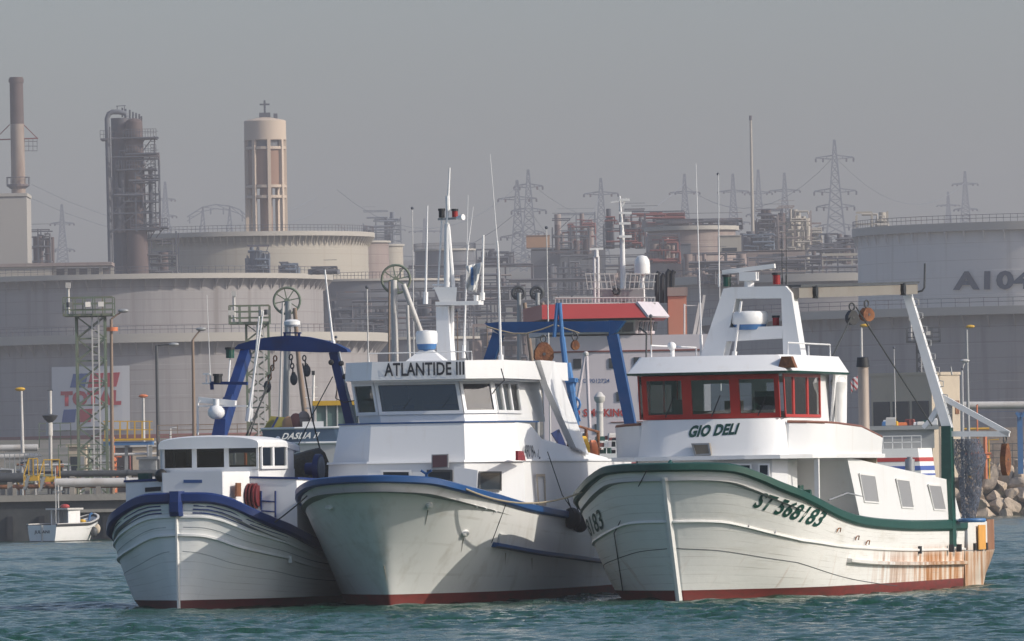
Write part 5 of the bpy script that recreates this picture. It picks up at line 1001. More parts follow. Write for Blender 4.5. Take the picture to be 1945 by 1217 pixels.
def tank(label, cx_px, r_m, Y, py_top, py_rim, z0, m='tank_grey', girder='girder_pale', px_ref=None, stiff=40, group='storage tanks', stair=None, courses=7, base_band=None, wide=1.0, rails=True, name='storage_tank'):
    # Y is the nearest point of the shell
    Yc = Y + r_m; px_ref = px_ref if px_ref is not None else cx_px
    c = P(cx_px, 700, Yc); zt = zof(px_ref, py_top, Y); zr = zof(px_ref, py_rim, Y); t = thing(name, label, 'tank', (c.x, c.y, z0), 0, group)
    H = zt - z0; n = 144; mb = MB(); prof = []
    for k in range(courses): prof += [(r_m - .03 * k, H * k / courses), (r_m - .03 * k, H * (k + 1) / courses - .02)]
    mb.lathe((0, 0, 0), prof + [(r_m - .8, H - .02), (r_m - .8, H - 2.5), (.01, H - 2.2)], n); sh_ = mb
    if girder:
        g = MB(); hg = max(.35, zt - zr); g.lathe((0, 0, 0), [(r_m - .4, H - hg), (r_m + wide, H - hg + .02), (r_m + wide, H - .0), (r_m - .4, H + .01)], n); g.build('wind_girder', girder, t, smooth=True, angle=20)
        if stiff:
            g = sh_
            for i in range(stiff * 2):
                a = 2 * math.pi * i / (stiff * 2); ca, sa = math.cos(a), math.sin(a)
                if sa > .3: continue
                p0 = Vector((ca * (r_m + .02), sa * (r_m + .02), H - hg - 1.6)); p1 = Vector((ca * (r_m + wide), sa * (r_m + wide), H - hg + .05)); q0 = Vector((ca * (r_m + .02), sa * (r_m + .02), H - hg + .05)); s_ = Vector((-sa, ca, 0)) * .06
                g.loft([[p0 - s_, p1 - s_, q0 - s_], [p0 + s_, p1 + s_, q0 + s_]])
    sh_.build('shell', m, t, smooth=True, angle=20)
    if rails:
        g = MB()
        for zz_ in (.55, 1.05):
            g.tube([Vector((math.cos(a) * (r_m + wide * .8), math.sin(a) * (r_m + wide * .8), H + zz_)) for a in [math.pi + math.pi * i / 90 for i in range(91)]], .035, 4)
        for i in range(0, 91): a = math.pi + math.pi * i / 90; p = Vector((math.cos(a) * (r_m + wide * .8), math.sin(a) * (r_m + wide * .8), H)); g.bar(p, p + Vector((0, 0, 1.05)), .06)
        g.build('top_railing', 'far_steel', t)
    if base_band:
        g = MB(); g.lathe((0, 0, 0), [(r_m + .06, 0), (r_m + .06, base_band[0]), (r_m - .1, base_band[0] + .01)], n); g.build('base_band', base_band[1], t, smooth=True, angle=20)
    if stair:                                # spiral stair between two angles
        a0, a1 = stair; g = MB(); pts = [Vector((math.cos(lerp(a0, a1, i / 24)) * (r_m + .5), math.sin(lerp(a0, a1, i / 24)) * (r_m + .5), lerp(.5, H, i / 24))) for i in range(25)]
        g.tube(pts, .18, 4); g.tube([p + Vector((0, 0, 1.0)) for p in pts], .05, 4)
        for p in pts: g.bar(p, p + Vector((0, 0, 1.0)), .05)
        g.build('spiral_stair', 'far_steel', t)
    t['rr'] = r_m; return t
mat('letter_dark_blue', (.008, .035, .075), .7)
mat('tank_light', (.62, .59, .56), .75, var=.04, scale=.08, dirt=(.48, .44, .40), damt=.2, dscale=(.4, .4, .03))
seams('tank_light', 2.4, (.44, .40, .36), .04)
# front left tank with the company sign
T1 = tank('huge grey tank at the left carrying the red and blue TOTAL sign', 307, 29.6, 1190, 631, 648, 9.8, 'tank_grey', px_ref=420, stiff=44, base_band=(1.0, 'dull_red'), courses=7, wide=1.4)
def tank_surface(T, px_, py_, off=.15):
    r = ray(px_, py_); c = T.location; R_ = T['rr'] + off
    a = r.x ** 2 + r.y ** 2; b_ = 2 * (r.x * (CAMP.x - c.x) + r.y * (CAMP.y - c.y)); cc = (CAMP.x - c.x) ** 2 + (CAMP.y - c.y) ** 2 - R_ ** 2
    t = (-b_ - math.sqrt(max(0, b_ * b_ - 4 * a * cc))) / (2 * a); p = CAMP + r * t; return p - c
def on_tank(T, q, off):
    def fn(a, b_):
        x = lerp(lerp(q[0][0], q[1][0], a), lerp(q[3][0], q[2][0], a), b_); y = lerp(lerp(q[0][1], q[1][1], a), lerp(q[3][1], q[2][1], a), b_); return tank_surface(T, x, y, off)
    return fn
def tank_panel(T, q, off, m, name, nx=10, thick=.08):
    fn = on_tank(T, q, off); f2 = on_tank(T, q, off - thick); mb = MB(); ring = lambda f: [f(i / nx, 0) for i in range(nx + 1)] + [f(i / nx, 1) for i in range(nx, -1, -1)]
    mb.loft([ring(f2), ring(fn)], True, False)
    for i in range(nx): mb.add([fn(i / nx, 0), fn((i + 1) / nx, 0), fn((i + 1) / nx, 1), fn(i / nx, 1)], [(0, 1, 2, 3)])
    return mb.build(name, m, T)
sb = tank_panel(T1, [(99, 818), (247, 815), (246, 694), (98, 697)], .16, 'sign_white', 'sign_board')
for q, m_ in (([(133, 736), (161, 736), (167, 709), (139, 710)], 'sign_blue'), ([(166, 736), (192, 735), (197, 708), (172, 709)], 'sign_red'), ([(196, 735), (221, 734), (228, 707), (202, 708)], 'sign_red'),
              ([(117, 803), (142, 802), (145, 777), (121, 778)], 'sign_blue'), ([(148, 802), (172, 801), (176, 776), (152, 777)], 'sign_red')):
    tank_panel(T1, q, .24, m_, 'sign_emblem', 4)
letters('TOTAL', on_tank(T1, [(115, 772), (230, 769), (231, 740), (115, 743)], .25), 'sign_red', T1, bold=.06)
tank('second huge grey tank, standing behind and above the TOTAL tank', 240, 30.7, 1350, 517, 527, 17, 'tank_grey', px_ref=420, stiff=44, wide=1.4)
T3 = tank('pale cream tank below the concrete water tower', 468, 21.2, 1500, 437, 446, 26, 'tank_cream', px_ref=600, stiff=60, wide=1.0)
tank('streaky brown-grey tank right of the cream tank', 690, 5.0, 1560, 456, 459, 28, 'tank_brown', px_ref=720, stiff=0, wide=.2)
tank('narrow pale tank right of the streaky brown one', 738, 3.1, 1580, 463, 465, 28, 'tank_cream', px_ref=740, stiff=0, wide=.1, rails=False)
tank('dark low tank seen between the masts, right of the pale tanks', 848, 5.8, 1700, 472, 475, 30, 'tank_dark', px_ref=820, stiff=0, wide=.2)
T4 = tank('big grey tank lettered A104 at the upper right', 2010, 28.5, 1250, 421, 437, 12, 'tank_light', px_ref=1830, stiff=30, wide=.6, courses=8)
letters('A104', on_tank(T4, [(1810, 551), (1960, 549), (1960, 513), (1811, 515)], .14), 'letter_dark_blue', T4, bold=.045)
tank('wide grey tank at the right edge, its lower half behind the beige building', 2130, 52, 1080, 580, 596, 8, 'tank_grey', px_ref=1900, stiff=50, wide=1.2)
tank('grey tank with a red line under its pale rim, behind the grey boom', 1560, 26.5, 1330, 519, 534, 15, 'tank_grey', px_ref=1560, stiff=0, wide=.8, base_band=None)
tank('pinkish brown tank with a dark square opening on its side', 1318, 7.2, 1420, 428, 436, 24, 'tank_brown', px_ref=1318, stiff=0, wide=.4)
tank('low blue-grey tank between the loading arms and the white mast', 790, 14, 1240, 640, 645, 9, 'tank_dark', px_ref=760, stiff=0, wide=.2)
tank('dark blue-grey tank low behind the cream tank', 700, 16, 1400, 529, 533, 20, 'tank_dark', px_ref=700, stiff=0, wide=.2)
q = None
def opening(T, q, m): return tank_panel(T, q, .1, m, 'side_opening', 3)
# white block building with the smoke stack
def bxp(mb, x0, x1, y0, y1, Y, d):            # box whose front fills the pixel rectangle at depth Y
    a = P(x0, y1, Y); b_ = P(x1, y0, Y); mb.bb((a.x, Y, a.z), (b_.x, Y + d, b_.z)); return mb
def obj_at(name, label, cat, px_, py_, Y, group=None): p = P(px_, py_, Y); return thing(name, label, cat, p, 0, group), p
def rel(mb, p): mb.v = [v - p for v in mb.v]; return mb
def quick(name, label, cat, m, fn, px_, py_, Y, group=None, smooth=False):
    p = P(px_, py_, Y); mb = MB(); fn(mb); rel(mb, p); o = mb.build(name, m, smooth=smooth); o.location = p; return tag(o, label, cat, group)
t, p = obj_at('boiler_house', 'plain pale block building at the left edge, below the smoke stack', 'building', 20, 500, 1540)
mb = MB(); bxp(mb, -60, 50, 374, 505, 1540, 14); rel(mb, p).build('wall', 'tank_pale', t); mb = MB(); bxp(mb, -60, 51, 366, 374, 1539.8, 14.4); rel(mb, p).build('roof', 'girder_pale', t)
mat('stack_pale', (.30, .24, .20), .85, var=.2, scale=.2, dirt=(.16, .09, .06), damt=.5, dscale=(.5, .5, .1))
t, p = obj_at('smoke_stack', 'tall rust-topped smoke stack with red ring brackets at the far left', 'chimney', 34, 366, 1546)
def wpx(n, Y): return n * Y / F
mb = MB(); a, b_, c = P(35, 372, 1546), P(32, 235, 1546), P(30, 146, 1546); mb.cyl(a - p, b_ - p, wpx(13.5, 1546), wpx(13, 1546), 24); mb.build('lower_shaft', 'stack_pale', t, smooth=True)
mat('rusty_shaft', (.10, .072, .068), .85, var=.3, scale=.3, dirt=(.12, .08, .08), damt=.4, dscale=(.4, .4, .1)); mb = MB(); mb.cyl(b_ - p, c - p, wpx(13, 1546), wpx(12.8, 1546), 24); mb.cyl(P(30, 156, 1546) - p, P(30, 149, 1546) - p, wpx(14.5, 1546), wpx(14.5, 1546), 24); mb.build('upper_shaft', 'rusty_shaft', t, smooth=True, angle=30)
mb = MB(); k = P(34, 353, 1546) - p; mb.lathe(k, [(wpx(14, 1546), -.5), (wpx(22, 1546), 0), (wpx(22, 1546), .3), (wpx(14, 1546), .3)], 20); mb.build('gallery', 'far_steel', t)
mb = MB()
for i in range(14): a_ = i * math.pi / 7; mb.bar(k + Vector((math.cos(a_) * wpx(22, 1546), math.sin(a_) * wpx(22, 1546), .3)), k + Vector((math.cos(a_) * wpx(22, 1546), math.sin(a_) * wpx(22, 1546), 1.5)), .08)
mb.tube([k + Vector((math.cos(a_) * wpx(22, 1546), math.sin(a_) * wpx(22, 1546), 1.5)) for a_ in [i * math.pi / 10 for i in range(20)]], .06, 4, closed=True); mb.build('gallery_railing', 'far_steel', t)
mb = MB(); mb.bar(P(-8, 265, 1546) - p, P(72, 262, 1546) - p, .3, .22); mb.build('ring_bracket', 'dull_red', t)
mb = MB()
for x in (70, -8): mb = MB(); mb.bar(P(44 if x > 0 else 18, 236, 1546) - p, P(x, 262, 1546) - p, .16); mb.build('bracket_stay', 'dull_red', t)
mb = MB()
for y in (268, 277, 286): mb.bar(P(46, y, 1546) - p, P(70, y, 1546) - p, .1)
for x in (46, 54, 62, 70): mb.bar(P(x, 262, 1546) - p, P(x, 286, 1546) - p, .08)
mb.build('work_cage', 'far_steel', t)
# ledge building and small cream store left
t, p = obj_at('pump_gallery', 'long low concrete gallery on columns at the left above the tanks', 'building', 150, 520, 1450)
mb = MB(); bxp(mb, -60, 212, 497, 508, 1450, 10); rel(mb, p).build('roof', 'tank_brown', t)
mb = MB(); 
for x in range(100, 212, 22): k = MB(); bxp(k, x, x + 6, 508, 524, 1451, 1); rel(k, p).build('column', 'tank_cream', t)
bxp(mb, -60, 98, 500, 530, 1450.4, 9); rel(mb, p).build('wall', 'tank_cream', t)
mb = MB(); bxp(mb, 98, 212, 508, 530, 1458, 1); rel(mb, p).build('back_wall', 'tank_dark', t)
# distillation column
t, p = obj_at('distillation_column', 'dark sooty distillation column with galleries and a tall bent pipe', 'refinery column', 250, 520, 1480)
Y = 1480
mb = MB(); mb.cyl(P(236, 520, Y) - p, P(228, 224, Y) - p, wpx(20, Y), wpx(18, Y), 20); mb.build('dark_shaft', 'far_steel', t, smooth=True)
mb = MB(); mb.cyl(P(262, 520, Y - 2) - p, P(254, 232, Y - 2) - p, wpx(21, Y), wpx(16, Y), 20); mb.sphere(P(254, 232, Y - 2) - p, wpx(16, Y), 16, (1, 1, .5)); mb.build('rusty_shaft', 'rusty_shaft', t, smooth=True)
mb = MB(); mb.tube([P(*q, Y - 3) - p for q in ((210, 510), (207, 380), (203, 225), (206, 216), (213, 212), (225, 212), (238, 215), (240, 222))], wpx(5, Y), 10); mb.build('bent_pipe', 'tank_dark', t, smooth=True)
mb = MB(); mb.tube([P(*q, Y - 4) - p for q in ((214, 508), (212, 380), (208, 240))], wpx(1.6, Y), 6); mb.build('thin_pipe', 'far_pipe', t, smooth=True)
rnd = random.Random(3)
for y, x0, x1 in ((264, 192, 206), (262, 236, 298), (292, 238, 298), (322, 222, 298), (382, 236, 298), (432, 250, 320)):
    mb = MB(); a, b_ = P(x0, y, Y) - p, P(x1, y, Y) - p; mb.bb((a.x, -4, a.z - .25), (b_.x, 3, a.z))
    mb.build('gallery', 'far_steel', t); g = MB()
    for k in range(int((x1 - x0) / 5) + 1): x = a.x + (b_.x - a.x) * k / max(1, int((x1 - x0) / 5)); g.bar((x, -4, a.z), (x, -4, a.z + 1.3), .08)
    for zz_ in (.65, 1.3): g.bar((a.x, -4, a.z + zz_), (b_.x, -4, a.z + zz_), .07)
    for k in range(3 if x1 - x0 > 30 else 0): g.bar((b_.x - .5 - k * 1.2, -3, a.z), (b_.x - 2.2 - k, -1, a.z - 2), .12)
    g.build('gallery_railing', 'far_steel', t)
mb = MB()
for x, y0, y1 in ((232, 214, 204), (238, 218, 206), (246, 222, 208), (252, 224, 212), (258, 226, 214), (264, 230, 216), (268, 232, 220)): k = MB(); k.bar(P(x, y0 + 8, Y) - p, P(x, y1, Y) - p, .3); k.build('vent_pipe', 'far_steel', t)
for x, y0, y1 in ((222, 212, 200), (236, 212, 200)): mb.bar(P(x, y0, Y) - p, P(x, y1, Y) - p, .12)
mb.bar(P(220, 201, Y) - p, P(238, 200, Y) - p, .12); mb.build('top_davit', 'far_steel', t)
mb = MB(); mb.sphere(P(273, 310, Y - 6) - p, .45, 10); mb.build('manhole', 'far_pipe', t)
mb = MB(); mb.bar(P(293, 258, Y) - p, P(296, 432, Y) - p, .2); mb.bar(P(286, 300, Y) - p, P(288, 432, Y) - p, .12)
for y in range(262, 430, 6): mb.bar(P(286, y, Y) - p, P(295, y, Y) - p, .1)
mb.build('ladder', 'far_steel', t)
def clutter(name, label, cat, x0, x1, y0, y1, Y, seed, mats=('far_steel', 'far_pipe', 'rusty_shaft'), dens=1.0, depth=10, group=None, ladder=False):
    # a steel process structure: bays of posts, beams, braces, vessels, pipes
    r = random.Random(seed); t, p = obj_at(name, label, cat, (x0 + x1) / 2, y1, Y, group); a, b_ = P(x0, y1, Y) - p, P(x1, y0, Y) - p; W_, H_ = b_.x - a.x, b_.z - a.z
    nb = max(2, int(W_ / 3.2)); nf = max(1, int(H_ / 3.0)); mb = MB()
    for i in range(nb + 1):
        x = a.x + W_ * i / nb; hh = H_ * r.uniform(.55, 1)
        for yy_ in (0, depth): mb.bar((x, yy_, 0), (x, yy_, hh), .22)
    for j in range(1, nf + 1):
        z = H_ * j / nf; i0, i1 = sorted((r.randint(0, nb), r.randint(0, nb)))
        if i1 - i0 < 1: i0, i1 = 0, nb
        if j < nf * .6: i0, i1 = 0, nb
        for yy_ in (0, depth): mb.bar((a.x + W_ * i0 / nb, yy_, z * .95), (a.x + W_ * i1 / nb, yy_, z * .95), .2)
        for i in range(i0, i1):
            if r.random() < .4: mb.bar((a.x + W_ * i / nb, 0, z * .95 - H_ / nf * .95), (a.x + W_ * (i + 1) / nb, 0, z * .95), .12)
            if r.random() < .6: mb.bar((a.x + W_ * i / nb, 0, z * .95 + 1), (a.x + W_ * (i + 1) / nb, 0, z * .95 + 1), .07)
    for i in range(nb + 1): mb.bar((a.x + W_ * i / nb, 0, .4), (a.x + W_ * i / nb, depth, .4), .2)
    for yy_ in (0, depth): mb.bar((a.x, yy_, .4), (b_.x, yy_, .4), .2)
    mb.build('steel_frame', mats[0], t)
    for _ in range(int(6 * dens * max(1, W_ / 12))):
        x = r.uniform(a.x, b_.x); h = H_ * r.uniform(.35, .98); rr = r.uniform(.25, .9); yy_ = r.uniform(1, depth - 1); mb = MB(); mb.cyl((x, yy_, 0), (x, yy_, h), rr, n=10); mb.build('vessel', mats[2], t, smooth=True, angle=40)
    for _ in range(int(10 * dens * max(1, W_ / 12))):
        z = H_ * r.uniform(.05, .85); x = r.uniform(a.x, b_.x - W_ * .2); x2 = min(b_.x, x + r.uniform(.15, .8) * W_); yy_ = r.uniform(-.6, 1); rr = r.uniform(.08, .28)
        mb = MB(); mb.tube([(x, yy_, z), (x2, yy_, z), (x2, yy_ + .1, max(0, z - r.uniform(0, 3)))], rr, 6); mb.build('pipe', mats[1], t, smooth=True, angle=40)
    return t
clutter('process_unit', 'tangle of dark pipes and platforms at the foot of the distillation column', 'refinery unit', 232, 334, 428, 522, 1478, 1, dens=1.6)
clutter('process_unit', 'small dark unit with pipes right of the boiler house', 'refinery unit', 50, 94, 432, 500, 1560, 2)
clutter('process_unit', 'dark platforms and pipes wrapped round the upper half of the distillation column', 'refinery unit', 214, 300, 250, 440, 1476, 31, mats=('far_steel', 'far_steel', 'far_steel'), dens=1.2, depth=3)
# water tower
t, p = obj_at('water_tower', 'round concrete water tower on columns with a small cross-shaped mast', 'water tower', 504, 440, 1620); Y = 1620
mat('tower_concrete', (.52, .42, .33), .85, var=.06, scale=.2, dirt=(.38, .30, .24), damt=.25, dscale=(.3, .3, .1)); mat('tower_brick', (.28, .17, .12), .9, var=.12, scale=.5)
c0 = Vector((P(503, 300, Y).x - p.x, wpx(40, Y), 0)); zp = lambda y: P(503, y, Y).z - p.z; rT = wpx(40, Y)
mb = MB(); mb.lathe(c0, [(rT * .96, zp(265)), (rT, zp(264)), (rT, zp(228)), (rT * .92, zp(226)), (rT * .3, zp(221)), (.01, zp(221))], 40); mb.build('tank_drum', 'tower_concrete', t, smooth=True, angle=30)
mb = MB(); mb.lathe(c0, [(rT * .86, zp(352)), (rT * .86, zp(279))], 32); mb.lathe(c0, [(rT * .3, zp(438)), (rT * .3, zp(264))], 16); mb.build('inner_wall', 'tower_brick', t, smooth=True, angle=30)
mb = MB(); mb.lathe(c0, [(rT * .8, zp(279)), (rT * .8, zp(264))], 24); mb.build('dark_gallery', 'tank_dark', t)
mb = MB()
for i in range(8): a_ = i * math.pi / 4 + .2; q = c0 + Vector((math.cos(a_) * rT * .93, math.sin(a_) * rT * .93, 0)); mb = MB(); mb.box((q.x, q.y, (zp(440) + zp(264)) / 2), (.6, .6, zp(264) - zp(440)), a_); mb.build('column', 'tower_concrete', t)
for y in (279, 352, 372): mb = MB(); mb.lathe(c0, [(rT * .84, zp(y) - .3), (rT * .97, zp(y) - .3), (rT * .97, zp(y) + .2), (rT * .84, zp(y) + .2), (rT * .84, zp(y) - .3)], 32); mb.build('ring_beam', 'tower_concrete', t)
mb = MB(); mb.bar(c0 + Vector((0, 0, zp(221))), c0 + Vector((0, 0, zp(188))), .35); mb.bar(c0 + Vector((-.9, 0, zp(196))), c0 + Vector((.9, 0, zp(196))), .3); mb.bb(c0 + Vector((-1, -1, zp(221))), c0 + Vector((1, 1, zp(212)))); mb.bb(c0 + Vector((1.6, -1, zp(223))), c0 + Vector((2.3, 1, zp(214)))); mb.build('roof_mast', 'far_steel', t)
# pylons
def pylon(px_, ytop, ybase, Y, arms, group='electricity pylons', lab=None, twin=False):
    top, z0 = P(px_, ytop, Y), P(px_, ybase, Y).z; t = thing('electricity_pylon', lab, 'pylon', (top.x, Y, z0), 0, group); H = top.z - z0; mb = MB(); wb_ = H * .085; th = .16 + Y / 14000
    def wd(f): return wb_ * (1 - f) ** 1.25 + H * .012 if f < .55 else lerp(wb_ * .45 ** 1.25 + H * .012, .25, (f - .55) / .45)
    N = 13; fs = [i / N for i in range(N + 1)]
    for sx, sy in ((-1, -1), (1, -1), (1, 1), (-1, 1)): mb_pts = [Vector((sx * wd(f), sy * wd(f), f * H)) for f in fs]; [mb.bar(mb_pts[i], mb_pts[i + 1], th) for i in range(N)]
    for i in range(N):
        f0, f1 = fs[i], fs[i + 1]
        for sy in (-1, 1): mb.bar((-wd(f0), sy * wd(f0), f0 * H), (wd(f1), sy * wd(f1), f1 * H), th * .6); mb.bar((wd(f0), sy * wd(f0), f0 * H), (-wd(f1), sy * wd(f1), f1 * H), th * .6)
        mb.bar((-wd(f1), -wd(f1), f1 * H), (wd(f1), -wd(f1), f1 * H), th * .6)
    mb.build('lattice_mast', 'pylon_steel', t)
    for f, L_ in arms:
        a = MB(); L_ *= H
        for s_ in (-1, 1):
            a.bar((s_ * wd(f), 0, f * H), (s_ * L_, 0, (f - .02) * H), th); a.bar((s_ * wd(f), 0, (f - .035) * H), (s_ * L_, 0, (f - .022) * H), th * .8)
            for g_ in (.35, .7): a.bar((s_ * lerp(wd(f), L_, g_), 0, f * H - .02 * H * g_), (s_ * lerp(wd(f), L_, g_), 0, (f - .035) * H + .012 * H * g_), th * .6)
        a.build('cross_arm', 'pylon_steel', t)
        for s_ in (-1, 1):
            for g_ in (1, .62): a = MB(); q_ = Vector((s_ * L_ * g_, 0, (f - .025) * H)); a.bar(q_, q_ + Vector((s_ * H * .02 * 0, 0, -H * .035)), th * 1.6); a.build('insulator', 'far_steel', t)
    return t
pd = [(1585, 265, 476, 2900, [(.86, .17), (.56, .19), (.42, .17), (.24, .19)], 'tallest pylon, with four pairs of arms, left of the A104 tank'),
      (1300, 330, 440, 3100, [(.70, .26), (.12, .26)], 'slim pylon left of the two near the thin flare stack'), (1392, 330, 440, 3150, [(.72, .26), (.18, .28)], 'slim pylon just left of the thin flare stack'),
      (1440, 322, 440, 3300, [(.65, .22), (.3, .2)], 'faint pylon directly behind the thin flare stack'), (1490, 328, 440, 3100, [(.72, .26), (.3, .2)], 'slim pylon right of the thin flare stack, above the process towers'),
      (1141, 338, 500, 2800, [(.84, .20), (.52, .19)], 'pylon just left of the white ship mast'), (1003, 322, 515, 2700, [(.86, .14), (.62, .17), (.40, .15)], 'taller, right one of the two overlapping pylons above the blue gantry'),
      (982, 342, 515, 2650, [(.82, .21), (.40, .19), (.2, .12)], 'lower, left one of the two overlapping pylons above the blue gantry'), (1801, 364, 425, 3600, [(.6, .35)], 'faint short pylon above the A104 tank, the left one of the pair'),
      (1833, 325, 425, 3500, [(.78, .24), (.3, .22)], 'faint taller pylon above the A104 tank, the right one of the pair'), (117, 388, 500, 3100, [(.70, .20), (.25, .20)], 'faint pylon between the boiler house and the distillation column'),
      (313, 345, 450, 3200, [(.70, .18), (.4, .2)], 'faint pylon just right of the distillation column'), (740, 412, 470, 3600, [(.6, .5)], 'faint wide pylon above the right end of the cream tank'), (806, 415, 480, 3700, [(.65, .45)], 'faint low pylon above the dark tank by the white mast')]
PY = [pylon(x, y0, y1, Y, arms, lab=lab) for x, y0, y1, Y, arms, lab in pd]
# portal pylon beside the water tower
t, p = obj_at('portal_pylon', 'faint wide portal pylon left of the water tower', 'pylon', 410, 445, 3300, 'electricity pylons'); mb = MB(); Y = 3300
def pp(x, y): q = P(x, y, Y) - p; return q
for x0_ in (385, 436):
    for dx in (-5, 5): mb.bar(pp(x0_ + dx, 440), pp(x0_, 392), .5)
    for k in range(5): mb.bar(pp(x0_ - 5 + k, 440 - k * 9), pp(x0_ + 5 - k, 431 - k * 9), .3)
pts_ = [(355, 412), (370, 402), (385, 393), (410, 388), (436, 391), (455, 398), (466, 408)]
for a, b_ in zip(pts_[:-1], pts_[1:]): mb.bar(pp(*a), pp(*b_), .45); mb.bar(pp(a[0], a[1] + 8), pp(b_[0], b_[1] + 8), .35); mb.bar(pp(*a), pp(b_[0], b_[1] + 8), .25)
for x, y in ((360, 420), (400, 403), (424, 403), (460, 416)): mb.bar(pp(x, y - 8), pp(x, y + 4), .5)
mb.build('lattice_frame', 'pylon_steel', t)
# overhead wires
def wires(lab, a, b_, r=.10, sag=12, n=10):
    o = a.copy(); mb = MB(); mb.tube([lerp(a, b_, i / n) - o - Vector((0, 0, sag * 4 * (i / n) * (1 - i / n))) for i in range(n + 1)], r, 4); ob = mb.build('power_line', 'pylon_steel'); ob.location = o; return tag(ob, lab, 'power line', 'overhead power lines')
for k, (a, b_, lab) in enumerate((((60, 350, 2500), (600, 375, 3200), 'faint power line crossing the sky behind the distillation column'), ((50, 372, 2500), (620, 392, 3200), 'second faint power line below the first, left of the water tower'), ((640, 360, 2600), (985, 352, 2650), 'faint power line reaching the overlapping pylons from the left'),
    ((640, 425, 3000), (980, 405, 2650), 'lower faint power line left of the overlapping pylons'), ((1005, 345, 2700), (1300, 348, 3100), 'faint power line from the overlapping pylons to the slim pylon'), ((1300, 352, 3100), (1585, 296, 2900), 'faint power line rising to the tallest pylon'), ((1585, 296, 2900), (1835, 345, 3500), 'faint power line from the tallest pylon to the right pair'), ((1005, 395, 2700), (1141, 370, 2800), 'faint short power line between the overlapping pylons and the mast pylon'))):
    wires(lab, P(*a), P(*b_))
# flare stack
t, p = obj_at('flare_stack', 'very thin tall pinkish flare stack between the pylons', 'flare stack', 1430, 440, 1900); Y = 1900
mb = MB(); mb.cyl(Vector(), P(1426, 222, Y) - p, wpx(3.2, Y), wpx(2.2, Y), 12); mb.build('shaft', 'tank_cream', t, smooth=True); mb = MB(); mb.cyl(P(1426, 228, Y) - p, P(1426, 219, Y) - p, wpx(3, Y), n=10); mb.build('flare_tip', 'far_steel', t)
for xx in (1413, 1422, 1438): 
    pass
# process towers right of the flare stack
clutter('process_unit', 'dense grey-blue process towers right of the thin flare stack', 'refinery unit', 1438, 1486, 392, 480, 1700, 11, dens=2.5)
clutter('process_unit', 'ochre and cream process tower block under the right slim pylon', 'refinery unit', 1480, 1540, 385, 480, 1680, 12, mats=('tank_brown', 'tank_cream', 'tank_cream'), dens=2.0)
clutter('process_unit', 'low pipework sloping down right of the ochre towers', 'refinery unit', 1535, 1630, 462, 500, 1600, 13, dens=1.5)
clutter('process_unit', 'red and dark rooftop plant directly behind the white ship mast', 'refinery unit', 1148, 1225, 392, 470, 1500, 14, mats=('far_steel', 'dull_red', 'far_steel'), dens=2.0)
clutter('process_unit', 'long dark rooftop pipework right of the white ship mast', 'refinery unit', 1222, 1410, 412, 436, 1480, 15, dens=1.2)
clutter('process_unit', 'dark lattice plant above the red-roofed ship bridge', 'refinery unit', 1050, 1118, 410, 480, 1620, 16, dens=.6)
clutter('process_unit', 'pale scaffolding on the rim of the A104 tank', 'refinery unit', 1628, 1686, 400, 430, 1290, 17, mats=('tank_cream', 'girder_pale', 'tank_cream'), dens=.6, depth=3)
mat('ochre', (.42, .23, .12), .85, var=.15, scale=.5)
def block_building(label, x0, x1, y0, y1, Y, d, m, roof='girder_pale', wins=None, name='refinery_building', door=None):
    t, p = obj_at(name, label, 'building', (x0 + x1) / 2, y1, Y); mb = MB(); bxp(mb, x0, x1, y0 + (y1 - y0) * .06, y1, Y, d); rel(mb, p).build('wall', m, t); mb = MB(); bxp(mb, x0 - .6, x1 + .6, y0, y0 + (y1 - y0) * .06, Y - .15, d + .3); rel(mb, p).build('roof', roof, t)
    for q in (wins or []): mb = MB(); bxp(mb, q[0], q[1], q[2], q[3], Y - .06, .05); rel(mb, p).build('window', 'dark_pane', t)
    return t
block_building('orange-brown block building with a dark base above the blue gantry', 1000, 1044, 446, 470, 1650, 8, 'ochre', 'ochre')
block_building('long dark blue shed right of the orange-brown block', 1010, 1150, 468, 560, 1630, 12, 'tank_dark', 'tank_dark')
block_building('cream flat-roofed shed in front of the flare stack', 1366, 1408, 446, 478, 1400, 8, 'tank_cream', wins=[(1372, 1400, 470, 477)])
block_building('pinkish low hall right of the dark square opening', 1400, 1530, 474, 520, 1500, 10, 'tank_brown', 'tank_brown', wins=[(1468, 1490, 481, 487)])
mb = None
t = block_building('dark square hatch house against the pinkish tank', 1277, 1312, 462, 500, 1412, 3, 'tank_dark', 'tank_dark')
quick('pipe_bridge', 'long pale pipe bridge right of the process towers', 'pipe bridge', 'tank_cream', lambda mb: (bxp(mb, 1560, 1636, 480, 486, 1550, 2), bxp(mb, 1540, 1636, 492, 495, 1540, 2), [bxp(mb, x, x + 2, 486, 520, 1545, .5) for x in (1562, 1590, 1618)]), 1600, 510, 1545)
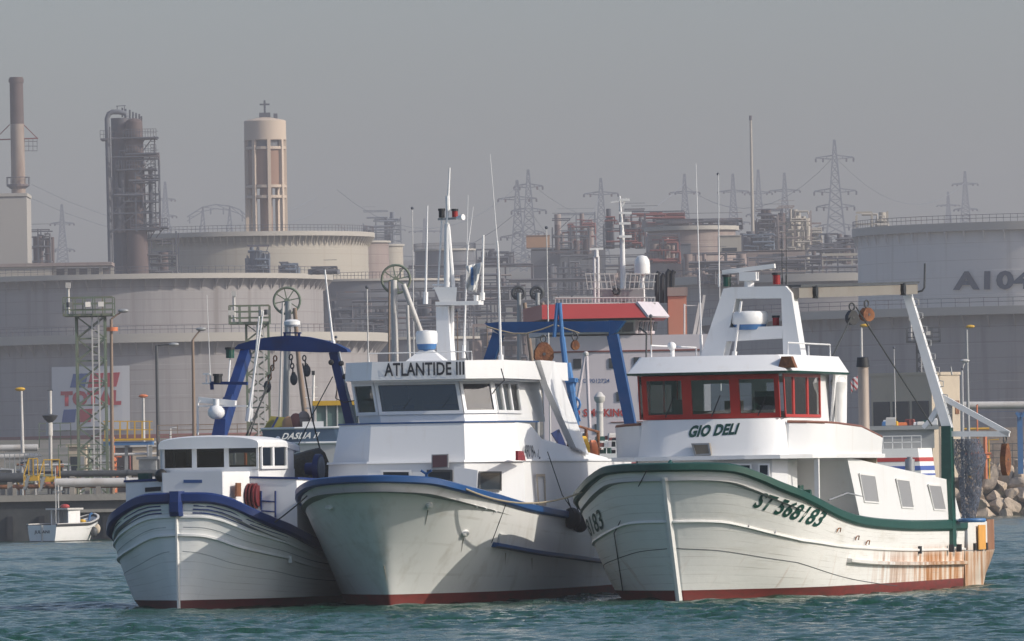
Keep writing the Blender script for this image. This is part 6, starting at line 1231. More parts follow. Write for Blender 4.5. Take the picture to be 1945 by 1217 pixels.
# terraces of pipe racks filling the slope
rk = random.Random(5)
racks = [(640, 1010, 566, 1300), (760, 1060, 520, 1450), (620, 900, 600, 1250), (860, 1120, 590, 1260), (880, 1240, 548, 1380), (1080, 1320, 500, 1500), (1300, 1640, 506, 1440)]
def rack(lab, x0, x1, y, Y, seed):
    r = random.Random(seed); t, p = obj_at('pipe_rack', lab, 'pipe rack', (x0 + x1) / 2, y, Y, 'pipe racks on the refinery slope'); a, b_ = P(x0, y, Y) - p, P(x1, y, Y) - p; mb = MB(); W_ = b_.x - a.x
    n = int(W_ / 4)
    for i in range(n + 1): mb.bar((a.x + i * W_ / n, 0, -5), (a.x + i * W_ / n, 0, 1.2), .25)
    for z in (-1, 1.1): mb.bar((a.x, 0, z), (b_.x, 0, z), .2)
    mb.build('rack_frame', 'far_steel', t)
    for j, z in enumerate((-2.0, -.3, 1.4)):
        mb = MB(); x = a.x + r.uniform(0, W_ * .3); x2 = b_.x - r.uniform(0, W_ * .3); mb.tube([(x, -1, z - 3), (x, -1, z), (x2, -1, z), (x2, -1, z - 3)], r.uniform(.08, .25), 6); mb.build('pipe', r.choice(['far_pipe', 'far_pipe', 'far_steel', 'far_steel', 'tank_brown', 'tank_dark']), t, smooth=True, angle=40)
rl = ['pipe rack behind the left wheel of the loading arms', 'pipe rack level with the pennant flag', 'pipe rack low behind the radar dome of the middle trawler', 'pipe rack behind the two small-wheeled loading arms', 'pipe rack above the red-roofed bridge left of its mast', 'pipe rack behind the white radome of the ship', 'pipe rack below the process towers, left of the A104 tank', 'lowest pipe rack, left of the white mast']
for i, ((x0, x1, y, Y), lab) in enumerate(zip(racks, rl)): rack(lab, x0, x1, y, Y, i + 20)

bl = ('far_steel', 'tank_dark', 'far_steel'); 
for i, (x0, x1, y0, y1, Y, lab, mt) in enumerate(((625, 740, 560, 640, 1300, 'dim blue-grey pipework right of the TOTAL tank, behind the slanting arm', bl), (862, 985, 500, 600, 1400, 'dim plant behind the pennant flag', bl), (1040, 1135, 470, 560, 1560, 'dim plant behind the bridge of the ship', bl),
    (1300, 1420, 476, 520, 1395, 'dim low plant under the flat-roofed cream shed', ('far_steel', 'far_pipe', 'tank_brown')), (1440, 1560, 480, 512, 1420, 'low pipes and vessels behind the radar arch', ('far_steel', 'far_pipe', 'tank_cream')), (780, 870, 560, 640, 1280, 'dim blue-grey plant behind the white mast', bl),
    (690, 760, 395, 460, 2300, 'faint lattice plant above the streaky brown tank', ('pylon_steel', 'pylon_steel', 'pylon_steel')), (1060, 1130, 400, 470, 1900, 'faint scaffold frame left of the ship mast', ('pylon_steel', 'dull_red', 'tank_brown')), (1200, 1300, 398, 432, 1520, 'rooftop frames right of the ship mast', ('far_steel', 'dull_red', 'far_steel')),
    (1000, 1050, 560, 640, 1200, 'dim frames between the two blue gantry posts', bl), (900, 1000, 610, 690, 1150, 'brownish frames above the middle wheelhouse roof', ('tank_brown', 'far_pipe', 'tank_brown')))):
    clutter('process_unit', lab, 'refinery unit', x0, x1, y0, y1, Y, 60 + i, mats=mt, dens=1.6)

mat('mast_white', (.6, .58, .56), .5)
for i, (x0, y0, x1, y1, Y, m, lab) in enumerate(((700, 700, 697, 545, 430, 'mast_white', 'thin white mast right of the curved blue gantry'), (1042, 640, 1038, 432, 470, 'mast_white', 'thin white mast left of the ship bridge'), (785, 690, 783, 395, 520, 'mast_white', 'very thin pole just left of the white mast'),
    (870, 690, 868, 590, 500, 'lamp_pole', 'short brown pole right of the white mast column'), (926, 690, 925, 612, 500, 'lamp_pole', 'short brown pole left of the blue gantry foot'), (640, 760, 638, 640, 520, 'lamp_pole', 'thin brown pole behind the right leg of the curved gantry'), (1366, 560, 1364, 330, 560, 'mast_white', 'thin tall pole behind the left shoulder of the radar arch'),
    (1238, 690, 1236, 600, 430, 'lamp_pole', 'thin dark pole behind the left end of the red windows'), (1700, 720, 1698, 660, 620, 'mast_white', 'short pale pole on the roofline left of the beige building'), (1830, 830, 1828, 700, 625, 'mast_white', 'pale pole right of the inclined white leg'))):
    if m == 'lamp_pole' and m not in M: mat('lamp_pole', (.20, .14, .10), .7)
    a, b_ = P(x0, y0, Y), P(x1, y1, Y); t = thing('mast_pole', lab, 'pole', (a.x, a.y, a.z), 0, 'thin poles behind the trawlers'); k = MB(); k.cyl((0, 0, -6), b_ - a, .05, .025, n=8); k.build('pole', m, t, smooth=True); k = MB(); k.sphere(b_ - a, .09, 8); k.build('mast_tip', 'far_steel', t)

for i, (x0, x1, y0, y1, Y, lab, mt) in enumerate(((1330, 1400, 500, 540, 1330, 'tangled pipes left of the radar arch shoulder', ('far_steel', 'far_pipe', 'tank_brown')), (1560, 1625, 440, 486, 1620, 'thin frames between the tallest pylon and the A104 tank', ('far_steel', 'far_pipe', 'far_steel')),
    (1410, 1470, 436, 480, 1640, 'blue-grey frames at the foot of the thin flare stack', ('far_steel', 'slate_steel', 'far_steel')), (905, 975, 470, 505, 1750, 'faint frames under the overlapping pylons', ('far_steel', 'far_steel', 'tank_dark')), (1150, 1215, 500, 560, 1360, 'pipework behind the mast foot of the ship', ('far_steel', 'far_pipe', 'tank_brown')),
    (1230, 1290, 440, 500, 1400, 'pipes and ladders on the left side of the pinkish tank', ('far_steel', 'dull_red', 'tank_brown')), (590, 640, 505, 520, 1300, 'small pipes on the rim right of the upper grey tank', ('far_steel', 'far_pipe', 'tank_dark')), (470, 510, 462, 522, 1440, 'pair of blue-grey vessels standing before the cream tank', ('far_steel', 'slate_steel', 'slate_steel')),
    (530, 565, 496, 520, 1420, 'low round exchanger before the cream tank, right of the pair of vessels', ('far_steel', 'slate_steel', 'slate_steel')), (1500, 1560, 420, 470, 1720, 'cream and grey frames right of the ochre towers', ('tank_brown', 'tank_cream', 'far_steel')))):
    if 'slate_steel' not in M: mat('slate_steel', (.10, .13, .17), .6, var=.2, scale=.5)
    clutter('process_unit', lab, 'refinery unit', x0, x1, y0, y1, Y, 90 + i, mats=mt, dens=1.8, depth=5)
# ================================================================== MIDDLE DISTANCE: quay, tanker, jetty gear
mat('galv', (.33, .34, .34), .55, metal=.3, var=.15, scale=2)
mat('olive_steel', (.13, .17, .12), .65, var=.25, scale=1.5, dirt=(.25, .17, .09), damt=.4, dscale=(1, 1, .5))
mat('lamp_brown', (.24, .17, .12), .6, var=.2, scale=1)
mat('pipe_white', (.55, .53, .50), .5, var=.08, scale=1, dirt=(.3, .22, .15), damt=.3, dscale=(.6, .6, .6))
mat('ship_white', (.60, .545, .57), .5, var=.04, scale=.4, dirt=(.40, .32, .30), damt=.25, dscale=(.8, .8, .2))
mat('ship_red', (.42, .045, .04), .5, var=.1, scale=.6)
mat('ship_blue', (.05, .10, .36), .5, var=.1, scale=1)
mat('ship_orange', (.48, .20, .13), .6, var=.1, scale=.6)
mat('painted_shade_wall', (.24, .20, .17), .85, var=.1, scale=.4)  # beige darkened: the shade is put into the wall colour
# quay
quay = thing('quay', 'long dark quay wall with a pale concrete coping at the left waterline', 'quay', (0, QUAY_Y, 0))
mb = MB(); mb.bb((-1300, 0, -2), (12, 1.6, 2.36)); o = mb.build('quay_wall', 'quay_wall', quay)
mb = MB(); mb.bb((-1300, -.25, 2.362), (12.2, 3.0, 2.74)); mb.build('coping', 'concrete', quay)
a = P(150, 969, QUAY_Y - .4); b_ = P(330, 969, QUAY_Y - .4); mb = MB(); mb.bb((a.x, -.35, 1.66), (b_.x, 0, 1.84)); mb.build('fender_beam', 'concrete', quay)
for i in range(26):
    x = -34 + i * 1.9; mb = MB(); mb.bb((x, -.22, .1), (x + .35, 0, 1.5)); mb.build('quay_fender', 'dark', quay)
def railing(label, x0, x1, y0, y1, Y, m='galv', h=1.0, step=.45, name='railing', bars=False):
    a, b_ = P(x0, y0, Y), P(x1, y1, Y); p = Vector((a.x, Y, a.z)); mb = MB(); L_ = b_.x - a.x; n = max(2, int(L_ / step))
    for i in range(n + 1): x = L_ * i / n; mb.bar((x, 0, 0), (x, 0, h), .05)
    for z in ((h,) if bars else (h * .35, h * .68, h)): mb.bar((0, 0, z), (L_, 0, z), .055)
    o = mb.build(name, m); o.location = p; return tag(o, label, 'railing')
railing('pale railing with many uprights along the quay at the far left', -10, 76, 893, 892, 545, 'galv', 1.0, .3, bars=True)
railing('dark railing along the quay in front of the cream hut', 112, 205, 905, 903, 540, 'olive_steel', 1.9, .5)
railing('far thin railing behind the navy-railed wheelhouse', 300, 640, 838, 832, 560, 'lamp_brown', 1.0, 1.2)
railing('thin railing on the green valve platform', 75, 135, 850, 849, 556, 'olive_steel', 1.5, .5)
def pipe(label, pts, Y, r, m, supports=(), cat='pipe', name='pipeline'):
    q = [P(x, y, Y) for x, y in pts]; o = q[0]; t = thing(name, label, cat, o); mb = MB(); mb.tube([p - o for p in q], r, 14); mb.build('pipe', m, t, smooth=True, angle=50)
    for f in supports: p = lerp(q[0], q[1], f) - o; mb = MB(); mb.bb((p.x - .15, -.2, p.z - r - (q[0].z - 2.72)), (p.x + .15, .2, p.z - r + .05)); mb.build('support', 'concrete', t)
    n_f = int((q[-1] - q[0]).length / 3.2); 
    for i in range(1, n_f): p = lerp(q[0], q[1], i / n_f) - o if len(q) == 2 else None; (MB().cyl(p - Vector((.06, 0, 0)), p + Vector((.06, 0, 0)), r * 1.25, n=14).build('flange', m, t) if p else None)
    return t
pipe('big pale pipe along the quay edge left of the navy-railed trawler', [(104, 917), (380, 914)], 536, .27, 'pipe_white', (.03, .3, .6))
pipe('dark pipe running behind the pale one on the quay', [(110, 900), (380, 897)], 540, .2, 'dark_metal', (.1, .5))
pipe('thin rusty pipe low on the quay at the left', [(-30, 925), (250, 922)], 541, .13, 'rust', (.2, .7))
pipe('dark thick pipe at the far left edge of the quay', [(-40, 908), (44, 907)], 538, .3, 'dark_metal', (.3, .7))
pipe('beige pipe high at the far left above the railing', [(-40, 852), (72, 850)], 560, .22, 'pipe_white', (.4,))
pipe('second beige pipe below the high one at the far left', [(-40, 868), (72, 866)], 558, .2, 'pipe_white', (.4, .9))
# yellow stairs and platform
def stairs(label, x0, x1, yb, yt, Y, plat):
    a, b_ = P(x0, yb, Y), P(x1, yt, Y); t = thing('access_stair', label, 'stairs', a, 0, 'yellow access stairs on the quay'); d = b_ - a; mb = MB()
    for yy_ in (0, .9): mb = MB(); mb.bar((0, yy_, 0), (d.x, yy_, d.z), .07, .18); mb.build('stringer', 'galv', t)
    n = 5
    for i in range(n): mb = MB(); p = d * ((i + .5) / n); mb.bb((p.x - .12, 0, p.z - .02), (p.x + .16, .9, p.z + .03)); mb.build('tread', 'galv', t)
    pl_ = P(plat, yt, Y) - a; mb = MB(); mb.bb((d.x, 0, d.z - .32), (pl_.x, .9, d.z)); mb.build('platform', 'yellow', t)
    mb = MB(); mb.bar((0, -.02, .2), (0, -.02, .9), .06); mb.tube([(0, -.02, .9), (d.x, -.02, d.z + 1.0), (pl_.x, -.02, d.z + 1.0)], .045, 6)
    for x in (d.x, (d.x + pl_.x) / 2, pl_.x): mb.bar((x, -.02, d.z), (x, -.02, d.z + 1.0), .06)
    mb.build('handrail', 'yellow', t)
stairs('left one of the two short yellow-railed stairs on the quay', 46, 55, 930, 903, 537, 72); stairs('right one of the two short yellow-railed stairs on the quay', 75, 84, 932, 905, 536, 114)
for x, y0, y1 in ((40, 872, 905), (98, 865, 900), (108, 862, 898)):
    pass
# cabins on the quay
def cabin(label, x0, x1, y0, y1, Y, d, m, roof=None, wins=(), door=None, base=2.72):
    a, b_ = P(x0, y1, Y), P(x1, y0, Y); t = thing('quay_cabin', label, 'cabin', (a.x, Y, base)); W_, H_ = b_.x - a.x, b_.z - base
    mb = MB(); mb.bb((0, 0, 0), (W_, d, H_)); mb.build('wall', m, t); mb = MB(); mb.bb((-.15, -.15, H_ + .002), (W_ + .15, d + .15, H_ + .18)); mb.build('roof', roof or m, t)
    for q in wins: mb = MB(); mb.bb((q[0] * W_, -.03, q[2] * H_), (q[1] * W_, 0, q[3] * H_)); mb.build('window', 'dark_pane', t)
    if door: mb = MB(); mb.bb((door[0] * W_, -.03, 0), (door[1] * W_, 0, H_ * .8)); mb.build('door', 'galv', t)
    return t
cabin('small cream hut behind the dark railing, left of the lattice tower', 131, 163, 848, 905, 560, 2.5, 'beige', wins=((.1, .5, .5, .8),), door=(.6, .9))
cabin('shed with shade put into its wall colour, below the yellow platform', 212, 252, 850, 880, 575, 4, 'painted_shade_wall', 'galv')
cabin('pale sunlit flat-roofed hut left of the navy-railed wheelhouse', 252, 300, 848, 880, 574, 3, 'beige', 'pipe_white', wins=((.2, .7, .2, .5),))
cabin('low grey cabinet next to the pale sunlit hut', 264, 296, 872, 905, 556, 2, 'galv', wins=((.1, .25, .3, .7), (.5, .65, .3, .7)))
t, p = obj_at('working_platform', 'blue and yellow elevated platform behind the tall brown lamp post', 'platform', 240, 845, 566)
mb = MB(); bxp(mb, 196, 290, 838, 846, 566, 2); rel(mb, p).build('platform_beam', 'light_blue', t); mb = MB(); bxp(mb, 196, 290, 832, 837.5, 565.9, 2.1); rel(mb, p).build('kick_plate', 'yellow', t)
mb = MB()
for x in range(200, 292, 14): mb.bar(P(x, 832, 566) - p, P(x, 800, 566) - p, .09)
for y in (800, 816): mb.bar(P(196, y, 566) - p, P(290, y, 566) - p, .06)
mb.build('guard_rail', 'yellow', t); mb = MB()
for x in (198, 240, 286): mb = MB(); mb.bar(P(x, 846, 566.5) - p, P(x, 905, 566.5) - p, .2); mb.build('platform_leg', 'galv', t)
def manifold(label, x0, x1, y0, Y, seed, mats):
    r = random.Random(seed); a, b_ = P(x0, 900, Y), P(x1, y0, Y); t = thing('valve_manifold', label, 'valve manifold', (a.x, Y, 2.75), 0, 'valve manifolds on the quay'); W_, H_ = b_.x - a.x, b_.z - 2.75
    for j in range(max(4, int(W_ * 1.1))):
        x = r.uniform(0, W_); h = H_ * r.uniform(.3, 1); m = r.choice(mats); y = r.uniform(0, 3); mb = MB(); rr = r.uniform(.05, .14)
        mb.tube([(x, y, 0), (x, y, h), (x + r.uniform(-.8, .8), y, h + .02)], rr, 8); mb.cyl((x, y, h * .5 - .1), (x, y, h * .5 + .1), rr * 2, n=10); mb.build('riser_pipe', m, t, smooth=True, angle=40)
        if r.random() < .6: mb = MB(); c = Vector((x, y - .25, h * .6)); mb.tube([c + Vector((.22 * math.cos(k * .785), 0, .22 * math.sin(k * .785))) for k in range(8)], .03, 5, closed=True); mb.bar(c, c + Vector((0, .25, 0)), .05); mb.build('hand_wheel', r.choice(['dull_red', 'yellow', 'dark_metal']), t)
    for z in (.3, .6): mb = MB(); y = r.uniform(0, 2); mb.cyl((0, y, H_ * z), (W_, y, H_ * z), .09, n=8); mb.build('header_pipe', r.choice(mats), t, smooth=True, angle=40)
cm = ['galv', 'pipe_white', 'rust', 'dark_metal', 'olive_steel', 'orange']
for i, (x0, x1, y0, Y, lab) in enumerate(((-10, 100, 880, 545, 'low valves along the quay edge at the far left'), (105, 215, 878, 546, 'low valves along the quay edge below the lattice tower'), (-10, 60, 862, 556, 'tangle of valves and risers at the far left of the quay'), (62, 130, 845, 554, 'valves and risers around the green platform behind the yellow stairs'), (164, 214, 835, 552, 'yellow and grey risers at the foot of the lattice tower'),
    (0, 120, 868, 562, 'dark low pipework behind the two yellow stairs'), (120, 215, 862, 566, 'dark low pipework behind the cream hut'), (214, 300, 812, 572, 'red-tinged valve gear above the blue and yellow platform'), (300, 440, 808, 590, 'orange and grey pipework seen over the navy-railed wheelhouse roof'), (440, 520, 800, 585, 'pipework left of the loading arms, behind the blue gantry'), (1660, 1760, 800, 640, 'gear on the quay in front of the beige building'))):
    manifold(lab, x0, x1, y0, Y, 40 + i, cm + (['yellow', 'yellow'] if i in (0, 4) else ['dull_red', 'dull_red', 'orange'] if i in (7, 8) else ['dark_metal'] * 8 if i in (5, 6) else []))
# beacon post with disc
t, p = obj_at('signal_post', 'white signal post with a dark disc gallery near the left sign', 'signal post', 96, 860, 552)
mb = MB(); mb.cyl(Vector((0, 0, -1)), P(95, 742, 552) - p, .11, n=10); mb.build('post', 'pipe_white', t, smooth=True); mb = MB(); c = P(95, 792, 552) - p; mb.lathe(c, [(.1, -.35), (.35, -.15), (.5, .1), (.1, .2)], 14); mb.build('disc', 'dark_metal', t, smooth=True)
mb = MB(); c = P(94, 812, 552) - p; mb.cyl(c - Vector((0, 0, .5)), c + Vector((0, 0, .3)), .2, n=12); mb.build('lantern', 'pipe_white', t, smooth=True); mb = MB(); mb.bar(P(90, 742, 552) - p, P(100, 741, 552) - p, .06); mb.build('cross_bar', 'dark_metal', t)
# lattice towers
def lattice(label, xc, hw, yt, yb, Y, plat, seed, m='olive_steel', extra=()):
    p = P(xc, yb, Y); p.z = ground_z(0, Y); t = thing('lattice_tower', label, 'lattice tower', p, 0, 'lattice towers on the quay'); w_ = hw * Y / F; H_ = P(xc, yt, Y).z - p.z; n = max(5, int(H_ / (w_ * 1.5))); mb = MB(); th = .11
    top_dx = P(xc, yt, Y).x - P(xc, yb, Y).x
    for sx in (-1, 1):
        for sy in (-1, 1): mb.bar((sx * w_, sy * w_ + w_, 0), (sx * w_, sy * w_ + w_, H_), th)
    for i in range(n):
        z0, z1 = H_ * i / n, H_ * (i + 1) / n
        for yy_ in (0, 2 * w_): mb.bar((-w_, yy_, z1), (w_, yy_, z1), th * .7); mb.bar((-w_, yy_, z0), (w_, yy_, z1), th * .55); mb.bar((w_, yy_, z0), (-w_, yy_, z1), th * .55)
        for sx in (-1, 1): mb.bar((sx * w_, 0, z1), (sx * w_, 2 * w_, z1), th * .7); mb.bar((sx * w_, 0, z0), (sx * w_, 2 * w_, z1), th * .6)
    mb.build('lattice_frame', m, t)
    x0, x1 = (plat[0] - xc) * Y / F, (plat[1] - xc) * Y / F; mb = MB(); mb.bb((x0, -.6, H_), (x1, 2 * w_ + .6, H_ + .14)); pl_ = mb.build('platform', m, t); mb = MB()
    k = int((x1 - x0) / .6)
    for i in range(k + 1):
        x = lerp(x0, x1, i / k)
        for yy_ in (-.6, 2 * w_ + .6): mb.bar((x, yy_, H_), (x, yy_, H_ + 1.15), .07)
    for z in (.4, .78, 1.15):
        for yy_ in (-.6, 2 * w_ + .6): mb.bar((x0, yy_, H_ + z), (x1, yy_, H_ + z), .06)
    mb.build('platform_rail', m, pl_)
    r = random.Random(seed)
    for i in range(3): mb = MB(); x = lerp(x0, x1, r.random()); mb.box((x, -.8, H_ + .7), (.35, .2, .3), r.random()); mb.build('floodlight', 'pipe_white' if i else 'dark_metal', t)
    mb = MB(); mb.bar((w_ * .6, -.1, 0), (w_ * .6, -.1, H_), .09); mb.bar((w_ * .6 - .4, -.1, 0), (w_ * .6 - .4, -.1, H_), .09)
    for i in range(int(H_ / .5)): mb.bar((w_ * .6 - .4, -.1, i * .5), (w_ * .6, -.1, i * .5), .05)
    mb.build('ladder', 'pipe_white', t)
    mb = MB(); mb.cyl((x0 + .3, 0, H_), (x0 + .3, 0, H_ + 2), .09, n=8); mb.box((x0 + .3, 0, H_ + 1.9), (.3, .3, .35)); mb.build('lightning_rod', 'pipe_white', t); return t
lattice('tall greenish lattice tower with a railed platform in front of the TOTAL sign', 176, 27, 600, 900, 547, (126, 220), 1)
lattice('greenish lattice tower seen through the curved blue gantry', 492, 21, 615, 860, 552, (440, 516), 2)
lattice('floodlight lattice mast seen behind the inclined white leg of the stern gallows', 1757, 11, 650, 900, 700, (1728, 1790), 3, 'dark_metal')
# lamp posts
def lamp_post(label, xb, yb, xt, yt, arm, Y, m='lamp_brown', head='galv', disc=None):
    b_ = P(xb, yb, Y); b_.z = ground_z(b_.x, Y); tp = P(xt, yt, Y); t = thing('lamp_post', label, 'lamp post', b_, 0, 'lamp posts on the quay'); d = tp - b_; d.x = 0 if abs(d.x) > 3 else d.x
    mb = MB(); mb.cyl((0, 0, 0), d, .14, .09, n=10); mb.build('pole', m, t, smooth=True)
    e = P(arm[0], arm[1], Y) - b_; mb = MB(); mb.tube([d, lerp(d, e, .5) + Vector((0, 0, .03)), e], .06, 6); mb.build('bracket_arm', m, t)
    mb = MB(); mb.sphere(e, .28, 10, (1.2, .6, .45)); mb.build('lamp_head', head, t, smooth=True)
    if disc: c = P(*disc, Y) - b_; mb = MB(); mb.cyl(c - Vector((0, 0, .12)), c + Vector((0, 0, .12)), .35, n=14); mb.build('round_lamp', 'orange', t, smooth=True, angle=40)
lamp_post('tall brown lamp post beside the lattice tower, its arm pointing right', 213, 890, 211, 606, (234, 590), 542, disc=(213, 625))
lamp_post('thin dark lamp post with a long level arm', 301, 850, 297, 656, (330, 654), 562, 'dark_metal')
lamp_post('brown lamp post with an upward tilted arm', 369, 850, 366, 645, (382, 625), 560)
lamp_post('white post with a yellow lamp at the far left', 44, 870, 40, 742, (38, 739), 558, 'pipe_white', 'yellow')
lamp_post('faint thin post with an orange lamp right of the sign', 273, 850, 272, 755, (272, 752), 620, 'pipe_white', 'orange')
lamp_post('yellow-headed lamp post seen above the exhaust pipe', 1639, 900, 1636, 622, (1642, 618), 640, 'pipe_white', 'yellow')
lamp_post('yellow-headed lamp post right of the beige building', 1841, 900, 1836, 626, (1843, 620), 640, 'galv', 'yellow')
# loading arms
def loading_arm(label, cx, cy, r_px, legs, Y=505, m='galv'):
    p = P(cx, cy, Y); base = Vector((p.x, Y, 2.7)); t = thing('loading_arm', label, 'loading arm', base, 0, 'marine loading arms'); c = p - base; r = r_px * Y / F; mb = MB()
    mb.tube([c + Vector((r * math.cos(k * math.pi / 12), 0, r * math.sin(k * math.pi / 12))) for k in range(24)], .07 if r > .5 else .10, 8, closed=True)
    for k in range(8): mb.bar(c, c + Vector((r * math.cos(k * math.pi / 4 + .2), 0, r * math.sin(k * math.pi / 4 + .2))), .06)
    mb.cyl(c + Vector((0, -.12, 0)), c + Vector((0, .12, 0)), .16, n=12); mb.build('counter_wheel', 'dark_metal' if r < .5 else 'olive_steel', t, smooth=True, angle=40)
    for i, (x0, y0, x1, y1, w_, mm) in enumerate(legs):
        mb = MB(); a, b_ = P(x0, y0, Y) - base, P(x1, y1, Y) - base; a.y = b_.y = -.15 - .25 * i; mb.cyl(a, b_, w_ * Y / F, w_ * Y / F * 1.1, n=12); mb.build('riser_pipe' if i == 0 else 'arm_pipe', mm, t, smooth=True)
    return t
loading_arm('loading arm with a big spoked wheel above the curved blue gantry', 545, 571, 25, [(548, 572, 541, 860, 6, 'galv'), (560, 585, 568, 690, 4, 'lamp_brown'), (568, 690, 585, 830, 5, 'lamp_brown'), (538, 575, 530, 850, 2, 'pipe_white')])
loading_arm('big-wheeled loading arm with a long slanting pipe, left of the white mast', 752, 530, 27, [(748, 532, 755, 880, 6, 'pipe_white'), (766, 540, 806, 650, 5, 'pipe_white'), (774, 580, 778, 690, 3, 'pipe_white'), (740, 535, 738, 880, 2, 'lamp_brown')])
loading_arm('left one of two loading arms with small dark wheels behind the middle trawler', 985, 556, 11, [(986, 556, 986, 880, 4, 'galv'), (996, 575, 1012, 700, 4, 'lamp_brown')])
loading_arm('right one of two loading arms with small dark wheels behind the middle trawler', 1020, 556, 11, [(1021, 556, 1021, 880, 4, 'galv'), (1030, 575, 1042, 700, 4, 'lamp_brown')])
# ------------------------------------------------ tanker moored stern-on
TY = 480
ship = thing('tanker_ship', 'large pink-grey ship with a red-banded bridge and NO SMOKING on its wall', 'ship', P(1190, 900, TY) * 1.0)
sp_ = ship.location.copy(); sp_.z = 0; ship.location = sp_
def sx(px_, py_, dy=0): return P(px_, py_, TY + dy) - sp_
def sbox(x0, x1, y0, y1, dy, d, m, name, parent=None):
    a, b_ = sx(x0, y1, dy), sx(x1, y0, dy); mb = MB(); mb.bb((a.x, dy, a.z), (b_.x, dy + d, b_.z)); return mb.build(name, m, parent or ship)
a, b_ = sx(1030, 860), sx(1352, 860)
mb = MB(); mb.loft([[Vector((lerp(a.x, b_.x, .5) + (x_ * (b_.x - a.x) / 2) * s_, y_, z_)) for x_, y_ in ((-1, 0), (1, 0), (1, 30), (.5, 45), (0, 50), (-.5, 45), (-1, 30))] for z_, s_ in ((-1, .9), (1.5, 1), (4.6, 1.02))]); mb.build('hull', 'dark', ship)
sbox(1035, 1348, 634, 870, 0, 14, 'ship_white', 'superstructure')
sbox(1035, 1348, 665, 667.5, -.05, .05, 'dull_red', 'deck_line'); sbox(1160, 1348, 799, 801, -.05, .05, 'dull_red', 'deck_line')
for q in ((1089, 1104, 681, 700), (1157, 1168, 680, 699), (1204, 1217, 678, 697), (1080, 1092, 745, 762), (1171, 1182, 744, 762), (1217, 1231, 742, 760), (1255, 1266, 678, 696), (1130, 1140, 805, 822)): sbox(*q, -.06, .06, 'dark_pane', 'window')
a = sx(1190, 800, -.08); Q = lambda x0, x1, y0, y1: quadmap([sx(x0, y1 + .3, 0) + Vector((0, -.03, 0)), sx(x1, y1, 0) + Vector((0, -.03, 0)), sx(x1, y0, 0) + Vector((0, -.03, 0)), sx(x0, y0 + .3, 0) + Vector((0, -.03, 0))])
letters('NO SMOKING', Q(1074, 1190, 776, 791), 'ship_red', ship, bold=.04); letters('IMO NO 9012724', Q(1074, 1158, 719, 727), 'letter_blue', ship, bold=.01)
# bridge deck: faceted, windows below a sloping red band
def brg(z, gx0, gx1, f, d): return [Vector((gx0, 0 - f, z)), Vector((gx1, 0 - f, z)), Vector((gx1 + 1.1, 1.6 - f * .3, z)), Vector((gx1 + 1.1, d, z)), Vector((gx0 - 1, d, z))]
z0, z1, z2, z3 = sx(1150, 634).z, sx(1150, 609).z, sx(1150, 605).z, sx(1150, 577).z; gx0, gx1 = sx(1040, 600).x, sx(1205, 600).x
mb = MB(); mb.loft([brg(z0, gx0, gx1, .0, 9), brg(z1, gx0, gx1, .5, 9)]); br = mb.build('bridge', 'ship_white', ship)
gx2 = sx(1238, 600).x
mb = MB(); mb.loft([brg(z2, gx0 - .3, gx2 - .3, 1.4, 9.5), brg(z3, gx0 - .3, gx2 - .9, .9, 9.5)]); mb.build('red_band', 'ship_red', br)
mb = MB(); e = brg(z2, gx0, gx2 - .3, 1.4, 9.5); mb.slab([e[1] + Vector((.03, -.02, 0)), e[2] + Vector((.1, -.02, 0)), e[2] + Vector((-.5, -.02, z3 - z2)), e[1] + Vector((-.55, .45, z3 - z2))], .12, (1, -.4, .4)); mb.build('white_band', 'ship_white', br)
for i, (x0, x1) in enumerate(((1165, 1178), (1182, 1203))): sbox(x0, x1, 610, 630, -.42, .08, 'dark_pane', 'window', br)
p0_, p1_ = Vector((gx1, -.2, 0)), Vector((gx1 + 1.1, 1.45, 0))
for i in range(4):
    f0, f1 = .06 + i * .235, .06 + i * .235 + .17; mb = MB(); o1 = Vector((.12, -.1, 0)); za, zb_ = z0 + .15, z1 - .08
    mb.slab([lerp(p0_, p1_, f0) + o1 + Vector((0, 0, za)), lerp(p0_, p1_, f1) + o1 + Vector((0, 0, za)), lerp(p0_, p1_, f1) + o1 + Vector((.08, -.2, zb_)), lerp(p0_, p1_, f0) + o1 + Vector((.08, -.2, zb_))], .05, (1, -.6, 0)); mb.build('window', 'dark_pane', br)
mb = MB()
for y in (577, 566): mb.tube([sx(1055, y, .5), sx(1245, y - 1, .5)], .04, 5)
for x in range(1055, 1246, 7): mb.bar(sx(x, 578, .5), sx(x, 566, .5), .045)
mb.build('bridge_rail', 'pipe_white', ship)
mb = MB(); mb.cyl(sx(1184, 575, 3), sx(1182, 440, 3), .17, .12, n=10); mb.cyl(sx(1182, 440, 3), sx(1177, 372, 3), .10, .05, n=8)
for y, L_ in ((379, 16), (404, 20), (424, 18), (449, 20)): mb.bar(sx(1176, y, 2.7), sx(1180 + L_, y, 2.7), .13)
mb.bar(sx(1160, 384, 3), sx(1194, 380, 3), .08); mb.bar(sx(1182, 392, 3), sx(1190, 376, 3), .08); mb.loft([[sx(1184, 548, 3) + Vector((dx * .12, dy * .12, 0)) for dx, dy in ((-1, -1), (1, -1), (1, 1), (-1, 1))], [sx(1184, 572, 3) + Vector((dx * .65, dy * .5, 0)) for dx, dy in ((-1, -1), (1, -1), (1, 1), (-1, 1))]]); mb.build('main_mast', 'white_paint', ship)
mb = MB(); 
for x in (1130, 1137): mb.cyl(sx(x, 575, 2), sx(x - 1, 486, 2), .07, n=8)
for y in range(495, 575, 12): mb.bar(sx(1130, y, 2), sx(1137, y, 2), .05)
mb.bar(sx(1120, 473, 2), sx(1146, 472, 2), .12); mb.cyl(sx(1133, 488, 2), sx(1133, 474, 2), .12, n=8); mb.build('radar_mast', 'white_paint', ship)
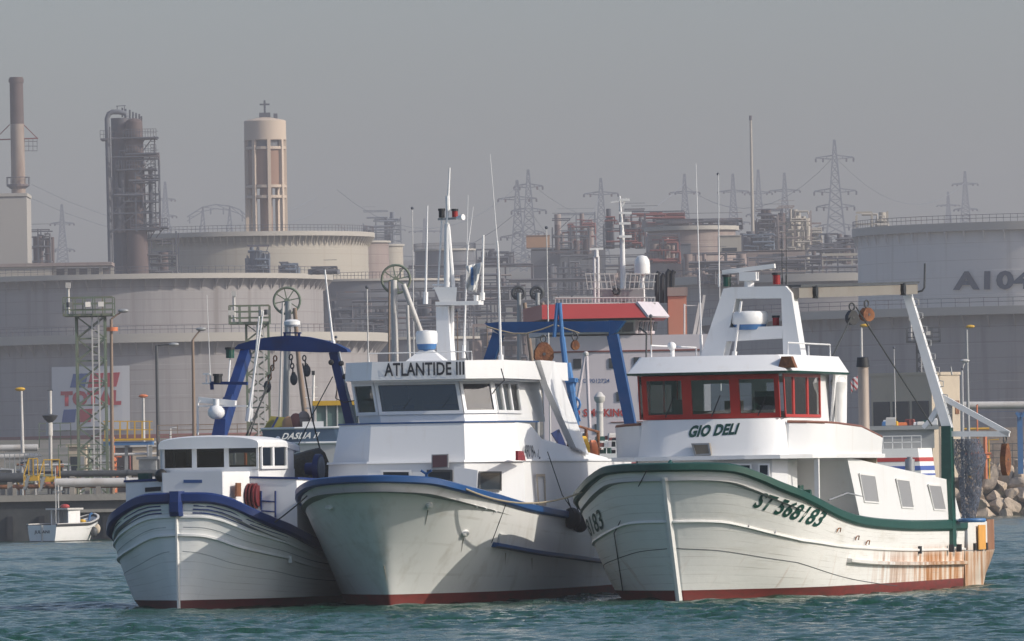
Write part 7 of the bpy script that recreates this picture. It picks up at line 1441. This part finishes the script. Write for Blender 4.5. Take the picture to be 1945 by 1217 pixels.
mb = MB(); c = sx(1220, 521, 2.5); r = 15 * TY / F; mb.lathe(c, [(.1, -.02), (r, 0), (r, .55), (r * .92, .78), (r * .6, .98), (.01, 1.04)], 20); mb.cyl(c - Vector((0, 0, 1.5)), c, .13, n=10); mb.build('radome', 'white_paint', ship, smooth=True)
mb = MB()
for x0, x1 in ((1112, 1170), (1190, 1250)):
    for y in (520, 535, 548): mb.bar(sx(x0 + (y - 520) * .3, y, 1.5), sx(x1 - (y - 520) * .3, y, 1.5), .05)
    for x in range(x0, x1, 9): mb.bar(sx(x, 518, 1.5), sx(x + (5 if x < 1180 else -4), 550, 1.5), .045)
mb.build('wing_basket', 'pipe_white', ship)
mb = MB(); mb.bb(sx(1140, 572, 2), sx(1222, 548, 3.5)); mb.build('monkey_island', 'galv', ship); mb = MB(); mb.tube([sx(1171 + 6 * math.cos(k * .785), 553 + 6 * math.sin(k * .785), 1.8) for k in range(8)], .07, 6, closed=True); mb.build('search_light', 'dark', ship)
for x, y in ((1248, 516), (1258, 520), (1268, 512), (1277, 514)): mb = MB(); mb.tube([sx(x, 575, 6), sx(x, y + 6, 6), sx(x + 4, y, 6)], .13, 8); mb.build('exhaust_pipe', 'dark', ship, smooth=True)
sbox(1270, 1304, 562, 640, 5, 3, 'ship_orange', 'funnel'); sbox(1268, 1306, 545, 562, 4.9, 3.2, 'tank_brown', 'funnel_top')
mb = MB(); mb.cyl(sx(1300, 640, 4), sx(1300, 577, 4), .06, n=6); mb.bar(sx(1300, 580, 4), sx(1330, 580, 4), .05); mb.bar(sx(1318, 640, 4), sx(1330, 575, 4), .18); mb.bar(sx(1326, 640, 4), sx(1338, 560, 4), .14); mb.build('davit', 'pipe_white', ship)
# mushroom ventilator and posts on the tanker's after deck
t, p = obj_at('ventilator_cowl', 'white mushroom ventilator standing before the NO SMOKING wall', 'ventilator', 1140, 850, 440)
mb = MB(); q = P(1139, 765, 440) - p; s_ = 440 / F; mb.cyl((0, 0, -1), q, 6.5 * s_, n=16); mb.lathe(q, [(6.5 * s_, 0), (10 * s_, .12), (11 * s_, .3), (4 * s_, .52), (.02, .55)], 16); mb.build('cowl', 'pipe_white', t, smooth=True, angle=40); mb = MB(); mb.cyl(q + Vector((0, 0, -.5)), q + Vector((0, 0, -.4)), 7.5 * s_, n=16); mb.build('collar', 'galv', t)
t, p = obj_at('derrick_post', 'pinkish twin derrick post left of the white mushroom ventilator', 'derrick', 1112, 850, 445); mb = MB(); mb.cyl(P(1120, 812, 445) - p, P(1114, 675, 445) - p, .09, n=8); mb.build('post', 'ship_white', t, smooth=True); mb = MB(); mb.cyl(P(1095, 770, 445) - p, P(1112, 672, 445) - p, .08, n=8); mb.build('strut', 'ship_white', t, smooth=True); mb = MB(); mb.sphere(P(1113, 672, 445) - p, .14, 8); mb.build('head_block', 'pipe_white', t)
# ------------------------------------------------ striped boat between the trawlers and the tanker
SY = 360
t = thing('striped_boat', 'long white boat with a red and a blue stripe, seen behind the trawlers', 'boat', (P(1430, 900, SY).x, SY, 0)); o_ = t.location.copy()
def bx_(px_, py_): return P(px_, py_, SY) - o_
xl, xr = bx_(1020, 870).x, bx_(1793, 870).x; ztp = 3.95
def band(z0, z1, m, name, off=0):
    mb = MB(); rg = []
    for z in (z0, z1):
        e = (z - 0) / ztp; xr_ = xr - (e * .45); xl_ = xl + e * .2
        rg.append([Vector((xl_ - off, .6, z)), Vector((xl_ + .5, 0 - off, z)), Vector((xr_ - .6, 0 - off, z)), Vector((xr_ + off, .8, z)), Vector((xr_ + off, 3.4, z)), Vector((xr_ - .6, 4.2, z)), Vector((xl_ + .5, 4.2, z)), Vector((xl_ - off, 3.6, z))])
    mb.loft(rg); return mb.build(name, m, t)
hl = band(-.6, ztp, 'white_paint', 'hull')
band(3.42, 3.58, 'ship_red', 'red_stripe', .015); band(3.06, 3.24, 'ship_blue', 'blue_stripe', .015); band(2.86, 2.93, 'ship_blue', 'thin_stripe', .015)
mb = MB(); mb.bb((bx_(1300, 0).x, .8, ztp), (bx_(1762, 0).x, 3.4, ztp + .75)); mb.build('deck_house', 'galv', t)
mb = MB(); mb.bb((bx_(1290, 0).x, .6, ztp + .752), (bx_(1770, 0).x, 3.6, ztp + .92)); mb.build('cabin_roof', 'light_blue' if False else 'galv', t)
mb = MB()
for z in (.25, .5): mb.bar((xl + .5, .1, ztp + z), (xr - .9, .1, ztp + z), .035)
n = 40
for i in range(n): x = lerp(xl + .5, xr - .9, i / (n - 1)); mb.bar((x, .1, ztp), (x, .1, ztp + .5), .035)
mb.build('guard_rail', 'white_paint', t)
r = random.Random(9)
gear_cols = ['white_paint', 'dull_red', 'yellow', 'light_blue', 'dark', 'green', 'pipe_white', 'orange']
gl_ = ['small {} gear box on the deck of the striped boat']
cn = {'white_paint': 'white', 'dull_red': 'dull red', 'yellow': 'yellow', 'light_blue': 'pale blue', 'dark': 'black', 'green': 'green', 'pipe_white': 'off-white', 'orange': 'orange'}
for i in range(34):
    px_ = r.uniform(1085, 1175) if i < 22 else r.uniform(1665, 1770); x = bx_(px_, 0).x; m = r.choice(gear_cols); w_, h_ = r.uniform(.12, .4), r.uniform(.12, .38)
    z = ztp + (.93 if i >= 22 else r.choice([0, .25, .5, .75])); mb = MB(); s2 = []
    for k, (f, e) in enumerate(((0, 1), (.1, 1.06), (.8, 1.0), (1, .85))): s2.append([Vector((a_ * w_ / 2 * e, b2 * .14 * e, f * h_)) for a_, b2 in ((-1, -1), (1, -1), (1, 1), (-1, 1))])
    mb.loft(s2); o = mb.build('deck_crate', m); o.location = o_ + Vector((x, r.uniform(.3, 1.6) if i < 22 else r.uniform(1, 3), z)); o.rotation_euler = (0, 0, r.uniform(-.3, .3))
    tag(o, f"{cn[m]} gear crate on the {'crowded afterdeck' if i < 22 else 'grey cabin roof'} of the striped boat", 'crate', f"{cn[m]} gear on the striped boat {'afterdeck' if i < 22 else 'roof'}")
# ------------------------------------------------ boat with the yellow-roofed cabin, left of trawler B
DY = 415
t = thing('work_boat', 'blue-hulled boat DASLIA II with a yellow-roofed green-windowed cabin', 'boat', (P(620, 900, DY).x, DY, 0)); o_ = t.location.copy()
def dx_(px_, py_, dy=0): return P(px_, py_, DY + dy) - o_
mb = MB(); rg = []
zt_ = dx_(560, 813).z
for z, e in ((-.5, .75), (1.0, .9), (zt_ - .7, .98), (zt_, 1.05)):
    xl_, xr_ = dx_(500, 800).x * e, dx_(760, 800).x; rg.append([Vector((xl_, 1.6, z)), Vector((xl_ + 1.6, .3, z)), Vector((xl_ + 3.4, 0, z)), Vector((xr_, 0, z)), Vector((xr_, 3.4, z)), Vector((xl_ + 3.4, 3.4, z)), Vector((xl_ + 1.6, 3.0, z))])
mat('slate_blue', (.08, .14, .22), .5, var=.1, scale=1)
m1 = MB(); m1.loft(rg[:3]); m1.build('hull', 'pipe_white', t); m1 = MB(); m1.loft(rg[2:]); m1.build('bulwark', 'slate_blue', t)
top = [p + Vector((0, 0, .0)) for p in rg[-1]]; m1 = MB(); m1.tube(top + [top[0]], .06, 6); m1.build('cap_rail', 'white_paint', t)
mid = [p for p in rg[2]]; m1 = MB(); m1.tube([p + Vector((0, -.03, 0)) for p in mid[:4]], .07, 6); m1.build('rubbing_strake', 'white_paint', t)
a = rg[-1][2]; letters('DASLIA II', quadmap([dx_(534, 835) * 1.0 + Vector((0, 0, 0)), dx_(602, 832), dx_(608, 820), dx_(540, 822)], (0, -.05, 0)), 'white_paint', t, bold=.03, shear=.0)
mat('green_glass', (.10, .16, .15), .1, var=.2, scale=1)
a, b_ = dx_(600, 812), dx_(722, 768); m1 = MB(); m1.bb((a.x, .6, zt_ - .1), (b_.x, 3.0, b_.z)); cb = m1.build('cabin', 'green_glass', t)
for k in range(7): x = lerp(a.x, b_.x, k / 6); m1 = MB(); m1.bar((x, .57, zt_), (x, .57, b_.z), .1, .06); m1.build('window_post', 'pipe_white', cb)
m1 = MB(); m1.bb((a.x - .15, .4, b_.z + .002), (b_.x + .15, 3.2, b_.z + .22)); m1.build('cabin_roof', 'yellow', cb)
m1 = MB(); m1.bb((dx_(560, 0).x, .4, zt_), (dx_(600, 0).x, 2.8, zt_ + .3)); m1.build('fore_hatch', 'white_paint', t)
m1 = MB(); m1.cyl(dx_(594, 812, 1.5), dx_(596, 712, 1.5), .07, .05, n=8)
for y in (735, 755, 775): m1.bar(dx_(580, y, 1.5), dx_(604, y, 1.5), .04)
m1.build('mast', 'white_paint', t)
m1 = MB(); m1.bb(dx_(592, 712, 1.4), dx_(598, 704, 1.6)); m1.build('mast_light', 'dark', t)
for i, (x, y, m, lab) in enumerate(((548, 806, 'ochre', 'rusty brown float drum on the blue boat foredeck, left one'), (562, 800, 'dull_red', 'dark red float drum on the blue boat foredeck, middle one'), (577, 796, 'tank_brown', 'brown upright bundle on the blue boat foredeck, right one'))):
    p = P(x, y, DY + 1.5); m1 = MB(); m1.sphere((0, 0, 0), .3, 12, (1, .8, 1.3)); o = m1.build('float_drum', m, smooth=True); o.location = p; tag(o, lab, 'float')
t2, p = obj_at('folded_tarpaulin', 'olive yellow tarpaulin shape with dark blue legs behind the blue gantry', 'tarpaulin', 530, 815, 430)
m1 = MB(); m1.loft([[P(x, y, 430) - p for x, y in ((500, 815), (572, 815), (560, 794), (515, 790))], [P(x, y, 431.5) - p for x, y in ((500, 815), (572, 815), (560, 794), (515, 790))]]); m1.build('canvas', 'olive_yellow' if 'olive_yellow' in M else mat('olive_yellow', (.30, .26, .04), .8), t2)
for x in (522, 556): m1 = MB(); m1.bar(P(x - 8, 818, 429.8) - p, P(x + 6, 792, 429.8) - p, .25, .1); m1.build('leg', 'navy', t2)
# ------------------------------------------------ right shore: beige building, pipe bridge, rocks
Yb = 640; c_ = P(1771, 820, Yb); zb0, zb1 = 2.9, P(1771, 712, Yb).z
t = thing('quay_building', 'beige flat-roofed building with one dark shaded face at the right', 'building', (c_.x, Yb, zb0)); ca, sa = .80, .60; L1, L2 = 112 * Yb / F / ca, 57 * Yb / F / .62
A_ = Vector((0, 0, 0)); B_ = Vector((-L1 * ca, L1 * sa, 0)); D_ = Vector((L2 * .62, L2 * .78, 0)); E_ = B_ + D_; hh = zb1 - zb0
mb = MB(); mb.loft([[A_, D_, E_, B_], [p + Vector((0, 0, hh)) for p in (A_, D_, E_, B_)]]); mb.build('wall', 'beige', t)
cen = (A_ + E_) / 2; mb = MB(); mb.loft([[cen + (p - cen) * 1.03 + Vector((0, 0, z)) for p in (A_, D_, E_, B_)] for z in (hh + .002, hh + .22)]); mb.build('roof', 'beige', t)
def onf(a, b_, u0, u1, v0, v1, m, nm): p0, p1 = lerp(a, b_, u0), lerp(a, b_, u1); nn = Vector(((b_ - a).y, -(b_ - a).x, 0)).normalized(); nn = nn if nn.y < 0 else -nn; mb = MB(); mb.slab([p0 + Vector((0, 0, v0 * hh)), p1 + Vector((0, 0, v0 * hh)), p1 + Vector((0, 0, v1 * hh)), p0 + Vector((0, 0, v1 * hh))], .06, nn); return mb.build(nm, m, t)
for u in (.05, .37, .69): onf(A_, B_, u, u + .27, .48, .75, 'dark_pane', 'window')
for u in (.12, .45): onf(A_, D_, u, u + .25, .5, .75, 'dark_pane', 'window')
onf(A_, D_, .82, .95, .62, .75, 'rust', 'notice_plate')
mb = MB(); mb.cyl(P(1808, 712, Yb) - Vector(t.location), P(1806, 696, Yb) - Vector(t.location), .06, n=6); mb.build('roof_antenna', 'galv', t)
lamp_post('pale leaning floodlight pole at the right corner of the beige building', 1829, 900, 1827, 705, (1833, 685), 636, 'pipe_white', 'pipe_white')
t, p = obj_at('pipe_bridge', 'pale pipe on a bright blue steel trestle at the right edge', 'pipe bridge', 1890, 880, 650); Y = 650
mb = MB(); mb.cyl(P(1828, 770, Y) - p, P(2100, 768, Y) - p, .28, n=16); mb.build('pipe', 'pipe_white', t, smooth=True, angle=50); mb = MB(); bxp(mb, 1845, 2100, 778, 783, Y, .4); rel(mb, p).build('beam', 'light_blue', t)
for x in (1938, 2080): mb = MB(); bxp(mb, x - 4, x + 4, 783, 900, Y, .4); rel(mb, p).build('trestle_leg', 'light_blue', t)
mb = MB(); mb.bar(P(1930, 783, Y) - p, P(1938, 795, Y) - p, .2); mb.bar(P(1946, 783, Y) - p, P(1938, 795, Y) - p, .2); mb.build('trestle_brace', 'light_blue', t)
manifold('ochre valve stand between the beige building and the blue trestle', 1835, 1880, 750, 645, 77, ['yellow', 'orange', 'lamp_brown', 'pipe_white'])
mat('stone_wall', (.30, .24, .19), .9, var=.35, scale=2.2, bump=.5, dirt=(.14, .11, .09), damt=.5, dscale=(1.5, 1.5, 1.5))
quick('stone_wall', 'low rough stone wall behind the blue trestle at the right edge', 'wall', 'stone_wall', lambda mb: bxp(mb, 1842, 2120, 808, 900, 668.8, .8), 1900, 890, 668.8)
railing('dark railing on the breakwater below the blue trestle', 1868, 1960, 884, 882, 667, 'dark_metal', 1.6, .7)
rows_ = []
o0 = P(1632, 712, 620)
for i in range(6): rows_.append([P(lerp(1630, 1615 + i * .3, j / 4) , lerp(712 + i * 5, 722 + i * 5, j / 4) + 2 * math.sin(j * 2 + i), 620 + .1 * math.sin(j * 3)) for j in range(5)])
mat('flag_redwhite', (.6, .5, .5), .8); n, l, b = nodes_of(M['flag_redwhite']); tc = n.new('ShaderNodeTexCoord'); wv = n.new('ShaderNodeTexWave'); wv.bands_direction = 'DIAGONAL'; wv.inputs['Scale'].default_value = 1.4; l.new(tc.outputs['Object'], wv.inputs[0]); cr = n.new('ShaderNodeValToRGB'); cr.color_ramp.interpolation = 'CONSTANT'; cr.color_ramp.elements[0].color = (.55, .52, .52, 1); cr.color_ramp.elements[1].color = (.45, .05, .06, 1); cr.color_ramp.elements[1].position = .62; l.new(wv.outputs[0], cr.inputs[0]); l.new(cr.outputs[0], b.inputs['Base Color'])
flag('signal_flag', 'small red and white flag flying left of the exhaust pipe', rows_, .02, 'flag_redwhite')
# boulders
mat('limestone', (.46, .37, .28), .95, var=.35, scale=1.5, bump=.6, bscale=5, dirt=(.20, .16, .13), damt=.4, dscale=(1.2, 1.2, 1.2))
def rock_mesh(seed):
    r = random.Random(seed); bm = bmesh.new(); bmesh.ops.create_icosphere(bm, subdivisions=3, radius=1)
    pl_ = [(Vector((r.gauss(0, 1), r.gauss(0, 1), r.gauss(0, 1))).normalized(), r.uniform(.42, .78)) for _ in range(13)]
    for v in bm.verts:
        for nn, d in pl_:
            k = v.co.dot(nn)
            if k > d: v.co -= nn * (k - d)
        v.co += v.co.normalized() * r.uniform(-.035, .035)
    me = bpy.data.meshes.new('boulder'); bm.to_mesh(me); bm.free(); me.materials.append(M['limestone'])
    return me
rm = [rock_mesh(s) for s in range(6)]; r = random.Random(4)
for row in range(6):
    for k in range(30):
        x = 13.0 + (k + (row % 2) * .5) * 1.3 + r.uniform(-.35, .35) + (row * .1); y = 663.2 + row * .95 + r.uniform(-.3, .3); z = .0 + row * .72 + r.uniform(-.2, .2); s_ = r.uniform(.5, 1.05)
        o = bpy.data.objects.new('boulder', rm[r.randrange(6)]); S.collection.objects.link(o); o.location = (x, y, z); o.scale = (s_ * r.uniform(.95, 1.3), s_, s_ * r.uniform(.7, .95)); o.rotation_euler = (r.uniform(0, 6), r.uniform(0, 6), r.uniform(0, 6))
        tag(o, 'pale angular limestone boulder piled in the breakwater at the right', 'boulder', 'limestone boulders of the breakwater')
# ------------------------------------------------ small open boat by the quay
D = Boat('small_fishing_boat', 'small white boat with a tiny cabin lying by the dark quay at the left', 'boat', 170, 1027, 524, 212)
hd = Hull(D, .5, 5.3, 4.8, [(0, .04, 1.55), (.3, .5, 1.42), (1, .9, 1.22), (2.2, 1.08, 1.02), (5.3, 1.02, .98)], [(0, .03), (1, .5), (2.5, .85), (4.8, .85)], [(0, .9), (1, .7), (5, .6)], lambda t: .06)
hd.build('white_paint', 'dark', 'galv', 24, 6); hd.rail('dark', .14, .05, n=24, dz=-.03); hd.rail('pipe_white', .06, .07, n=24, dz=.06, name='cap_rail')
tr = [hd.at(1, k_, s_) for k_, s_ in ((0.1, 1), (0.1, -1), (1, -1), (1, 1))]
letters('JULIANI', quadmap([lerp(tr[0], tr[1], .2) + Vector((-.02, 0, .35)), lerp(tr[0], tr[1], .8) + Vector((-.02, 0, .35)), lerp(tr[0], tr[1], .8) + Vector((-.02, 0, .58)), lerp(tr[0], tr[1], .2) + Vector((-.02, 0, .58))]), 'dark', D.root, bold=.02)
mb = MB(); mb.bar(tr[0] * .5 + tr[1] * .5 + Vector((-.04, 0, -.1)), tr[2] * .5 + tr[3] * .5 + Vector((-.04, 0, 0)), .07); D.b(mb, 'rudder_post', 'pipe_white')
mb = MB(); mb.bb((-3.0, -.62, .75), (-1.8, -.56, 1.85)); mb.bb((-3.0, .56, .75), (-1.8, .62, 1.85)); mb.bb((-1.86, -.56, .75), (-1.8, .56, 1.85)); cbn = D.b(mb, 'cabin', 'white_paint')
mb = MB(); mb.loft([[Vector((x, y, z)) for x, y in ((-3.3, -.78), (-1.6, -.72), (-1.6, .72), (-3.3, .78))] for z in (1.852, 1.95)]); mb.build('cabin_roof', 'pipe_white', cbn)
mb = MB(); mb.bb((-2.6, .62, 1.3), (-2.1, .64, 1.7)); mb.build('window', 'dark_pane', cbn)
mb = MB(); mb.cyl((-3.1, .0, 1.0), (-3.1, 0, 3.3), .035, n=8); mb.bar((-3.1, -.4, 2.9), (-3.1, .4, 2.9), .04); D.b(mb, 'mast', 'pipe_white')
mb = MB(); mb.cyl((-4.6, -.85, .95), (-4.5, -.8, 4.3), .025, n=6); D.b(mb, 'fishing_pole', 'pipe_white')
mb = MB(); mb.cyl((-2.9, .3, 1.95), (-2.8, .2, 3.2), .015, n=5); mb.cyl((-2.4, .5, 1.95), (-2.7, .3, 3.1), .015, n=5); mb.bb((-3.0, -.1, 3.0), (-2.8, .3, 3.2)); D.b(mb, 'antenna', 'galv')
for k, (x, y, z, m, lab) in enumerate(((-2.7, -.2, 2.05, 'ship_red', 'red bundle on the cabin roof of the small white boat'), (-2.2, .2, 2.05, 'orange', 'orange bundle on the cabin roof of the small white boat'))):
    mb = MB(); mb.sphere((0, 0, 0), .24, 10, (1.1, .8, .55)); o = mb.build('gear_bundle', m, smooth=True); o.location = D.W((x, y, z)); tag(o, lab, 'bundle')
mb = MB(); mb.sphere((0, 0, 0), .22, 12, (1, 1, .6)); o = mb.build('float_buoy', 'yellow', smooth=True); o.location = D.W((-1.2, -.35, 1.15)); tag(o, 'yellow float lying on the foredeck of the small white boat', 'float')
mb = MB(); mb.tube([(0, 0, 0), (.08, 0, .35), (.2, .05, .42)], .07, 8); o = mb.build('oilskin_roll', 'light_blue', smooth=True); o.location = D.W((-.6, -.4, 1.2)); tag(o, 'turquoise roll standing on the foredeck of the small white boat', 'roll')
for k, (t__, kk, lab) in enumerate(((.22, .55, 'cream fender hung at the bow of the small white boat, nearest the stem'), (.42, .5, 'grey fender hung amidships on the small white boat'))):
    c = D.W(hd.at(t__, kk, -1, .15)); mb = MB(); mb.sphere((0, 0, 0), .22, 12, (1, 1, 1.4)); o = mb.build('boat_fender', 'beige' if k == 0 else 'dark_metal', smooth=True); o.location = c; tag(o, lab, 'fender')
# ------------------------------------------------------------------ haze
def haze():
    mb = MB(); mb.bb((-1600, -60, -3), (1600, 4900, 172)); o = mb.build('haze', 'dark'); o.data.materials.clear()
    m = bpy.data.materials.new('haze_air'); m.use_nodes = True; n = m.node_tree.nodes; n.clear()
    ou = n.new('ShaderNodeOutputMaterial'); v = n.new('ShaderNodeVolumePrincipled'); v.inputs['Density'].default_value = 2.6e-4
    v.inputs['Color'].default_value = (.56, .55, .59, 1); v.inputs['Anisotropy'].default_value = 0.0
    m.node_tree.links.new(v.outputs[0], ou.inputs['Volume']); o.data.materials.append(m); tag(o, kind='stuff')
haze()
